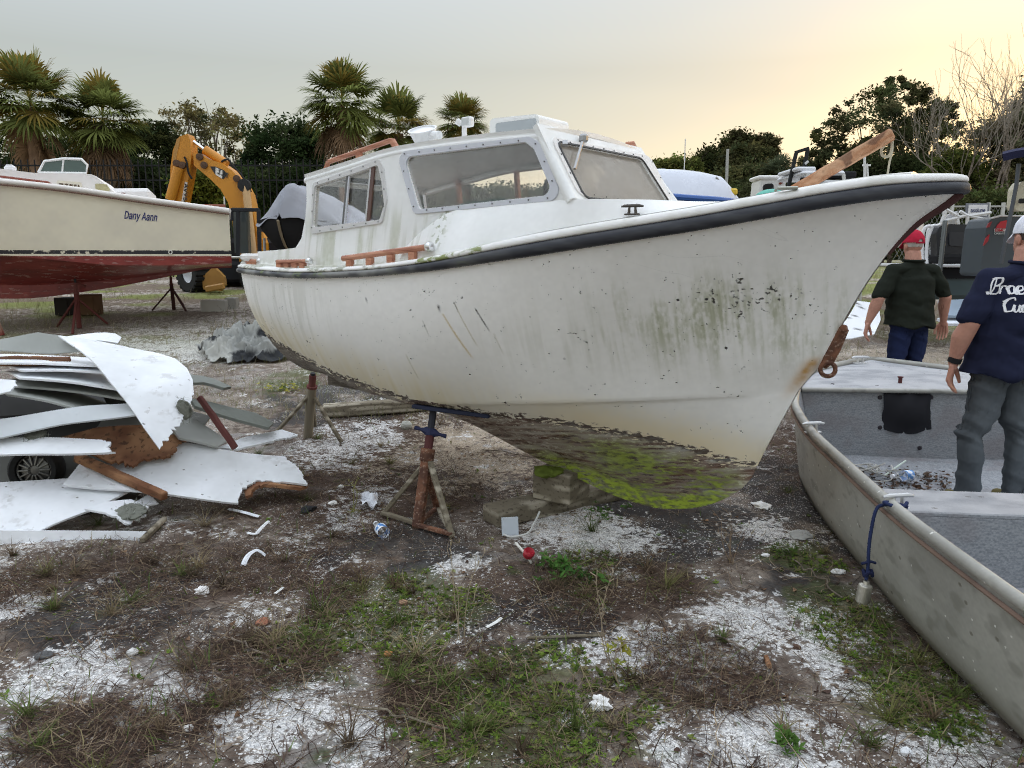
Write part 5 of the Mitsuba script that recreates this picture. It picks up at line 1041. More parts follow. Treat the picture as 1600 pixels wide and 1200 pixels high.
# lettering across his back
def script(txt, h, slant=.28, bold=True):
    m = meshkit.text_mesh(txt, h, .002, bold); v = np.asarray(m.vertices).copy(); v[:, 0] += slant * v[:, 1]; m.vertices = v; return m
def on_back(txt, h, x0, z0):
    m = refine(script(txt, h), .02); v = np.asarray(m.vertices).copy(); x, z = x0 + v[:, 0] * 1.0, z0 + v[:, 1]
    sk = trimesh.Trimesh(*[np.asarray(a) for a in meshkit.WRITTEN[scene[kn_ + '__shirt']['filename']][:2]], process=False)
    X_, Y_ = V(math.cos(.06), math.sin(.06), 0), V(-math.sin(.06), math.cos(.06), 0); o = f_nav + np.outer(x, X_) + np.outer(z, V(0, 0, 1)) - Y_ * .6
    hit, ri, _ = sk.ray.intersects_location(o, np.tile(Y_, (len(o), 1)), multiple_hits=False); d = np.full(len(o), .42); d[ri] = np.einsum('ij,j->i', hit - o[ri], Y_)
    m.vertices = o + Y_ * (d - .0035 - v[:, 2])[:, None]; return m
GL = {'B': [[(0, 0), (.12, 1), (.45, 1), (.55, .8), (.4, .55), (.1, .5)], [(.1, .5), (.5, .5), (.6, .22), (.4, 0), (0, 0)], [(-.2, .15), (-.15, 0), (0, .05), (.12, 1), (-.1, .9)]], 'r': [[(0, 0), (.06, .5), (.08, .35), (.2, .5), (.32, .45)]], 'a': [[(.38, .42), (.2, .5), (.03, .3), (.08, .02), (.25, .05), (.38, .42), (.36, .1), (.45, 0), (.52, .1)]],
      'e': [[(.0, .2), (.3, .3), (.3, .48), (.12, .48), (.0, .2), (.12, 0), (.38, .12)]], 'M': [[(-.1, .05), (0, 0), (.22, 1), (.32, .1), (.62, 1), (.62, .1), (.72, 0), (.8, .1)]], 'i': [[(.05, .5), (.02, .1), (.12, 0), (.2, .1)]], 'l': [[(.05, .3), (.2, 1), (.1, .95), (.03, .1), (.14, 0), (.22, .1)]],
      'C': [[(.55, .8), (.45, 1), (.2, .9), (.0, .45), (.1, .02), (.4, .05), (.5, .3)], [(-.1, .7), (.15, .9)]], 'u': [[(.0, .5), (.02, .1), (.14, 0), (.3, .4), (.32, .5), (.32, .1), (.42, 0), (.5, .1)]], 'd': [[(.36, .4), (.18, .5), (.02, .3), (.06, .02), (.22, .04), (.4, 1), (.36, .12), (.46, 0)]], 'v': [[(0, .5), (.1, 0), (.28, .5), (.4, .48)]], 'n': [[(0, 0), (.05, .5), (.05, .3), (.2, .5), (.3, .4), (.3, .08), (.4, 0)]]}
GW = {'B': .68, 'M': .86, 'C': .58, 'r': .34, 'i': .2, 'l': .24, 'e': .40, 'v': .42}
def brush(txt, h):
    out, x = [], 0.0
    for ch in txt:
        for st in GL[ch]:
            q = np.array(st); q = np.stack([x + q[:, 0] + .30 * q[:, 1], q[:, 1], 0 * q[:, 0] + .001], 1) * h; q = spline(q, 5 * len(q)); k = len(q); d = np.gradient(q, axis=0); w = h * (.045 + .035 * np.clip(-d[:, 1] / (np.linalg.norm(d, axis=1) + 1e-9), 0, 1)); out.append(tube(q, w, 6, flat=.06))
        x += GW.get(ch, .5)
    return cat(*out)
def script(txt, h, slant=.28, bold=True): return brush(txt, h)
part(kn_, 'back_print', cat(on_back('BraeMallane', .088, -.175, 1.262), on_back('Cuidevilla', .078, -.115, 1.165)), 'm_cloth', (.72, .72, .74), smooth=False, st=1)
def script(txt, h, slant=.28, bold=True):
    m = meshkit.text_mesh(txt, h, .002, bold); v = np.asarray(m.vertices).copy(); v[:, 0] += slant * v[:, 1]; m.vertices = v; return m
# ------------------------------------------------------------------ trees and fences
def bark_col(p, n, uv):
    f, g = dfbm(p.x * 7, p.y * 7, p.z * 3), dfbm(p.x * 30, p.y * 30, p.z * 14)
    return dmix((.10, .08, .065), (.26, .215, .175), sst(.3, .7, f * .5 + g * .5))
scene['m_bark'] = pr(proc(bark_col), 0.95, spec=0.1)
def on_row(px, py, Y):
    "a point at the distance Y on the sight line of a pixel"
    return at_y(px, py, Y)
def leaves(centres, radii, counts, size, cols, r, flat=.8, shell=.45):
    "leaf cards in clumps: two bent triangles each"
    C = np.repeat(np.asarray(centres), counts, 0); R = np.repeat(np.asarray(radii), counts, 0); n = len(C)
    p = C + np.clip(r.normal(0, .62, (n, 3)), -1.7, 1.7) * R * (1 + 0 * shell)
    a = r.normal(size=(n, 3)); a[:, 2] *= flat; a /= np.linalg.norm(a, axis=1, keepdims=True); b = np.cross(a, r.normal(size=(n, 3))); b /= np.linalg.norm(b, axis=1, keepdims=True) + 1e-9
    s = size * .74 * r.uniform(.6, 1.3, (n, 1)); w = .45 * s; nn = np.cross(a, b)
    v = np.stack([p - a * s, p + b * w + nn * s * .15, p + a * s, p - b * w + nn * s * .15], 1); f = np.array([[0, 1, 2], [0, 2, 3]])[None] + (np.arange(n) * 4)[:, None, None]
    tone = np.repeat(np.asarray(cols), counts, 0) * r.uniform(.7, 1.95, (n, 1))
    return TM(v.reshape(-1, 3), f.reshape(-1, 3)), np.repeat(tone, 4, 0)
def limbs(r, base, tips, r0, lean=.15, fork=2, n=7):
    "a trunk and curved limbs to the tips"
    base = np.asarray(base, float); top = tips.mean(0); out = []
    fk = base + (top - base) * .55 + r.normal(0, lean, 3); out.append(tube(spline([base - (0, 0, .3), base + (fk - base) * .5 + r.normal(0, lean * .6, 3), fk], n), np.linspace(r0, r0 * .62, n), 8))
    for q in tips:
        s = base + (fk - base) * r.uniform(.55, 1.0); m = s + (q - s) * .5 + r.normal(0, np.linalg.norm(q - s) * .08, 3)
        out.append(tube(spline([s, m, q], n), np.linspace(r0 * .38, r0 * .06, n), 5))
        for _ in range(fork):
            e = q + r.normal(0, min(np.linalg.norm(q - s), 2.5) * .10, 3); out.append(tube(spline([m, (m + e) / 2 + r.normal(0, .12, 3), e], 5), np.linspace(r0 * .14, r0 * .03, 5), 4))
    return cat(*out)
def tree(name, label, px, py, rx, ry, Y, tone, seed, clumps=70, per=110, size=.10, r0=.16, base_px=None, group=None, dep=.8, clump=.16, cat_='tree', lob=(), shell=.3, trunk=True):
    "a broadleaf tree whose crown is centred on a sight line at the distance Y; rx, ry in picture widths at that distance"
    r = np.random.default_rng(seed); k = Y / FOC; c = on_row(px, py, Y); E = [(c, V(rx * k, rx * k * dep, ry * k))] + [(on_row(a, b, Y + e), V(p * k, p * k * dep, q * k)) for a, b, p, q, e in lob]
    cs, rs, cols = [], [], []; clumps = int(clumps * 2.2); per = int(per * .95)
    vol = np.array([e[1].prod() ** (2 / 3) for e in E]); which = r.choice(len(E), clumps, p=vol / vol.sum())
    for w in which:
        d = r.normal(size=3); d /= np.linalg.norm(d); d *= r.uniform(.35, 1.0) ** .5; q = E[w][0] + d * E[w][1]; cs.append(q)
        rr = clump * E[w][1].mean() * r.uniform(.7, 1.9) * 1.05; rs.append(V(rr, rr, rr * .75)); cols.append(np.asarray(tone) * r.uniform(.5, 1.7) * V(r.uniform(.85, 1.2), 1, r.uniform(.8, 1.1)))
    cs = np.array(cs); cnt = np.maximum((per * r.uniform(.5, 1.5, clumps)).astype(int), 4)
    m, cc = leaves(cs, rs, cnt, size, cols, r, shell=shell)
    t = thing(name, label, cat_, group)
    b = on_row(base_px or px, py, Y); b[2] = float(gz(b[0], b[1]))
    g_ = gz(np.asarray(m.vertices)[:, 0], np.asarray(m.vertices)[:, 1]); v = np.asarray(m.vertices); v[:, 2] = np.maximum(v[:, 2], g_ + .02)
    scene[fresh(t + '__crown')] = mikit.ply((v, m.faces), 'm_leaf', False, color=np.clip(cc, 0, 1))
    if trunk: part(t, 'trunk', limbs(r, b, cs[r.permutation(clumps)[:min(26, clumps)]], r0), 'm_bark', smooth=60)
    return t
def palm(label, px, py, rpx, Y, seed, tw=.17, tilt=0.0, base_px=None, n=58, dead=20, tone=(.155, .18, .055), warm=.25, group='cabbage palms along the fence', shaggy=False):
    "a cabbage palm: bare or shaggy trunk, round head of folded fans, skirt of dead fans"
    r = np.random.default_rng(seed); c = on_row(px, py, Y); R = rpx * 1.12 * Y / FOC; t = thing('palm_tree', label, 'palm', group)
    b = on_row(base_px or px, py, Y); b[2] = float(gz(b[0], b[1])); h = np.linspace(0, 1, 30)
    P = b + (c - V(0, 0, R * .25) - b) * h[:, None] + np.outer(np.sin(h * np.pi) * tilt, V(1, 0, 0))
    rad = tw * (1.15 - .2 * h) * (1 + (.10 if shaggy else .03) * np.sin(np.arange(30) * 2.4)); part(t, 'trunk', rough(tube(P, rad, 14), .06 if shaggy else .02, 9, seed), 'm_matte', (.24, .15, .10) if not shaggy else (.15, .12, .10), smooth=60, amp=.5, scale=9)
    if shaggy:
        bt = []
        for i in range(90):
            u = r.uniform(.35, 1); a = r.uniform(0, 2 * np.pi); q = b + (c - V(0, 0, R * .25) - b) * u; e = V(math.cos(a), math.sin(a), 0); bt.append(beam(q + e * tw * .8, q + e * (tw + .16) + V(0, 0, .28), .05, .02))
        part(t, 'old_leaf_bases', cat(*bt), 'm_matte', (.17, .135, .11), amp=.4, scale=8, st=1, smooth=False)
    Vv, Ff, Cc = [], [], []; off = 0
    def fan(o, d, L, blade, droop, col):
        nonlocal off
        d = unit(d); s = np.cross(d, (0, 0, 1)); s = unit(s if np.linalg.norm(s) > .05 else V(1, 0, 0)); u = np.cross(s, d)
        pe = [o + d * L * q + V(0, 0, -droop * L * q * q * .5) for q in (0, .35, .7, 1)]; hub = pe[-1]
        for i in range(3):
            w = .016; Vv.append(np.array([pe[i] - s * w, pe[i] + s * w, pe[i + 1] + s * w, pe[i + 1] - s * w])); Ff.append(np.array([[0, 1, 2], [0, 2, 3]]) + off); off += 4; Cc.append(np.tile(np.asarray(col) * 1.35, (4, 1)))
        dd = unit(pe[-1] - pe[-2]); u2 = unit(u - dd * (u @ dd)); K = 26
        for j in range(K):
            a = (j / (K - 1) - .5) * 2 * 1.95 + r.normal(0, .05); ln = blade * (1 - .34 * abs(a) / 1.95) * r.uniform(.88, 1.08); q = dd * math.cos(a) + s * math.sin(a); up = u2 * (.30 * math.cos(a) + (.10 if j % 2 else -.06))
            q = unit(q + up * .5); w = blade * .036; sw = unit(np.cross(q, u2)); p0 = hub; p1 = hub + q * ln * .45; p2 = hub + q * ln * .78 + V(0, 0, -droop * ln * .10); p3 = hub + q * ln - V(0, 0, droop * ln * r.uniform(.30, .75))
            Vv.append(np.array([p0, p1 - sw * w, p1 + sw * w, p2 - sw * w * .7, p2 + sw * w * .7, p3])); Ff.append(np.array([[0, 1, 2], [1, 3, 4], [1, 4, 2], [3, 5, 4]]) + off); off += 6; Cc.append(np.tile(np.asarray(col) * r.uniform(.75, 1.25), (6, 1)))
    o = c - V(0, 0, R * .10)
    for i in range(n):
        a = i * 2.39996 + r.normal(0, .2); el = 1.40 - 2.15 * (i / n) ** .95 + r.normal(0, .18); d = V(math.cos(a) * math.cos(el), math.sin(a) * math.cos(el), math.sin(el))
        w = r.random() < warm; col = V(.30, .23, .06) * r.uniform(.7, 1.2) if w else np.asarray(tone) * r.uniform(.45, 1.7)
        fan(o + V(0, 0, .10 * (1 - i / n)), d, R * r.uniform(.34, .54), R * r.uniform(.48, .60), .28 + .12 * i / n, col)
    k0 = thing; scene[fresh(t + '__crown')] = mikit.ply((np.vstack(Vv), np.vstack(Ff)), 'm_leaf', False, color=np.clip(np.vstack(Cc), 0, 1))
    Vv, Ff, Cc = [], [], []; off = 0
    for i in range(dead):
        a = r.uniform(0, 2 * np.pi); el = r.uniform(-1.35, -.75); d = V(math.cos(a) * math.cos(el), math.sin(a) * math.cos(el), math.sin(el)); fan(o - V(0, 0, r.uniform(0, .25)), d, R * r.uniform(.35, .55), R * r.uniform(.38, .5), .9, V(.36, .24, .155) * r.uniform(.5, 1.2))
    if dead: scene[fresh(t + '__dead_fronds')] = mikit.ply((np.vstack(Vv), np.vstack(Ff)), 'm_leaf', False, color=np.clip(np.vstack(Cc), 0, 1))
    return t
palm('tall palm at the far left edge with a smooth orange brown trunk', 46, 150, 76, 25, 1, .20, base_px=52, warm=.42, dead=9, group=None)
palm('second palm from the left with a shaggy grey trunk', 160, 178, 66, 26, 2, .22, base_px=160, shaggy=True, dead=26, warm=.15, group=None)
palm('tallest palm behind the cabin boat, left of its searchlight', 534, 150, 66, 27, 3, .16, base_px=546, warm=.2, dead=14, tilt=-.2, group=None)
palm('middle palm of the three behind the cabin boat\'s roof', 622, 192, 60, 29, 4, .18, base_px=664, warm=.35, dead=8, group=None)
palm('rightmost palm behind the cabin boat\'s roof, by its flood light', 722, 186, 44, 31, 5, .17, base_px=722, warm=.3, dead=6, group=None)
palm('palm whose crown tip just shows over the cabin boat\'s windscreen', 905, 232, 28, 42, 6, .18, dead=4, n=26, group=None)
palm('squat grey green palm in the treeline right of the wooden pole', 1218, 268, 34, 44, 7, .2, dead=6, n=30, tone=(.10, .12, .07), warm=.05, group=None)
DK, OL, GR = (.034, .052, .022), (.075, .080, .032), (.10, .098, .070)
tree('oak_tree', 'airy oak with thin olive foliage behind the excavator\'s arm', 312, 222, 84, 58, 36, (.12, .115, .055), 11, 75, 60, .12, .22, lob=[(285, 185, 30, 24, 0), (345, 200, 40, 34, 0), (375, 245, 26, 26, 0), (320, 300, 80, 50, 0)], clump=.12)
tree('evergreen_tree', 'dense dark evergreen left of the tallest palm', 446, 246, 62, 54, 31, DK, 12, 120, 160, .12, .2, lob=[(470, 215, 30, 26, 0), (400, 270, 34, 34, 0), (510, 260, 36, 44, 1), (440, 320, 70, 50, 0)], clump=.17)
tree('dark_tree', 'dark tree between the second palm and the oak', 238, 245, 50, 50, 33, (.035, .045, .02), 13, 100, 120, .12, .18, clump=.17, lob=[(240, 310, 60, 50, 0)])
tree('dark_tree', 'dark foliage behind the leftmost palms', 60, 262, 110, 45, 36, (.032, .042, .018), 14, 150, 120, .13, .2, lob=[(130, 240, 60, 50, 0), (-40, 240, 60, 60, 0), (40, 320, 120, 50, 0), (170, 320, 80, 50, 0)], clump=.13)
tree('leafy_shrub', 'yellow green shrub under the excavator\'s boom, before the fence', 325, 305, 44, 34, 17.5, (.105, .13, .032), 15, 46, 110, .07, .05, cat_='shrub', clump=.2)
tree('leafy_shrub', 'dark shrub behind the fence at the left boat\'s cabin', 200, 285, 60, 34, 28, (.03, .042, .018), 16, 70, 110, .10, .06, cat_='shrub', clump=.18)
tree('leafy_shrub', 'dark shrub behind the fence left of the covered boat', 405, 300, 60, 34, 27, (.028, .04, .016), 17, 70, 110, .10, .06, cat_='shrub', clump=.18, lob=[(470, 300, 50, 40, 0)])
for i, (px, py, rx, ry, Y, tn, lb) in enumerate([(1040, 330, 60, 44, 40, (.05, .065, .025), 'dark shrub low behind the blue and white boat'), (1120, 330, 60, 44, 40, (.045, .055, .022), 'dark shrub low in the treeline under the dark round tree'), (1200, 330, 60, 46, 38, (.05, .055, .025), 'dark shrub low in the treeline under the thin pine'), (1300, 335, 70, 50, 36, (.03, .04, .018), 'dark shrub low at the left foot of the big oak'), (1430, 345, 70, 50, 29, (.045, .06, .022), 'dark shrub behind the wire fence near the bow tip'), (1560, 350, 80, 50, 28, (.055, .07, .028), 'green shrub behind the wire fence and its sign')]):
    tree('leafy_shrub', lb, px, py, rx, ry, Y, tn, 60 + i, 60, 110, .11, .06, cat_='shrub', clump=.18)
for i, (px, py, rx, ry, Y, tn, lb) in enumerate([(560, 285, 50, 36, 30, (.04, .055, .02), 'low green shrub behind the aft window of the cabin boat'), (650, 318, 44, 24, 30, (.085, .10, .035), 'green shrub seen through the left of the big side window'), (715, 316, 46, 26, 31, (.055, .07, .028), 'green shrub seen through the middle of the big side window'), (790, 318, 60, 26, 33, (.065, .08, .03), 'green shrub seen through the right of the big side window'), (880, 318, 60, 26, 36, (.05, .065, .025), 'dark shrub behind the cabin boat\'s windscreen'), (970, 316, 60, 26, 38, (.05, .065, .025), 'dark shrub behind the right of the windscreen')]):
    tree('leafy_shrub', lb, px, py, rx, ry, Y, tn, 30 + i, 60, 90, .11, .06, cat_='shrub', clump=.18)
tree('slim_tree', 'thin leafy tree seen through the big side window', 672, 262, 26, 34, 34, (.05, .06, .025), 40, 40, 70, .12, .13, clump=.2)
tree('broad_tree', 'low light green tree right of the cabin boat\'s windscreen', 1055, 268, 40, 20, 46, (.11, .125, .04), 21, 60, 90, .15, .15, clump=.18)
tree('broad_tree', 'round dark tree left of the pines in the right treeline', 1112, 266, 38, 30, 50, (.045, .052, .022), 22, 70, 110, .17, .18, clump=.18)
tree('broad_tree', 'dark tree right below the pines in the treeline', 1165, 262, 44, 34, 48, (.055, .06, .028), 23, 80, 110, .16, .18, clump=.17, lob=[(1180, 285, 60, 22, -2)])
tree('pine_tree', 'taller flat topped pine in the right treeline', 1151, 222, 22, 13, 62, (.05, .052, .024), 24, 40, 80, .2, .18, lob=[(1138, 232, 12, 9, 0), (1163, 234, 12, 10, 0)], clump=.3)
tree('pine_tree', 'shorter thin pine right of the flat topped one', 1196, 226, 18, 13, 62, (.06, .06, .03), 25, 30, 70, .2, .14, lob=[(1205, 240, 12, 8, 0)], clump=.3)
tree('oak_tree', 'big dark oak behind the bow of the cabin boat', 1385, 208, 100, 72, 38, (.068, .075, .036), 26, 170, 110, .125, .3, lob=[(1318, 225, 48, 45, 0), (1440, 180, 52, 42, 0), (1465, 240, 50, 48, 0), (1400, 150, 40, 26, 0), (1300, 262, 50, 34, 0), (1380, 300, 110, 40, 0)], clump=.085)
tree('broad_tree', 'grey green tree at the foot of the big oak', 1265, 280, 36, 24, 40, (.06, .065, .035), 27, 50, 90, .13, .12, clump=.2)
tree('vine_thicket', 'green vine covered thicket right of the cabin boat\'s bow tip', 1490, 292, 46, 52, 31, (.07, .085, .025), 28, 90, 120, .10, .12, clump=.17)
tree('vine_thicket', 'grey green tangled thicket below the bare tree', 1560, 258, 66, 70, 32, (.105, .100, .060), 29, 150, 110, .10, .14, lob=[(1600, 225, 50, 50, 0), (1520, 310, 60, 40, -1)], clump=.13)
tree('vine_thicket', 'dim green thicket under the big oak', 1400, 285, 90, 34, 35, (.03, .038, .016), 41, 110, 120, .11, .12, clump=.14)
tree('broad_tree', 'tree beyond the right edge of the bare tree', 1650, 180, 60, 80, 36, (.05, .05, .025), 42, 80, 100, .13, .2, clump=.15)
def bare_tree(label, base_px, Y, top_py, spread, seed):
    r = np.random.default_rng(seed); b = on_row(base_px, 300, Y); b[2] = float(gz(b[0], b[1])); k = Y / FOC; out, twg = [], []
    def grow(p, d, L, rad, lv):
        n = 5; P = [p]; q, e = p.copy(), d.copy()
        for i in range(n): e = unit(e + r.normal(0, .13, 3) + V(0, 0, .05)); q = q + e * L / n; P.append(q)
        (out if lv < 4 else twg).append(tube(P, np.linspace(rad, rad * .62, n + 1), 6 if lv < 3 else 3, cap=False))
        if lv >= 6: return
        for j in range(3 if lv < 5 else 2):
            a = r.uniform(.25, .75); ax = unit(np.cross(e, r.normal(size=3))); grow(P[-1] if j < 2 else P[3], unit(e * math.cos(a) + ax * math.sin(a) + V(0, 0, .12)), L * r.uniform(.66, .92), rad * .60, lv + 1)
    t = thing('bare_tree', label, 'tree'); H_ = (300 - top_py) * k
    for x in (0, .5, -.45): grow(b + V(x, 0, 0), unit(V(x * spread, r.normal(0, .1), 1)), H_ * .40, .09, 1)
    part(t, 'trunk', cat(*out), 'm_bark', smooth=60); part(t, 'twigs', cat(*twg), 'm_matte', (.27, .235, .195), smooth=False, amp=.3, scale=1); return t
bare_tree('tall leafless grey tree at the upper right of the photo', 1535, 30, 66, .55, 9)
# wood closing the horizon behind everything
r = np.random.default_rng(77); n = 2600; a = r.uniform(-1.05, 1.05, n); Yd = r.uniform(60, 85, n); cx = np.tan(a) * Yd; hz = gz(cx, Yd) + r.random(n) ** 1.3 * (3.2 + 2.0 * meshkit.noise(np.stack([cx * .06, 0 * cx, 0 * cx], 1), 4))
m, c = leaves(np.stack([cx, Yd, hz], 1), np.tile(V(1.7, 1.7, 1.1), (n, 1)), np.full(n, 46), .42, np.array([.045, .055, .026]) * r.uniform(.5, 1.6, (n, 1)), r)
put_stuff('far_wood', 'dark far wood closing the view behind the boatyard', 'wood', m, c, 'm_leaf')
# picket fence at the left
fk = thing('picket_fence', 'black metal picket fence behind the excavator and covered boat', 'fence')
FY = 19.5; fx = np.arange(-13.5, -1.0, .168)
for x in fx: g0 = float(gz(x, FY)); part(fk, 'picket', box((x, FY, g0 + 1.42), (.022, .022, 2.84)), 'm_matte', (.022, .022, .024), smooth=False, amp=0)
for hgt in (.25, 2.35, 2.70): part(fk, 'rail', box(((fx[0] + fx[-1]) / 2, FY + .024, float(gz(-7, FY)) + hgt), (fx[-1] - fx[0], .026, .035)), 'm_matte', (.022, .022, .024), smooth=False, amp=0)
# wire fence with its sign at the right
wk_ = thing('wire_fence', 'grey wire mesh fence with white posts at the right', 'fence'); WY = 19.0
for px in (1488, 1545, 1568, 1620): q = on_row(px, 320, WY); part(wk_, 'post', tube([V(q[0], WY, float(gz(q[0], WY))), V(q[0], WY, q[2] + .05)], .045, 8), 'm_matte', (.55, .55, .53), amp=.2)
q0, q1 = on_row(1440, 323, WY), on_row(1700, 322, WY); part(wk_, 'top_rail', tube([q0, q1], .022, 6), 'm_matte', (.42, .42, .40))
wires = [tube([V(x, WY, .7), V(x + 1.1, WY, q0[2])], .004, 3, cap=False) for x in np.arange(q0[0] - 1, q1[0], .12)] + [tube([V(x, WY, .7), V(x - 1.1, WY, q0[2])], .004, 3, cap=False) for x in np.arange(q0[0], q1[0] + 1, .12)]
part(wk_, 'mesh', cat(*wires), 'm_matte', (.30, .30, .29), smooth=False, st=1)
sk_ = thing('fence_sign', 'white sign with a dark frame and dark lettering on the wire fence', 'sign'); a0, a1 = on_row(1512, 337, WY - .08), on_row(1543, 320, WY - .08)
sc2 = (a0 + a1) / 2; sw_, sh_ = a1[0] - a0[0], a1[2] - a0[2]
part(sk_, 'frame', box(sc2 + (0, .02, 0), (sw_ + .10, .03, sh_ + .08)), 'm_matte', (.20, .21, .24)); part(sk_, 'board', box(sc2, (sw_, .02, sh_)), 'm_matte', (.70, .70, .73))
tx = meshkit.text_mesh('asolune', sh_ * .36, .006, True); tx.apply_scale((sw_ * .78 / tx.bounds[1][0], 1, 1)); tx.apply_transform(trimesh.transformations.rotation_matrix(np.pi / 2, [1, 0, 0])); tx.apply_translation(sc2 + (-sw_ * .39, -.011, -sh_ * .18)); part(sk_, 'lettering', tx, 'm_matte', (.06, .07, .14), smooth=False, amp=0, st=1)
# ------------------------------------------------------------------ left background: red bottomed boat, excavator, covered boat
def redboat_col(p, n, uv):
    f, g = dfbm(p.x * 2, p.y * 2, p.z * 2), dfbm(p.x * 20, p.y * 20, p.z * 14)
    c = dmix((.77, .71, .56), (.70, .645, .52), sst(.35, .7, f)) * (.95 + .08 * g)
    c = dmix(c, (.03, .03, .035), sst(1.575, 1.58, p.z) * sst(1.632, 1.627, p.z) * sst(.28, .42, g))
    r = dmix((.20, .035, .032), (.29, .06, .05), sst(.3, .7, f)) * (.8 + .35 * g); r = dmix(r, (.45, .30, .27), sst(.62, .72, dfbm(p.x * 12, p.y * 6, p.z * 40)) * .5)
    r = dmix(r, (.12, .03, .03), sst(.5, .7, dfbm(p.x * 3, 1.0, p.z * 18)) * .5)
    return dmix(c, r, sst(1.555, 1.545, p.z + (g - .5) * .012))
scene['m_redboat'] = pr(proc(redboat_col), 0.22, spec=0.5)
LB0 = at_y(361, 390, 11.5); LX = LB0[0]; LC = 11.5 + 1.22       # near stern corner; centre line
lbp = lambda S, b, z: V(LX - S, LC - b, z)
l_sz = PCH([0, 1.2, 2.6, 3.45, 5, 8], [2.20, 2.345, 2.54, 2.63, 2.80, 3.1]); l_sb = PCH([0, 1.5, 3.5, 5.5, 7, 8], [1.18, 1.24, 1.22, .95, .48, 0])
l_cz = PCH([0, 1.7, 2.6, 3.4, 5, 7.2], [1.445, 1.41, 1.48, 1.56, 1.75, 2.2]); l_cb = PCH([0, 1.5, 3.5, 5.5, 7, 7.6], [1.12, 1.16, 1.06, .70, .25, 0])
l_kz = PCH([0, .35, 1.0, 2.2, 3.6, 5, 6.5, 7.2], [1.36, 1.35, 1.24, 1.02, .86, .86, 1.1, 1.9])
def lb_side(sg):
    rows = []
    for u in np.linspace(0, 1, 60):
        Ss, Sc, Sk = 8 * u, 7.6 * u, 7.2 * u; cz, cb, kz = l_cz(min(Sc, 7.2)), l_cb(Sc), l_kz(Sk)
        row = [lbp(Sk, sg * .05, kz), lbp(Sk, sg * .06, kz + (cz - kz) * .30)] + [lbp(Sk + (Sc - Sk) * v, sg * (.06 + (cb - .06) * v), kz + (cz - kz) * (.30 + .70 * v ** 1.25)) for v in (.3, .6, .85, 1)]
        row += [lbp(Sc + (Ss - Sc) * v, sg * (cb + .015 * (1 - v) + (l_sb(Ss) - cb) * v ** .8), cz + .004 + (l_sz(Ss) - cz) * v) for v in np.linspace(0, 1, 10)]
        rows.append(row)
    return grid(rows)
b1, b2 = lb_side(1), lb_side(-1); b1.fix_normals(); b2.invert()
tr_ = [lbp(0, b, z) for b, z in [(0.05, 1.36), (1.12, 1.445), (1.18, 2.2), (-1.18, 2.2), (-1.12, 1.445), (-.05, 1.36)]]
LAL = math.radians(20)
def LBT(m):
    m = m.copy(); v = np.asarray(m.vertices); s_, d_ = (LX - v[:, 0]) * .855, v[:, 1] - 11.5
    m.vertices = np.stack([LX - s_ * math.cos(LAL) - d_ * math.sin(LAL), 11.5 - s_ * math.sin(LAL) + d_ * math.cos(LAL), 1.55 + (v[:, 2] - 1.55) * (1 - s_ * math.sin(LAL) / 11.5)], 1); return m
XF = LBT
rb = thing('fishing_boat', 'cream boat with a dark red bottom on red stands at the left edge', 'boat')
part(rb, 'hull', cat(b1, b2, TM(tr_, [[0, 1, 2], [0, 2, 3], [0, 3, 4], [0, 4, 5]])), 'm_redboat', smooth=28)
a = np.linspace(0, 7.9, 50); P = np.array([lbp(s, l_sb(s) + .01, l_sz(s)) for s in a]); part(rb, 'gunwale', cat(tube(P, .04, 8), tube([P[0], lbp(0, -1.19, 2.2)], .04, 8)), 'm_paint', (.74, .70, .66), smooth=60)
part(rb, 'rub_line', tube(P - (0, .03, .05), .012, 6), 'm_matte', (.16, .09, .07))
c = np.linspace(-1, 1, 9); part(rb, 'deck', grid([[lbp(s, l_sb(s) * x * .97, l_sz(s) + .01 + .05 * (1 - x * x)) for x in c] for s in np.linspace(.1, 7.7, 30)]), 'm_paint', (.72, .69, .66), smooth=60)
RW = lambda px, py, Y=11.85: at_y(px, py, Y)
cab = Polygon([tuple(RW(x, y)[[0, 2]]) for x, y in [(-120, 262), (0, 262), (60, 270), (145, 272), (152, 274), (192, 308), (60, 300), (-120, 290)]])
part(rb, 'cabin', slab(cab, 1.7, (V(1, 0, 0), V(0, 0, 1), V(0, -1, 0)), V(0, 11.85 + 1.7, 0)), 'm_paint', (.74, .71, .69), smooth=20)
def on_cab(pts, t, off): return slab(pts if hasattr(pts, 'exterior') else [tuple(RW(x, y)[[0, 2]]) for x, y in pts], t, (V(1, 0, 0), V(0, 0, 1), V(0, -1, 0)), V(0, 11.85 - off, 0))
w = part(rb, 'window', on_cab([(98, 286), (129, 289), (131, 296), (98, 292)], .012, .0), 'm_gloss', (.10, .07, .05), smooth=False, label='small dark side window with bars')
fo = rnd([tuple(RW(x, y)[[0, 2]]) for x, y in [(95, 282), (132, 285), (134, 299), (95, 295)]], .02); fi = rnd([tuple(RW(x, y)[[0, 2]]) for x, y in [(98, 286), (129, 289), (131, 296), (98, 292)]], .01)
part(w, 'frame', on_cab(fo.difference(fi), .02, .0), 'm_paint', (.66, .61, .50), smooth=False)
for x in (105, 112, 119, 125): part(w, 'bar', on_cab([(x, 286), (x + 2, 286), (x + 2, 296), (x, 296)], .02, .0), 'm_paint', (.55, .5, .42), smooth=False)
part(rb, 'window', on_cab(rnd([tuple(RW(x, y)[[0, 2]]) for x, y in [(153, 287), (171, 288), (176, 295), (175, 302), (160, 300), (154, 296)]], .02), .012, .002), 'm_gloss', (.42, .38, .22), smooth=False, label='small ochre side window')
wsP = [at_y(x, y, 12.0) for x, y in [(73, 270), (82, 252), (112, 248), (138, 249), (147, 258), (145, 271)]]
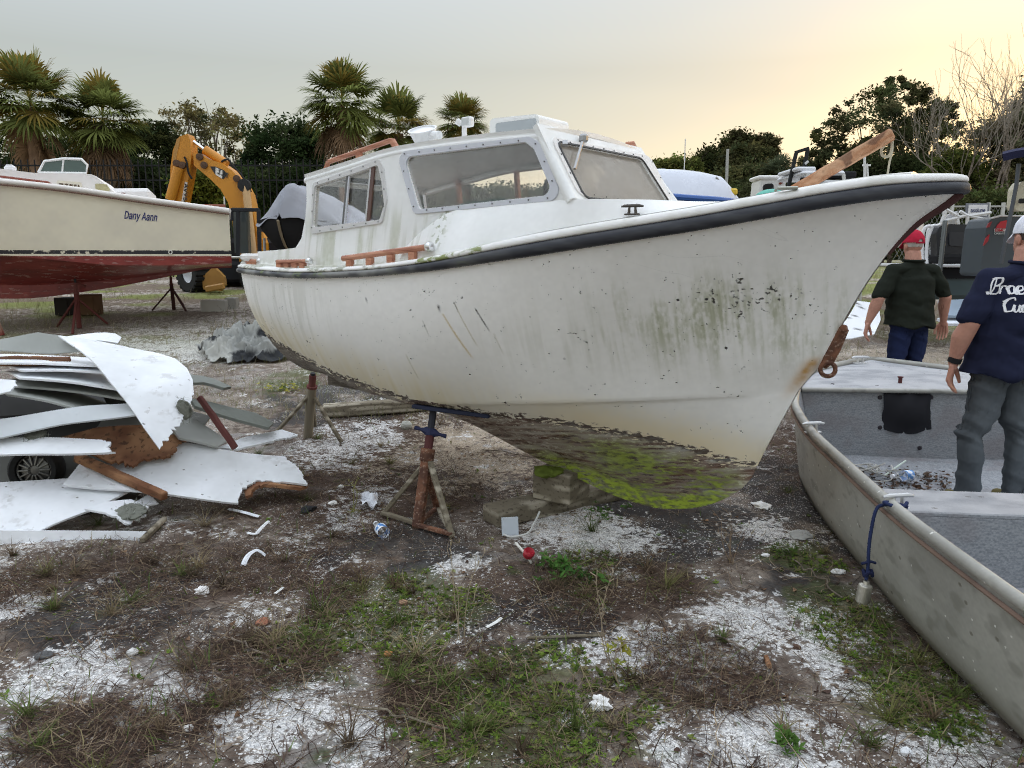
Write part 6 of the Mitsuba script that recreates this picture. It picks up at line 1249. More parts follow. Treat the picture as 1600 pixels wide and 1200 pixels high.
ws = part(rb, 'windscreen', slab([(q[0], q[2]) for q in wsP], .012, (V(1, 0, 0), V(0, 0, 1), V(0, -1, 0)), V(0, 12.0, 0)), 'm_gloss', (.09, .13, .12), smooth=False, label='dark green tinted windscreen in a white frame')
part(ws, 'frame', cat(tube(np.array(wsP + [wsP[0]]) - (0, .01, 0), .022, 6), tube([at_y(110, 249, 11.99), at_y(108, 270, 11.99)], .016, 6)), 'm_paint', (.78, .78, .77), smooth=60)
part(rb, 'hand_rail', tube([RW(-60, 268, 11.7), RW(0, 275, 11.7), RW(76, 285, 11.7), RW(80, 288, 11.7)], .018, 6), 'm_matte', (.24, .08, .06))
part(rb, 'deck_winch', cat(box(at_y(39, 263, 12.2), (.16, .12, .07), ch=.02), box(at_y(38, 259, 12.2), (.10, .10, .03), ch=.01)), 'm_paint', (.72, .72, .74))
part(rb, 'engine_box', rough(refine(box((at_y(228, 306, 12.5) + (0, .5, -.05)), (.74, 1.0, .34), ch=.06), .15), .01, 4), 'm_paint', (.66, .64, .63), smooth=50)
part(rb, 'red_strap', tube(spline([at_y(x, y, 12.0) for x, y in [(196, 307), (203, 303), (209, 309), (214, 305)]], 16), .022, 6), 'm_matte', (.17, .05, .04))
part(rb, 'drain_fitting', lathe([(.02, 0), (.034, 0), (.034, .03), (.02, .03), (.02, 0)], 14, at_y(260, 394, 11.52), V(0, -1, 0)), 'm_paint', (.7, .68, .62))
part(rb, 'stern_coaming', box(lbp(.45, 1.05, 2.27), (.8, .06, .06), ch=.01), 'm_matte', (.25, .10, .07))
part(rb, 'stern_pole', tube([lbp(.06, .9, 2.2), lbp(.06, .9, 2.42)], .014, 6), 'm_chrome')
tm_ = script('Dany Aann', .105, .25); tm_.apply_scale((.50 / tm_.bounds[1][0], 1, 1)); tm_.apply_transform(trimesh.transformations.rotation_matrix(np.pi / 2, [1, 0, 0])); tm_.apply_transform(trimesh.transformations.rotation_matrix(.08, [0, 1, 0]))
q = at_y(182, 341, 11.46); tm_.apply_translation(q); v = np.asarray(tm_.vertices)
hm_ = trimesh.Trimesh(b1.vertices, b1.faces, process=False); hit, ri, _ = hm_.ray.intersects_location(v * V(1, 0, 1) + V(0, 10.5, 0), np.tile(V(0, 1, 0), (len(v), 1)), multiple_hits=False)
dep_ = np.full(len(v), 11.5); dep_[ri] = hit[:, 1]; v[:, 1] = dep_ - .006 + (v[:, 1] - v[:, 1].mean()) * .5; tm_.vertices = v
part(rb, 'name_lettering', tm_, 'm_matte', (.05, .055, .16), smooth=False, amp=0, st=1)
XF = None
f3 = at_g(124, 513); t3 = at_y(116, 423, f3[1] + .1)
RS = (.12, .035, .03)
k1 = jack_stand('jack_stand', 'dark red tripod stand under the near side of the cream boat', t3, f3, r=.034, spread=.40, hgt=.62, col=RS, turn=.2, legs=3, handle=False, group=None)
part(k1, 'pad', box(t3 + (0, .05, .02), (.34, .2, .05), ry=.15, ch=.01), 'm_matte', (.05, .05, .07)); part(k1, 'handle', beam(t3 - (0, 0, .17), t3 - (-.17, .05, .23), .03, .03), 'm_matte', RS)
f3 = at_g(272, 484); t3 = at_y(265, 419, f3[1] + .05)
k1 = jack_stand('jack_stand', 'dark red tripod stand nearer the stern of the cream boat', t3, f3, r=.03, spread=.34, hgt=.62, col=(.07, .03, .03), turn=.9, legs=3, handle=False)
part(k1, 'pad', box(t3 + (0, .05, .02), (.3, .2, .05), ch=.01), 'm_matte', (.05, .05, .07))
kq = at_g(165, 488); 
for i, (px, w_, col, lb) in enumerate([(150, .22, (.035, .033, .03), 'dark block under the keel of the cream boat'), (185, .26, (.14, .08, .045), 'brown wooden block under the keel of the cream boat')]):
    q = at_g(px, 478); q[1] = LC - .1; g0 = float(gz(q[0], q[1])); S_ = LX - q[0]; obj('keel_block', lb, 'block', box((q[0], q[1], (g0 + float(l_kz(S_))) / 2), (w_, .3, float(l_kz(S_)) - g0), ch=.01), 'm_matte', col, amp=.3)
for i, (x0, x1, y1, lb) in enumerate([(314, 350, 487, 'long pale concrete block lying on the grass left of the cabin boat'), (351, 368, 483, 'short pale concrete block beside the long one')]):
    a0, a1 = at_g(x0, y1), at_g(x1, y1); obj('concrete_block', lb, 'concrete block', rough(refine(box(((a0 + a1) / 2 + (0, .1, .09)), (np.linalg.norm(a1 - a0), .2, .2), rz=.08, ch=.012), .08), .006, 8), 'm_matte', (.44, .43, .40), amp=.25)
rq = at_g(4, 524); obj('red_stand_leg', 'pale and red stand leg at the left edge behind the debris heap', 'boat stand', beam(rq, at_y(-6, 498, rq[1]), .05, .05, .005), 'm_matte', lambda v: np.where((v[:, 2] > rq[2] + .10)[:, None], V(.55, .44, .33), V(.22, .04, .035)))
# crumpled tarp on the ground
tq = at_g(372, 568); r = np.random.default_rng(4)
n_ = 96; u = np.linspace(-1, 1, n_); ux, uy = np.meshgrid(u, u, indexing='ij'); rad = np.sqrt(ux ** 2 + uy ** 2)
Pn_ = np.stack([ux * 2.2, uy * 2.2, 0 * ux], -1); w1 = meshkit.fbm(Pn_ * 1.6, 3, 2); rid = 1 - np.abs(meshkit.fbm(Pn_ * 1.9 + 5, 3, 6) - .5) * 4; rid2 = 1 - np.abs(meshkit.fbm(Pn_ * 4.2, 2, 8) - .5) * 3.4
hh = (.27 * np.exp(-((ux - .15) ** 2 * 3.2 + (uy - .1) ** 2 * 3)) + .10 * np.exp(-((ux + .5) ** 2 * 6 + (uy + .2) ** 2 * 6))) * (.35 + .9 * w1) + (.17 * np.clip(rid, 0, 1) ** 1.6 + .05 * np.clip(rid2, 0, 1)) * sm(1.12, .6, rad)
X = tq[0] + ux * .80 + .14 * (meshkit.fbm(Pn_ * 2 + 9, 3, 1) - .5); Yy = tq[1] + .52 + uy * .62 + .14 * (meshkit.fbm(Pn_ * 2 + 19, 3, 1) - .5); edge = .80 + .38 * (meshkit.fbm(np.stack([np.arctan2(uy, ux) * 1.5, 0 * ux, 0 * ux], -1), 3, 3) - .3)
tm2 = grid(np.stack([X, Yy, gz(X, Yy) + np.maximum(hh, .006)], -1)); keep = (rad < edge).ravel(); fk_ = tm2.faces[keep[tm2.faces].all(1)]; tm2 = TM(tm2.vertices, fk_); tm2.remove_unreferenced_vertices()
def tarp_col(v):
    f = meshkit.fbm(v * 2.4, 3, 3); g = meshkit.fbm(v * 3.4 + 2, 3, 15); c = V(.30, .305, .29) * (1 - sm(.42, .58, f))[:, None] + V(.40, .40, .37) * sm(.42, .58, f)[:, None]; c = c * (1 - sm(.57, .61, g))[:, None] + V(.035, .037, .04) * sm(.57, .61, g)[:, None]
    return c * (.75 + .5 * meshkit.fbm(v * 22, 3, 4))[:, None]
tm2 = thick(tm2, .004)
obj('crumpled_tarp', 'crumpled grey and black tarp lying on the ground behind the debris heap', 'tarp', tm2, 'm_matte', tarp_col, smooth=True)
# ---- excavator
YE = 16.5
yl = (.55, .225, .018)
def yellow(v): f = meshkit.fbm(v * 3, 4, 2)[:, None]; return V(*yl) * (.75 + .5 * f)
EX = lambda x, y, Y=YE: at_y(x, y, Y)
ex = thing('excavator', 'yellow orange excavator with raised folded arm behind the cream boat', 'excavator')
def plate(pts, w, Y=YE, off=0.0): return slab(Polygon([tuple(EX(x, y, Y)[[0, 2]]) for x, y in pts]).buffer(0), w, (V(1, 0, 0), V(0, 0, 1), V(0, -1, 0)), V(0, Y + w / 2 - off, 0))
stick = [(285, 216), (298, 211), (303, 222), (304, 248), (300, 278), (287, 345), (262, 345), (271, 300), (272, 262), (276, 235)]
part(ex, 'stick', plate(stick, .34), 'm_paint', yellow, smooth=25)
part(ex, 'stick_face', plate([(282, 219), (288, 216), (281, 250), (275, 262), (277, 238)], .30, off=.03), 'm_paint', (.42, .21, .05), smooth=25)
boom = [(308, 242), (316, 241), (328, 249), (352, 257), (368, 268), (384, 286), (394, 304), (400, 330), (408, 372), (414, 420), (384, 425), (374, 385), (368, 345), (362, 318), (350, 297), (334, 281), (309, 260)]
part(ex, 'boom', plate(boom, .40), 'm_paint', yellow, smooth=25)
part(ex, 'boom_base', plate([(384, 372), (400, 352), (420, 380), (424, 440), (376, 440)], .5, YE + .3), 'm_paint', yellow, smooth=25)
part(ex, 'stick_cylinder', tube([EX(320, 234), EX(355, 257)], .095, 12), 'm_paint', yellow); part(ex, 'stick_rod', tube([EX(302, 221), EX(322, 236)], .035, 8), 'm_chrome')
part(ex, 'bucket_cylinder', tube([EX(279, 262, YE - .25), EX(266, 312, YE - .25)], .10, 12), 'm_paint', yellow)
part(ex, 'boom_cylinder', tube([EX(384, 291, YE - .28), EX(398, 420, YE - .28)], .08, 12), 'm_paint', (.62, .40, .20)); part(ex, 'boom_rod', tube([EX(383, 290, YE - .30), EX(389, 340, YE - .30)], .045, 8), 'm_chrome')
part(ex, 'pin_boss', lathe([(0, -.05), (.13, -.05), (.13, .05), (0, .06)], 16, EX(382, 290, YE - .30), V(0, -1, 0)), 'm_matte', (.03, .03, .03))
for x, y in ((276, 255), (285, 258), (312, 245), (319, 258), (370, 279)): part(ex, 'pin', lathe([(0, -.03), (.07, -.03), (.07, .03), (0, .04)], 12, EX(x, y, YE - .22), V(0, -1, 0)), 'm_matte', (.10, .06, .04))
part(ex, 'hose', tube(spline([EX(x, y, YE - .22) for x, y in [(288, 245), (292, 255), (294, 268), (300, 279)]], 20), .02, 6), 'm_matte', (.02, .02, .02)); part(ex, 'hose', tube(spline([EX(x, y, YE - .1) for x, y in [(346, 253), (356, 249), (363, 258), (376, 272), (392, 300)]], 24), .022, 6), 'm_matte', (.025, .025, .025))
part(ex, 'badge', plate([(328, 260), (336, 260), (350, 266), (355, 272), (349, 280), (336, 272)], .01, YE - .205), 'm_matte', (.05, .05, .05), smooth=False); part(ex, 'badge_white', plate([(337, 261.5), (348, 267), (347, 279), (337, 273)], .012, YE - .214), 'm_matte', (.72, .70, .66), smooth=False)
def lab(txt, h, at, rot, w=None, col=(.05, .05, .05)):
    m = meshkit.text_mesh(txt, h, .006, True)
    if w: m.apply_scale((w / m.bounds[1][0], 1, 1))
    m.apply_transform(trimesh.transformations.rotation_matrix(rot, [0, 0, 1])); m.apply_transform(trimesh.transformations.rotation_matrix(np.pi / 2, [1, 0, 0])); m.apply_translation(at); return m
part(ex, 'badge_letters', lab('113', .09, EX(338.5, 270, YE - .225), -.45), 'm_matte', (.06, .06, .06), smooth=False, st=1)
part(ex, 'stick_decal', plate([(289, 284), (293, 285), (287, 322), (281, 330)], .008, YE - .176), 'm_matte', (.70, .66, .60), smooth=False)
part(ex, 'stick_letters', lab('AV950L', .075, EX(288.5, 286, YE - .19), -1.72, .52), 'm_matte', (.05, .05, .05), smooth=False, st=1)
# cab frame, body, wheels, blade
part(ex, 'cab_frame', cat(*[beam(EX(*a, YE - .9), EX(*b, YE - .9), .07, .07, .01) for a, b in [((361, 328), (405, 328)), ((372, 330), (372, 400)), ((404, 328), (406, 405)), ((361, 328), (362, 345))]]), 'm_matte', (.025, .026, .03), smooth=False)
part(ex, 'cab_glass', box(EX(374, 360, YE - .6) + (0, .3, 0), (.28, .5, .9)), 'm_gloss', (.05, .06, .06), smooth=False)
part(ex, 'body', cat(box(EX(395, 424, YE + .4), (2.0, 1.6, .42), ch=.06), box(EX(420, 405, YE + .9), (1.4, 1.2, .9), ch=.1)), 'm_matte', (.022, .022, .024)); part(ex, 'fender', box(EX(382, 402, YE - .75), (.55, .4, .05), ch=.02), 'm_paint', (.62, .60, .56))
for i, (px, py, Y) in enumerate([(303, 427, 15.4), (352, 424, 17.2), (398, 430, 15.9)]):
    q = EX(px, py, Y); rr0 = max(q[2] - float(gz(q[0], Y)), .30); q[2] = float(gz(q[0], Y)) + rr0; k = part(ex, 'wheel', lathe([(rr0 * .55, -.16), (rr0 * .95, -.17), (rr0, -.10), (rr0, .10), (rr0 * .95, .17), (rr0 * .55, .16), (rr0 * .55, -.16)], 28, q, unit(V(-.75, -1, 0))), 'm_matte', (.025, .025, .025), smooth=50, amp=.3)
    part(k, 'rim', lathe([(rr0 * .56, .10), (rr0 * .52, .13), (rr0 * .30, .05), (0, .06)], 20, q, unit(V(-.75, -1, 0))), 'm_paint', (.55, .57, .60))
    tr2 = [box((0, 0, 0), (.34, .06, .05)) for _ in range(22)]
    for j, m in enumerate(tr2):
        a = j * 2 * np.pi / 22; x_, y_, n2 = basis(unit(V(-.75, -1, 0))); M = np.eye(4); M[:3, 0], M[:3, 1] = n2, -x_ * math.sin(a) + y_ * math.cos(a); M[:3, 2] = x_ * math.cos(a) + y_ * math.sin(a); M[:3, 3] = q + M[:3, 2] * rr0; m.apply_transform(M)
    part(k, 'tread', cat(*tr2), 'm_matte', (.02, .02, .02), smooth=False, st=1)
bq = at_g(338, 455); part(ex, 'blade', cat(slab([(EX(x, y, 15.2)[0], EX(x, y, 15.2)[2]) for x, y in [(318, 452), (316, 432), (326, 424), (334, 416), (350, 432), (352, 445), (345, 455)]], .12, (V(1, 0, 0), V(0, 0, 1), V(0, -1, 0)), V(0, 15.3, 0)), beam(EX(322, 452, 15.0), EX(350, 447, 15.0), .12, .12, .02)), 'm_paint', (.36, .19, .05), amp=.5)
# ---- covered boat
YC = 11.8
cv = thing('covered_boat', 'black boat under a grey tarp peaking over its bow, behind the cabin boat\'s stern', 'boat')
CV = lambda x, y, Y=YC: at_y(x, y, Y)
TC = lambda v: V(.27, .28, .315) * (.70 + .6 * meshkit.fbm(v * 4, 4, 6))[:, None]
def csheet(pts, mat_col, name, wr=.035, label=None):
    m = sheet([CV(*q) for q in pts], .07, (), 0); v = np.asarray(m.vertices); w_ = 1 - np.abs(meshkit.fbm(v * V(2.2, 2.2, 1.4), 3, 5) - .5) * 4
    m.fix_normals(); m.vertices = v + m.vertex_normals * (wr * np.clip(w_, 0, 1))[:, None]; part(cv, name, thick(m, .006), 'm_matte', mat_col, smooth=True, label=label)
c0_ = CV(440, 340, 11.25); dd_ = np.r_[np.linspace(0, 1.4, 16), np.linspace(1.7, 4.8, 9)]
c_w = PCH([0, .2, .5, .85, 1.6, 3, 4.8], [.02, .22, .45, .60, .76, .88, .84]); c_g = PCH([0, .8, 2, 4.8], [2.12, 2.05, 1.98, 1.95]); c_r = PCH([0, .15, .38, .8, 3, 4.8], [2.14, 2.36, 2.55, 2.62, 2.60, 2.5]); c_k = PCH([0, .12, .35, .8, 2, 4.8], [2.05, 1.85, 1.66, 1.50, 1.40, 1.40])
cx_ = lambda d: c0_[0] - .05 + .02 * d
def cover(sg):
    rows = []
    for d in dd_:
        w_, g_, r_ = float(c_w(d)) + .02, float(c_g(d)) - .05 + .035 * math.sin(d * 9), float(c_r(d)); v = np.linspace(0, 1, 14); sag = -.05 * np.sin(v * np.pi) * min(d * 2, 1)
        rows.append(np.stack([cx_(d) + sg * w_ * v ** .9, 11.25 + d - .0 * v, r_ + (g_ - r_) * v ** 1.25 + sag], 1))
    m = grid(rows); v = np.asarray(m.vertices); k_ = 1 - np.abs(meshkit.fbm(v * V(2.6, 2.6, 1.6), 3, 5) - .5) * 4; m.fix_normals(); m.vertices = v + m.vertex_normals * (.03 * np.clip(k_, 0, 1))[:, None]; return thick(m, .006)
part(cv, 'tarp', cover(-1), 'm_matte', TC, smooth=True, label='wrinkled grey tarp'); part(cv, 'tarp', cover(1), 'm_matte', TC, smooth=True, label='wrinkled grey tarp')
hl_ = [grid([[V(cx_(d) + sg * (.02 + (float(c_w(d)) - .02) * v ** .6), 11.25 + d + .02, float(c_k(d)) + (float(c_g(d)) - float(c_k(d))) * v) for v in np.linspace(0, 1, 9)] for d in dd_]) for sg in (-1, 1)]
part(cv, 'hull', cat(*hl_), 'm_matte', (.012, .012, .014), smooth=40)
part(cv, 'transom', slab([(-.82, 1.95), (0, 1.40), (.82, 1.95), (.6, 2.3), (0, 2.5), (-.6, 2.3)], .03, (V(1, 0, 0), V(0, 0, 1), V(0, -1, 0)), V(cx_(4.8), 16.05, 0)), 'm_matte', (.02, .02, .022), smooth=False)
part(cv, 'stem_strip', tube([V(cx_(d), 11.25 + d - .02, float(c_k(d))) for d in np.linspace(0, .8, 12)], .02, 6), 'm_matte', (.20, .16, .11))
obj('white_post', 'thin white post standing beside the covered boat', 'post', tube([CV(414, 415, 12.6), CV(413, 372, 12.6)], .022, 8), 'm_matte', (.62, .63, .66))
sq = CV(440, 400, 12.4)
for j_, (y_, h_, lb_) in enumerate([(12.4, .36, 'front'), (13.4, .6, 'rear')]): obj('cradle_timber', f'{lb_} dark cradle timber under the covered boat', 'timber', box((sq[0] + .2, y_, float(gz(sq[0], y_)) / 2 + .70), (1.0, .25, 1.40 - float(gz(sq[0], y_))), ch=.02), 'm_matte', (.03, .028, .025), smooth=False)
# ------------------------------------------------------------------ right background and what lies on the fore deck
W3 = lambda x, y, Y: at_y(x, y, Y)
# pole, teal float and rope on the fore deck
pd = lambda x, y, b=0.0: bp(*lp(x, y, (0, -b, 0), (0, 1, 0)))
A_, B_ = pd(1208, 318, .05), pd(1396, 208, .02)
pole = rough(refine(beam(A_, B_, .058, .05, .008), .05), .004, 18, 4)
po = obj('wooden_pole', 'split reddish wooden pole slanting up over the bow of the cabin boat', 'pole', pole, 'm_pole')
r0_ = pd(1391, 214, -.02)
rp = [pd(x, y, -.03) for x, y in [(1393, 213), (1394, 226), (1392, 238), (1386, 245), (1379, 243), (1377, 236), (1381, 228), (1386, 222), (1388, 216)]]
obj('cream_rope', 'cream rope looped and hanging from the upper end of the wooden pole', 'rope', cat(tube(spline(np.array(rp), 40), .006, 6), tube(spline(np.array([rp[0], pd(1394, 236, -.05), pd(1389, 258, -.05), pd(1386, 282, -.05)]), 24), .0045, 6)), 'm_matte', (.52, .49, .38), amp=.3, scale=60)
fm = trimesh.creation.icosphere(4); fm.vertices = np.asarray(fm.vertices) * V(.10, .09, .09); fc_ = pd(1205, 325, -.06); fm = rough(fm, .012, 8); fm.apply_translation(fc_)
obj('teal_float', 'teal green round float lying on the fore deck beside the pole', 'float', fm, 'm_paint', (.06, .33, .26), amp=.25)
# covered white boat with the blue stripe
cb = thing('white_boat', 'boat under a pale grey cover with a bright blue stripe, right of the windscreen', 'boat')
YB = 9.2
secs = []
for x, yt, yr, hb in [(940, 276, 300, 1.0), (985, 269, 302, 1.0), (1028, 267.5, 305, 1.0), (1060, 269, 307.5, .98), (1090, 272, 309.5, .9), (1118, 278, 312, .72), (1133, 291, 313.5, .50), (1148, 308, 315, .22), (1155, 314.5, 316, .04)]:
    t_ = W3(x, yt, YB + 1.0); n_ = W3(x, yr, YB + 1.0 - hb); f_ = n_ + V(0, 2 * hb, 0); row = []
    for v in np.linspace(-1, 1, 17): a = abs(v); q = n_ if v < 0 else f_; row.append(V(t_[0], YB + 1.0 + (v) * hb, q[2] + (t_[2] - q[2]) * (1 - a ** 2.6)))
    secs.append(row)
secs = np.array(secs); part(cb, 'cover', thick(rough(grid(secs), .012, 3, 2), .01), 'm_matte', (.52, .54, .60), smooth=60, amp=.12)
rl = secs[:, 0]; part(cb, 'blue_stripe', cat(tube(rl - (0, .02, .02), .038, 8), tube(secs[:, -1] - (0, -.02, .02), .038, 8)), 'm_paint', (.03, .10, .34))
part(cb, 'hull', cat(*[grid([[q, q + V(0, (YB + 1 - q[1]) * .25, -.35), V(q[0] - .05, YB + 1 - (YB + 1 - q[1]) * .35, q[2] - .75), V(q[0] - .1, YB + 1, q[2] - .95)] for q in R]) for R in (secs[:, 0], secs[:, -1])]), 'm_paint', (.42, .42, .43), smooth=60)
part(cb, 'top_rail', tube(spline(np.array([W3(x, y, YB + .9) for x, y in [(1015, 266.5), (1050, 265.5), (1085, 268.5), (1116, 275)]]), 20), .012, 6), 'm_paint', (.50, .50, .46)); part(cb, 'cover_strap', tube([W3(1119, 277, YB + .5), W3(1151, 314, YB + .8)], .012, 6), 'm_matte', (.32, .32, .30))
part(cb, 'antenna', tube([W3(1069, 270, YB + 1), W3(1071, 217, YB + 1)], .007, 5), 'm_paint', (.55, .55, .53)); part(cb, 'bow_fitting', box(W3(1154, 313, YB + .9), (.12, .08, .05), ch=.01), 'm_chrome')
pq = W3(1136, 300, 16); obj('grey_mast', 'thin grey mast standing behind the covered white boat', 'mast', tube([V(pq[0], 16, float(gz(pq[0], 16))), W3(1137, 233, 16)], .03, 8), 'm_matte', (.36, .36, .34))
yk = thing('yellow_box', 'small yellow box on a short white stalk beside the covered white boat', 'box'); part(yk, 'box_body', box(W3(1145, 300, 9.8), (.10, .10, .085), ch=.02), 'm_paint', (.62, .42, .03)); part(yk, 'stalk', tube([W3(1148, 305, 9.8), W3(1149, 325, 9.8)], .012, 6), 'm_paint', (.65, .65, .62))
# small white cabin
ck = thing('small_cruiser', 'small white wheelhouse with one dark window, beside the teal float', 'boat'); YK = 13.5
def face(pts, Y, t): return slab(rnd([tuple(W3(x, y, Y)[[0, 2]]) for x, y in pts], .05), t, (V(1, 0, 0), V(0, 0, 1), V(0, -1, 0)), V(0, Y + t, 0))
part(ck, 'wheelhouse', face([(1184, 316), (1187, 284), (1191, 278), (1224, 276), (1228, 281), (1226, 316)], YK, .45), 'm_paint', (.70, .69, .66), smooth=30)
part(ck, 'roof', box((W3(1207, 277, YK) + (0, .22, 0)), (.5, .56, .06), ch=.02), 'm_paint', (.74, .73, .71)); part(ck, 'window', face([(1193, 303), (1192, 288), (1209, 286), (1209, 302)], YK - .02, .03), 'm_gloss', (.012, .012, .013), smooth=False); part(ck, 'sticker', face([(1217, 286), (1219, 281), (1223, 281), (1223, 286), (1219, 289)], YK - .012, .02), 'm_matte', (.20, .05, .03), smooth=False)
part(ck, 'hull', slab([tuple(W3(x, y, YK)[[0, 2]]) for x, y in [(1172, 322), (1184, 312), (1300, 312), (1300, 395), (1190, 395)]], 1.4, (V(1, 0, 0), V(0, 0, 1), V(0, -1, 0)), V(0, YK + 1.35, 0)), 'm_paint', (.58, .58, .56))
# black roll bar
ak = thing('black_arch', 'leaning black tube arch standing behind the wooden pole', 'arch'); YA = 12.6
[part(ak, 'leg', beam(W3(*a, YA), W3(*b, YA), .065, .05, .008), 'm_matte', (.022, .024, .024)) for a, b in (((1227, 314), (1244, 239)), ((1246, 320), (1262, 234)))]; part(ak, 'top_bar', beam(W3(1242, 238.5, YA), W3(1264, 231.5, YA), .05, .05, .008), 'm_matte', (.022, .024, .024)); part(ak, 'strap', tube([W3(1258, 256, YA - .05), W3(1263, 252, YA - .05)], .02, 6), 'm_matte', (.5, .5, .48))
# centre console boat with a hard top
hk = thing('console_boat', 'white boat with a hard top on posts, seen behind the wooden pole', 'boat'); YH = 12.2
part(hk, 'hard_top', cat(box(W3(1288, 270, YH) + (0, .6, 0), (.66, 1.2, .07), ch=.03), box(W3(1268, 267, YH) + (-.02, .6, .05), (.3, .9, .06), ch=.02)), 'm_paint', (.62, .63, .66))
for x in (1263, 1318): part(hk, 'post', tube([W3(x, 272, YH), W3(x + (2 if x > 1300 else -4), 300, YH)], .028, 8), 'm_paint', (.60, .60, .58)); 
part(hk, 'canvas', box(W3(1300, 277, YH + .5), (.40, .9, .10), ch=.02), 'm_matte', (.02, .02, .022)); part(hk, 'console', box(W3(1296, 296, YH + .3), (.42, .6, .24), ch=.04), 'm_paint', (.55, .56, .57)); part(hk, 'windscreen', box(W3(1294, 283, YH + .2) , (.36, .02, .16)), 'm_glass', smooth=False)
part(hk, 'hull', box(W3(1310, 345, YH) + (.3, .8, 0), (2.2, 1.6, .8), ch=.15), 'm_paint', (.60, .60, .60))
for x0, y0, x1, y1, lb in ((1351, 292, 1351, 243, 'straight thin white mast left of the hanging rope'), (1357, 290, 1354, 256, 'short leaning white mast with a crossbar')):
    q = W3(x0, y0, 13.0); t = thing('white_mast', lb, 'mast'); part(t, 'pole', tube([V(q[0], 13, float(gz(q[0], 13))), q, W3(x1, y1, 13.0)], .022, 8), 'm_paint', (.60, .60, .58))
    if 'cross' in lb: part(t, 'crossbar', box(W3(1354, 258, 13), (.13, .03, .03)), 'm_paint', (.68, .68, .66))
# boat with the black helm seat
YS = 10.2
sb = thing('deck_boat', 'low dark boat behind the red capped man carrying a black helm seat', 'boat')
S_ = lambda x, y, d=0.0: W3(x, y, YS + d)
part(sb, 'hull', box((S_(1505, 446) + (0, .5, .0)), (1.1, 1.3, .36), ch=.06), 'm_paint', (.045, .075, .085)); part(sb, 'deck_edge', box(S_(1490, 415) + (0, .5, 0), (1.15, 1.5, .035), ch=.008), 'm_paint', (.66, .66, .67)); part(sb, 'dark_well', box(S_(1505, 427) + (0, .5, 0), (.85, 1.35, .13)), 'm_matte', (.012, .012, .014))
part(sb, 'grey_sponson', box(S_(1470, 459, -.3) + (.3, .5, 0), (1.5, .4, .10), ch=.03), 'm_paint', (.30, .30, .29))
part(sb, 'seat_back', rough(refine(slab(rnd([tuple(S_(x, y)[[0, 2]]) for x, y in [(1461, 408), (1459, 366), (1464, 353), (1480, 350), (1508, 351), (1516, 357), (1518, 400), (1514, 410)]], .06), .16, (V(1, 0, 0), V(0, 0, 1), V(0, -1, 0)), V(0, YS + .10, 0)), .06), .006, 6), 'm_paint', (.017, .018, .022), smooth=50)
part(sb, 'seat_panel', slab(rnd([tuple(S_(x, y)[[0, 2]]) for x, y in [(1478, 363), (1504, 363), (1504, 383), (1498, 385), (1478, 384)]], .03), .02, (V(1, 0, 0), V(0, 0, 1), V(0, -1, 0)), V(0, YS - .06, 0)), 'm_paint', (.028, .029, .034), smooth=30)
part(sb, 'seat_base', box(S_(1488, 405) + (0, .15, 0), (.5, .5, .12), ch=.03), 'm_matte', (.012, .012, .013))
for y in (372, 395): part(sb, 'arm_rest', box(S_(1522, y) + (0, .1, 0), (.11, .36, .07), ch=.025), 'm_matte', (.016, .016, .018))
part(sb, 'side_cap', lathe([(0, 0), (.05, 0), (.04, .03), (0, .035)], 12, S_(1517, 399, -.12), V(.3, -1, 0)), 'm_chrome')
for i in range(3):
    x = 1442 + 7.5 * i; part(sb, 'folded_chair', tube(spline(np.array([S_(*q, .15 * i) for q in [(x, 412), (x - 1.5, 395), (x, 365), (x + 4, 355), (x + 10, 353 - i), (x + 14, 356), (x + 10, 366), (x + 6, 385), (x + 6, 411)]]), 30), .022, 8), 'm_paint', (.72, .72, .73))
st_ = [S_(1477, 344, -.35), S_(1466, 446, -.35)]; part(sb, 'steel_post', beam(*st_, .07, .03, .004), 'm_metal', (.30, .33, .35), amp=.3)
tk = thing('pipe_rack', 'rack of pale pipes and panels behind the black helm seat', 'rack'); YR = 13.0
for a, b in [((1474, 352), (1476, 326)), ((1476, 326), (1500, 340)), ((1470, 347), (1512, 336)), ((1508, 336), (1545, 344)), ((1500, 330), (1511, 337)), ((1512, 338), (1510, 362)), ((1531, 345), (1528, 375)), ((1478, 330), (1470, 350)), ((1495, 333), (1497, 352)), ((1511, 338), (1548, 332))]: part(tk, 'pipe', tube([W3(*a, YR), W3(*b, YR)], .028, 6), 'm_paint', (.62, .62, .62))
part(tk, 'panel', slab([tuple(W3(x, y, YR + .1)[[0, 2]]) for x, y in [(1472, 352), (1478, 336), (1494, 330), (1497, 350)]], .03, (V(1, 0, 0), V(0, 0, 1), V(0, -1, 0)), V(0, YR + .1, 0)), 'm_paint', (.60, .61, .64))
# outboard motor
om = thing('outboard_motor', 'grey outboard motor cowl with red and white marking beside the white capped man', 'outboard motor'); YO = 9.0
O_ = lambda x, y, d=0.0: W3(x, y, YO + d)
part(om, 'cowl', rough(slab(rnd([tuple(O_(x, y)[[0, 2]]) for x, y in [(1531, 432), (1536, 392), (1541, 356), (1547, 342), (1562, 338), (1600, 338), (1610, 432)]], .05), .42, (V(1, 0, 0), V(0, 0, 1), V(0, -1, 0)), V(0, YO + .42, 0)), .004, 3), 'm_paint', (.055, .068, .08), smooth=40)
part(om, 'top_edge', tube([O_(1549, 341, .0), O_(1563, 337.5, .0), O_(1598, 337.5, .0)], .012, 6), 'm_paint', (.6, .6, .6))
fl = lambda pts, d, t=.012: slab([tuple(O_(x, y)[[0, 2]]) for x, y in pts], t, (V(1, 0, 0), V(0, 0, 1), V(0, -1, 0)), V(0, YO - d, 0))
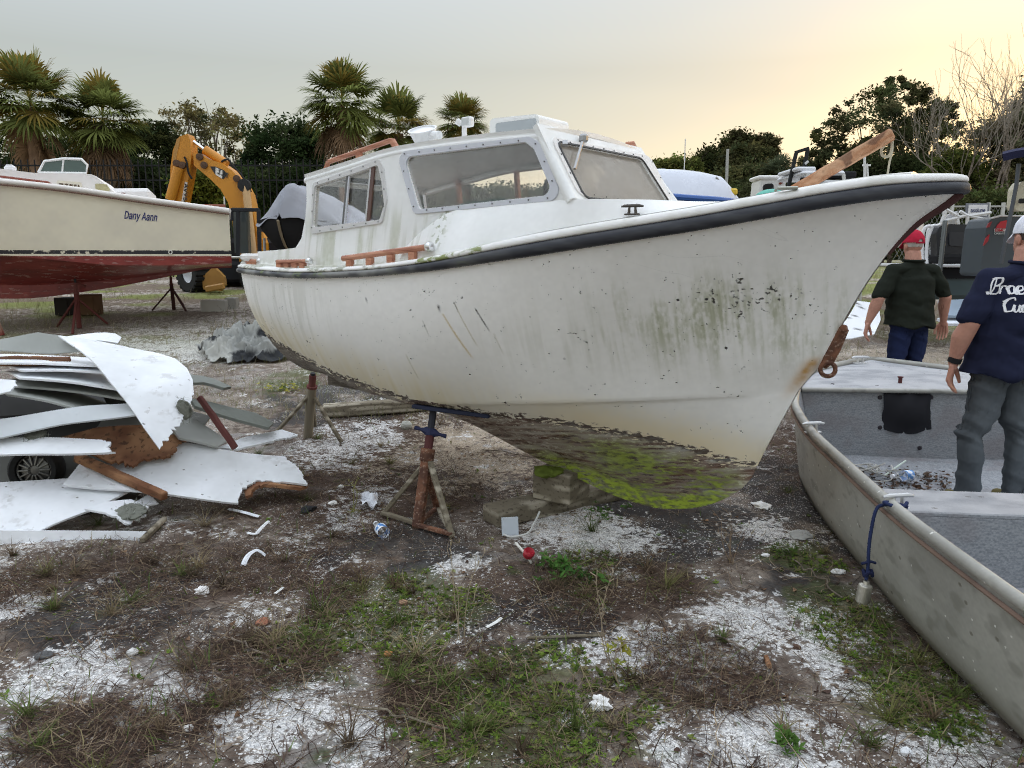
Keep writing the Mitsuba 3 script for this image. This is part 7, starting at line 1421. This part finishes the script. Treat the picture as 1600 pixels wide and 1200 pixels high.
part(om, 'red_mark', fl([(1555, 357), (1558, 351), (1563, 346), (1572, 344), (1571, 357)], .006), 'm_paint', (.50, .03, .045), smooth=False); part(om, 'white_mark', fl([(1553, 357.5), (1570, 357.5), (1570, 362), (1553, 362)], .006), 'm_paint', (.72, .72, .72), smooth=False)
tx = lab('ESMC', .026, O_(1554, 361.4, -.02), 0, .11, None); part(om, 'mark_letters', tx, 'm_paint', (.45, .03, .04), smooth=False, st=1); tx = lab('CROUTE', .018, O_(1553, 366, -.012), 0, .125); part(om, 'small_letters', tx, 'm_paint', (.62, .62, .62), smooth=False, st=1)
part(om, 'red_flash', fl([(1535, 384), (1539, 372), (1545, 366), (1543, 376), (1537, 383)], .006), 'm_paint', (.36, .02, .03), smooth=False); part(om, 'red_flash', fl([(1540, 356), (1543, 349), (1549, 346), (1545, 355)], .006), 'm_paint', (.28, .03, .04), smooth=False)
part(om, 'leg', box(O_(1570, 455, .2), (.24, .3, .36), ch=.04), 'm_paint', (.04, .05, .06))
# canopy and cream seat at the right edge
bk = thing('bimini_top', 'navy blue boat canopy on a slanting dark pole at the right edge', 'canopy'); YT = 7.9
part(bk, 'canopy', thick(grid([[W3(1568 + 90 * u, 252 - 7 * math.sin(min(u * 2.2, 1) * np.pi / 2) + 0 * v, YT + 1.2 * v) + V(0, 0, .03 * math.sin(np.pi * v)) for v in np.linspace(0, 1, 9)] for u in np.linspace(0, 1, 14)]), .07), 'm_matte', (.014, .016, .045), smooth=60)
part(bk, 'pole', tube([W3(1592, 256, YT + .2), W3(1588, 290, YT + .2), W3(1564, 412, YT + .2)], [.022, .020, .020], 8), 'm_metal', (.10, .11, .13)); 
ek = thing('helm_chair', 'cream high backed seat behind the white capped man\'s cap', 'chair'); part(ek, 'seat_back', slab(rnd([tuple(W3(x, y, 8.6)[[0, 2]]) for x, y in [(1581, 330), (1584, 296), (1592, 284), (1640, 283), (1640, 330)]], .06), .14, (V(1, 0, 0), V(0, 0, 1), V(0, -1, 0)), V(0, 8.7, 0)), 'm_paint', (.62, .58, .45), smooth=40); part(ek, 'dark_trim', box(W3(1597, 314, 8.5), (.06, .05, .05), ch=.01), 'm_matte', (.03, .03, .03))
# fibreglass pieces on the ground behind the red capped man
def lying(label, pts, col, mat='m_matte', t=.012, torn=(), cat_='panel', name='fibreglass_piece'): return obj(name, label, cat_, thick(sheet(Q(*pts), .06, torn), t), mat, col, smooth=40)
def holey(v):
    f = meshkit.fbm(v * V(14, 14, 14), 3, 5); return np.where((f > .70)[:, None], V(.04, .04, .04), V(.68, .69, .71))
lying('white fibreglass moulding with holes on the ground left of the red capped man', [(1296, 530, 8.3), (1322, 500, 9.0), (1340, 470, 9.8), (1372, 474, 9.9), (1376, 500, 9.2), (1366, 522, 8.5), (1330, 529, 8.3)], holey)
lying('blue grey flat panel leaning behind the red capped man\'s right arm', [(1466, 470, 9.6), (1520, 466, 9.7), (1524, 494, 9.0), (1470, 492, 9.0)], (.27, .33, .40), t=.03)
lying('white broken panel lying right of the red capped man\'s hand', [(1464, 497, 9.2), (1500, 492, 9.4), (1522, 496, 9.2), (1516, 506, 8.8), (1480, 505, 8.8)], (.62, .64, .68), torn=(3,), t=.03)
bm_ = W3(1407, 110, 40); bird = hulls([bone(bm_ - (.07, 0, 0), .02, bm_ + (.07, 0, .01), .012), bone(bm_, .018, bm_ + (.02, .12, .06), .006), bone(bm_, .018, bm_ + (.02, -.12, .06), .006)], .02, 2)
obj('bird', 'tiny dark bird flying high above the big oak', 'bird', bird, 'm_matte', (.03, .03, .03))
# ------------------------------------------------------------------ small things on the ground
def stone(px, py, wpx, label, col, seed, name='white_stone', cat_='stone', flat=.6, mat='m_matte', lump=.5, sub=3):
    q = at_g(px, py); w = wpx * q[1] / FOC / 2; m = trimesh.creation.icosphere(sub); v = np.asarray(m.vertices); m.vertices = v * (1 + lump * (meshkit.fbm(v * 1.3 + seed * 3, 3, seed)[:, None] - .5) * 2) * w * V(1, .8, flat); m = rough(m, w * .12, 4 / w, seed)
    m.apply_transform(trimesh.transformations.rotation_matrix(seed * 1.3, [0, 0, 1])); m.apply_translation(q + (0, 0, w * flat * .6)); return obj(name, label, cat_, m, mat, col, smooth=50, amp=.2, scale=20)
stone(940, 1106, 34, 'lumpy white rock in the foreground right of the green weeds', (.78, .77, .75), 2, flat=.75, lump=1.0); stone(294, 1141, 19, 'smooth white pebble in the lower left foreground', (.76, .75, .72), 3, name='white_pebble', lump=.25)
stone(314, 926, 24, 'curled white shell on brown needles before the debris heap', (.74, .72, .70), 4, name='white_shell', flat=.4, lump=1.2); stone(717, 1006, 11, 'small white pebble beside the tall dry stalks', (.74, .73, .70), 5, name='white_pebble'); stone(645, 1066, 9, 'tiny white pebble in the green weeds', (.76, .75, .72), 6, name='white_pebble')
stone(207, 1022, 20, 'pale rounded stone among tufts at the left', (.58, .57, .55), 7, name='pale_stone'); stone(606, 1024, 18, 'orange brown leaf lump in the weeds', (.36, .17, .06), 8, name='orange_stone', flat=.4); stone(630, 943, 15, 'tan stone at the far edge of the weeds', (.36, .22, .14), 9, name='tan_stone', flat=.5)
stone(70, 1026, 26, 'dark grey stone at the left edge of the shell patch', (.10, .10, .10), 10, name='dark_stone', flat=.4); stone(1192, 792, 30, 'flat white foam scrap right of the keel\'s tip', (.70, .69, .66), 11, name='foam_scrap', flat=.2, lump=.9); stone(1196, 869, 14, 'small white scrap before the skiff\'s stern weeds', (.74, .73, .72), 12, name='white_scrap', flat=.4)
stone(1252, 838, 40, 'flat pale grey stone beside the skiff', (.36, .36, .34), 13, name='flat_stone', flat=.18); stone(1416, 1180, 20, 'white plastic block at the bottom right before the skiff', (.74, .76, .78), 14, name='plastic_block', flat=.9, lump=.1); stone(635, 670, 18, 'grey round stone under the stern beside the shell patch', (.38, .38, .34), 15, name='round_stone', flat=.9, lump=.2)
stone(1245, 1013, 14, 'brown clod on the white shell patch at the right', (.10, .06, .045), 16, name='brown_clod', flat=.6); stone(1310, 895, 22, 'white shell by the moss beside the skiff', (.70, .70, .68), 17, name='white_shell', flat=.35); stone(410, 974, 26, 'reddish brown curled leaf left of the weeds', (.30, .13, .08), 18, name='red_leaf', flat=.3); stone(685, 1140, 22, 'pinkish dry leaf in the bottom weeds', (.34, .20, .15), 19, name='dry_leaf', flat=.3)
stone(481, 799, 26, 'black rubber scrap right of the debris heap', (.025, .025, .027), 20, name='rubber_scrap', flat=.35, lump=.9); stone(533, 762, 12, 'white button shaped shell near the front stand', (.72, .71, .68), 21, name='white_shell', flat=.5, lump=.2); stone(520, 788, 14, 'white shell left of the front stand', (.72, .71, .68), 22, name='white_shell', flat=.5)
def strip(label, pts, w, col, name='plastic_strip', cat_='plastic strip', up=.012, mat='m_matte'):
    P = np.array([at_g(x, y) + V(0, 0, up + u) for x, y, u in pts]); P = spline(P, 16); d = np.gradient(P, axis=0); s = np.stack([-d[:, 1], d[:, 0], 0 * d[:, 0]], 1); s /= np.linalg.norm(s, axis=1, keepdims=True)
    return obj(name, label, cat_, thick(grid(np.stack([P - s * w, P + V(0, 0, w * .5), P + s * w], 1)), .003), mat, col)
strip('torn white plastic strip right of the debris heap', [(358, 799, 0), (380, 806, .01), (406, 811, 0)], .014, (.72, .74, .78)); strip('white forked plastic piece before the debris heap', [(388, 836, .0), (400, 838, .0), (408, 832, .01), (420, 826, .03)], .010, (.72, .73, .74)); strip('curved white plastic shard before the debris heap', [(380, 888, 0), (388, 878, .02), (402, 872, .03), (415, 872, .0)], .013, (.70, .72, .75))
strip('short white plastic tube among dry stalks', [(760, 985, 0), (770, 982, .006), (783, 974, .01)], .007, (.72, .72, .69)); strip('thin white stick left of the weeds', [(430, 932, 0), (443, 924, .006)], .006, (.72, .72, .70))
obj('plastic_card', 'grey plastic card standing against the base timber', 'card', box(at_g(797, 836) + (0, 0, .05), (.095, .012, .105), rx=-.3, rz=.15, ch=.003), 'm_paint', (.46, .50, .54)); 
obj('white_wire', 'stiff white wire curling beside the grey plastic card', 'wire', tube(spline(np.array([at_g(787, 838) + (0, 0, .012), at_g(800, 842) + (0, 0, .012), at_g(822, 840) + (0, 0, .02), at_g(836, 828) + (0, 0, .05), at_g(843, 820) + (0, 0, .08)]), 24), .006, 6), 'm_matte', (.58, .58, .55)); obj('plastic_bag', 'crumpled white plastic scrap beside the clear bottle', 'plastic', rough(grid(np.array([[at_g(566 + 24 * u, 798 - 20 * v) + (0, 0, .025 * math.sin(7 * u) * math.cos(5 * v) + .035) for u in np.linspace(0, 1, 14)] for v in np.linspace(0, 1, 10)])), .014, 30, 2), 'm_matte', (.66, .68, .72), smooth=60)
bk_ = thing('water_bottle', 'clear plastic bottle with a blue label beside the front stand', 'bottle'); b0, b1 = at_g(605, 846) + (0, 0, .032), at_g(574, 812) + (0, 0, .036); bottle(bk_, b0, b1 - b0, .215, .034)
rk_ = thing('red_cup', 'small red cup on a white stick before the keel block', 'cup'); rq_ = at_g(824, 880); part(rk_, 'cup', lathe([(.012, 0), (.026, .008), (.030, .035), (.024, .045), (.018, .035), (.010, .02), (0, .018)], 16, rq_ + (0, 0, .035), V(.3, -.5, 1)), 'm_paint', (.36, .02, .035)); part(rk_, 'stick', tube([rq_ + (.02, 0, .0), rq_ + (0, 0, .04), rq_ + (-.06, .06, .085)], .007, 6), 'm_matte', (.70, .68, .62))
sk2 = obj('straight_stick', 'straight pale stick lying before the foreground shell patch', 'stick', tube([at_g(824, 999) + (0, 0, .006), at_g(945, 994) + (0, 0, .006)], .0065, 6), 'm_old_wood'); obj('bark_stick', 'short brown bark stick on the right shell patch', 'stick', rough(tube([at_g(1196, 1030) + (0, 0, .01), at_g(1202, 1046) + (0, 0, .012)], .010, 7), .004, 40), 'm_ply_brown')
for i, (a, b, lb) in enumerate([((840, 640), (1010, 700), 'dark stick under the hull left of the keel'), ((752, 705), (850, 722), 'brown twig on the tan grit under the keel'), ((1120, 1000), (1175, 1030), 'dark twig on the right shell patch'), ((530, 1100), (700, 1150), 'long pale grass stalk in the bottom weeds'), ((1240, 880), (1310, 935), 'thin dark twig before the skiff'), ((350, 1000), (420, 1030), 'thin grey twig left of the weeds')]):
    q = np.array([at_g(a[0] + (b[0] - a[0]) * u, a[1] + (b[1] - a[1]) * u) + (0, 0, .008 + .02 * math.sin(3 * u)) for u in np.linspace(0, 1, 9)]) + np.random.default_rng(i).normal(0, .008, (9, 3)); obj('twig', lb, 'twig', tube(spline(q, 24), .004, 5), 'm_bark' if i != 3 else 'm_old_wood')
# single plants
def stalks(label, base, tips, rad, col, name='dry_weed', seeds=True, leaves_=None, side=3, seed=1):
    r = np.random.default_rng(seed); b = at_g(*base); t = thing(name, label, 'weed'); out = []
    for x, y in tips:
        q = at_y(x, y, b[1] + r.uniform(-.05, .05)); m_ = (b + q) / 2 + V(r.normal(0, .02), 0, .02); P = spline(np.array([b + V(r.normal(0, .01), r.normal(0, .01), 0), m_, q]), 14); out.append(tube(P, np.linspace(rad, rad * .4, 14), 5))
        for _ in range(side):
            k = r.integers(5, 13); e = P[k] + V(r.normal(0, .04), r.normal(0, .03), r.uniform(.01, .06)); out.append(tube(spline(np.array([P[k], (P[k] + e) / 2 + (0, 0, .006), e]), 5), rad * .45, 4))
        if seeds:
            for k in range(8, 14): out.append(tube([P[k], P[k] + V(r.normal(0, .008), r.normal(0, .008), .012)], rad * .9, 4))
    part(t, 'stalk', cat(*out), 'm_matte', col, smooth=60, amp=.3, scale=20)
    if leaves_:
        n, size, lc, spread, up = leaves_; Pp = b + r.normal(0, 1, (n, 3)) * V(spread, spread, 0) + np.stack([0 * np.arange(n), 0 * np.arange(n), r.uniform(*up, n)], 1); m, c = stamp(ROS, Pp, size * r.uniform(.6, 1.2, n), r, tones(r, n, *lc), .5); scene[fresh(t + '__leaves')] = mikit.ply((m.vertices, m.faces), 'm_blade', False, color=np.clip(c, 0, 1))
    return t
stalks('pair of tall thin dry stalks rising from one tuft in the foreground centre', (722, 1000), [(704, 850), (758, 862), (690, 885)], .0022, (.34, .28, .19), seed=2, side=2)
stalks('branching dry stalks with a few yellow leaves right of centre', (966, 1068), [(958, 895), (931, 900), (985, 1000)], .0024, (.30, .24, .17), seed=3, side=4, leaves_=(9, .030, ((.30, .28, .05), (.22, .24, .05)), .025, (.05, .16)))
stalks('broad leaved green plant before the keel block', (880, 902), [(850, 866), (930, 872)], .0022, (.20, .22, .08), 'green_plant', False, (34, .045, ((.05, .12, .03), (.07, .15, .035)), .07, (.01, .06)), 1, 4)
stalks('dry reddish tuft with upright stems before the skiff\'s bow', (1143, 880), [(1128, 806), (1142, 800), (1155, 815), (1163, 838), (1120, 830)], .0020, (.24, .17, .11), 'dry_weed', False, None, 3, 5)
stalks('bent dry stem left of the front stand', (553, 803), [(545, 752), (560, 748)], .0030, (.22, .21, .08), 'dry_weed', True, (6, .02, ((.20, .18, .06),), .02, (.0, .03)), 1, 6)
stalks('green weed clump left of the skiff beneath the bow eye', (1236, 868), [(1222, 842), (1250, 846)], .0016, (.14, .17, .06), 'green_plant', False, (20, .026, ((.07, .11, .03),), .05, (0, .03)), 1, 7)
stalks('green sprouts beside the base timber under the keel', (940, 806), [(925, 780), (955, 786)], .0016, (.14, .17, .06), 'green_plant', False, (34, .026, ((.07, .14, .03),), .07, (0, .05)), 1, 8)
stalks('leafy sprout at the bottom right before the skiff', (1232, 1168), [(1225, 1120), (1240, 1130)], .0018, (.16, .18, .07), 'green_plant', False, (16, .028, ((.08, .15, .035),), .03, (0, .05)), 1, 9)
stalks('yellow flowered weed behind the rear stand', (445, 610), [(425, 580), (450, 576), (465, 584)], .0028, (.18, .20, .07), 'flowering_weed', False, (60, .032, ((.10, .14, .035), (.45, .42, .05)), .10, (0, .08)), 2, 10)
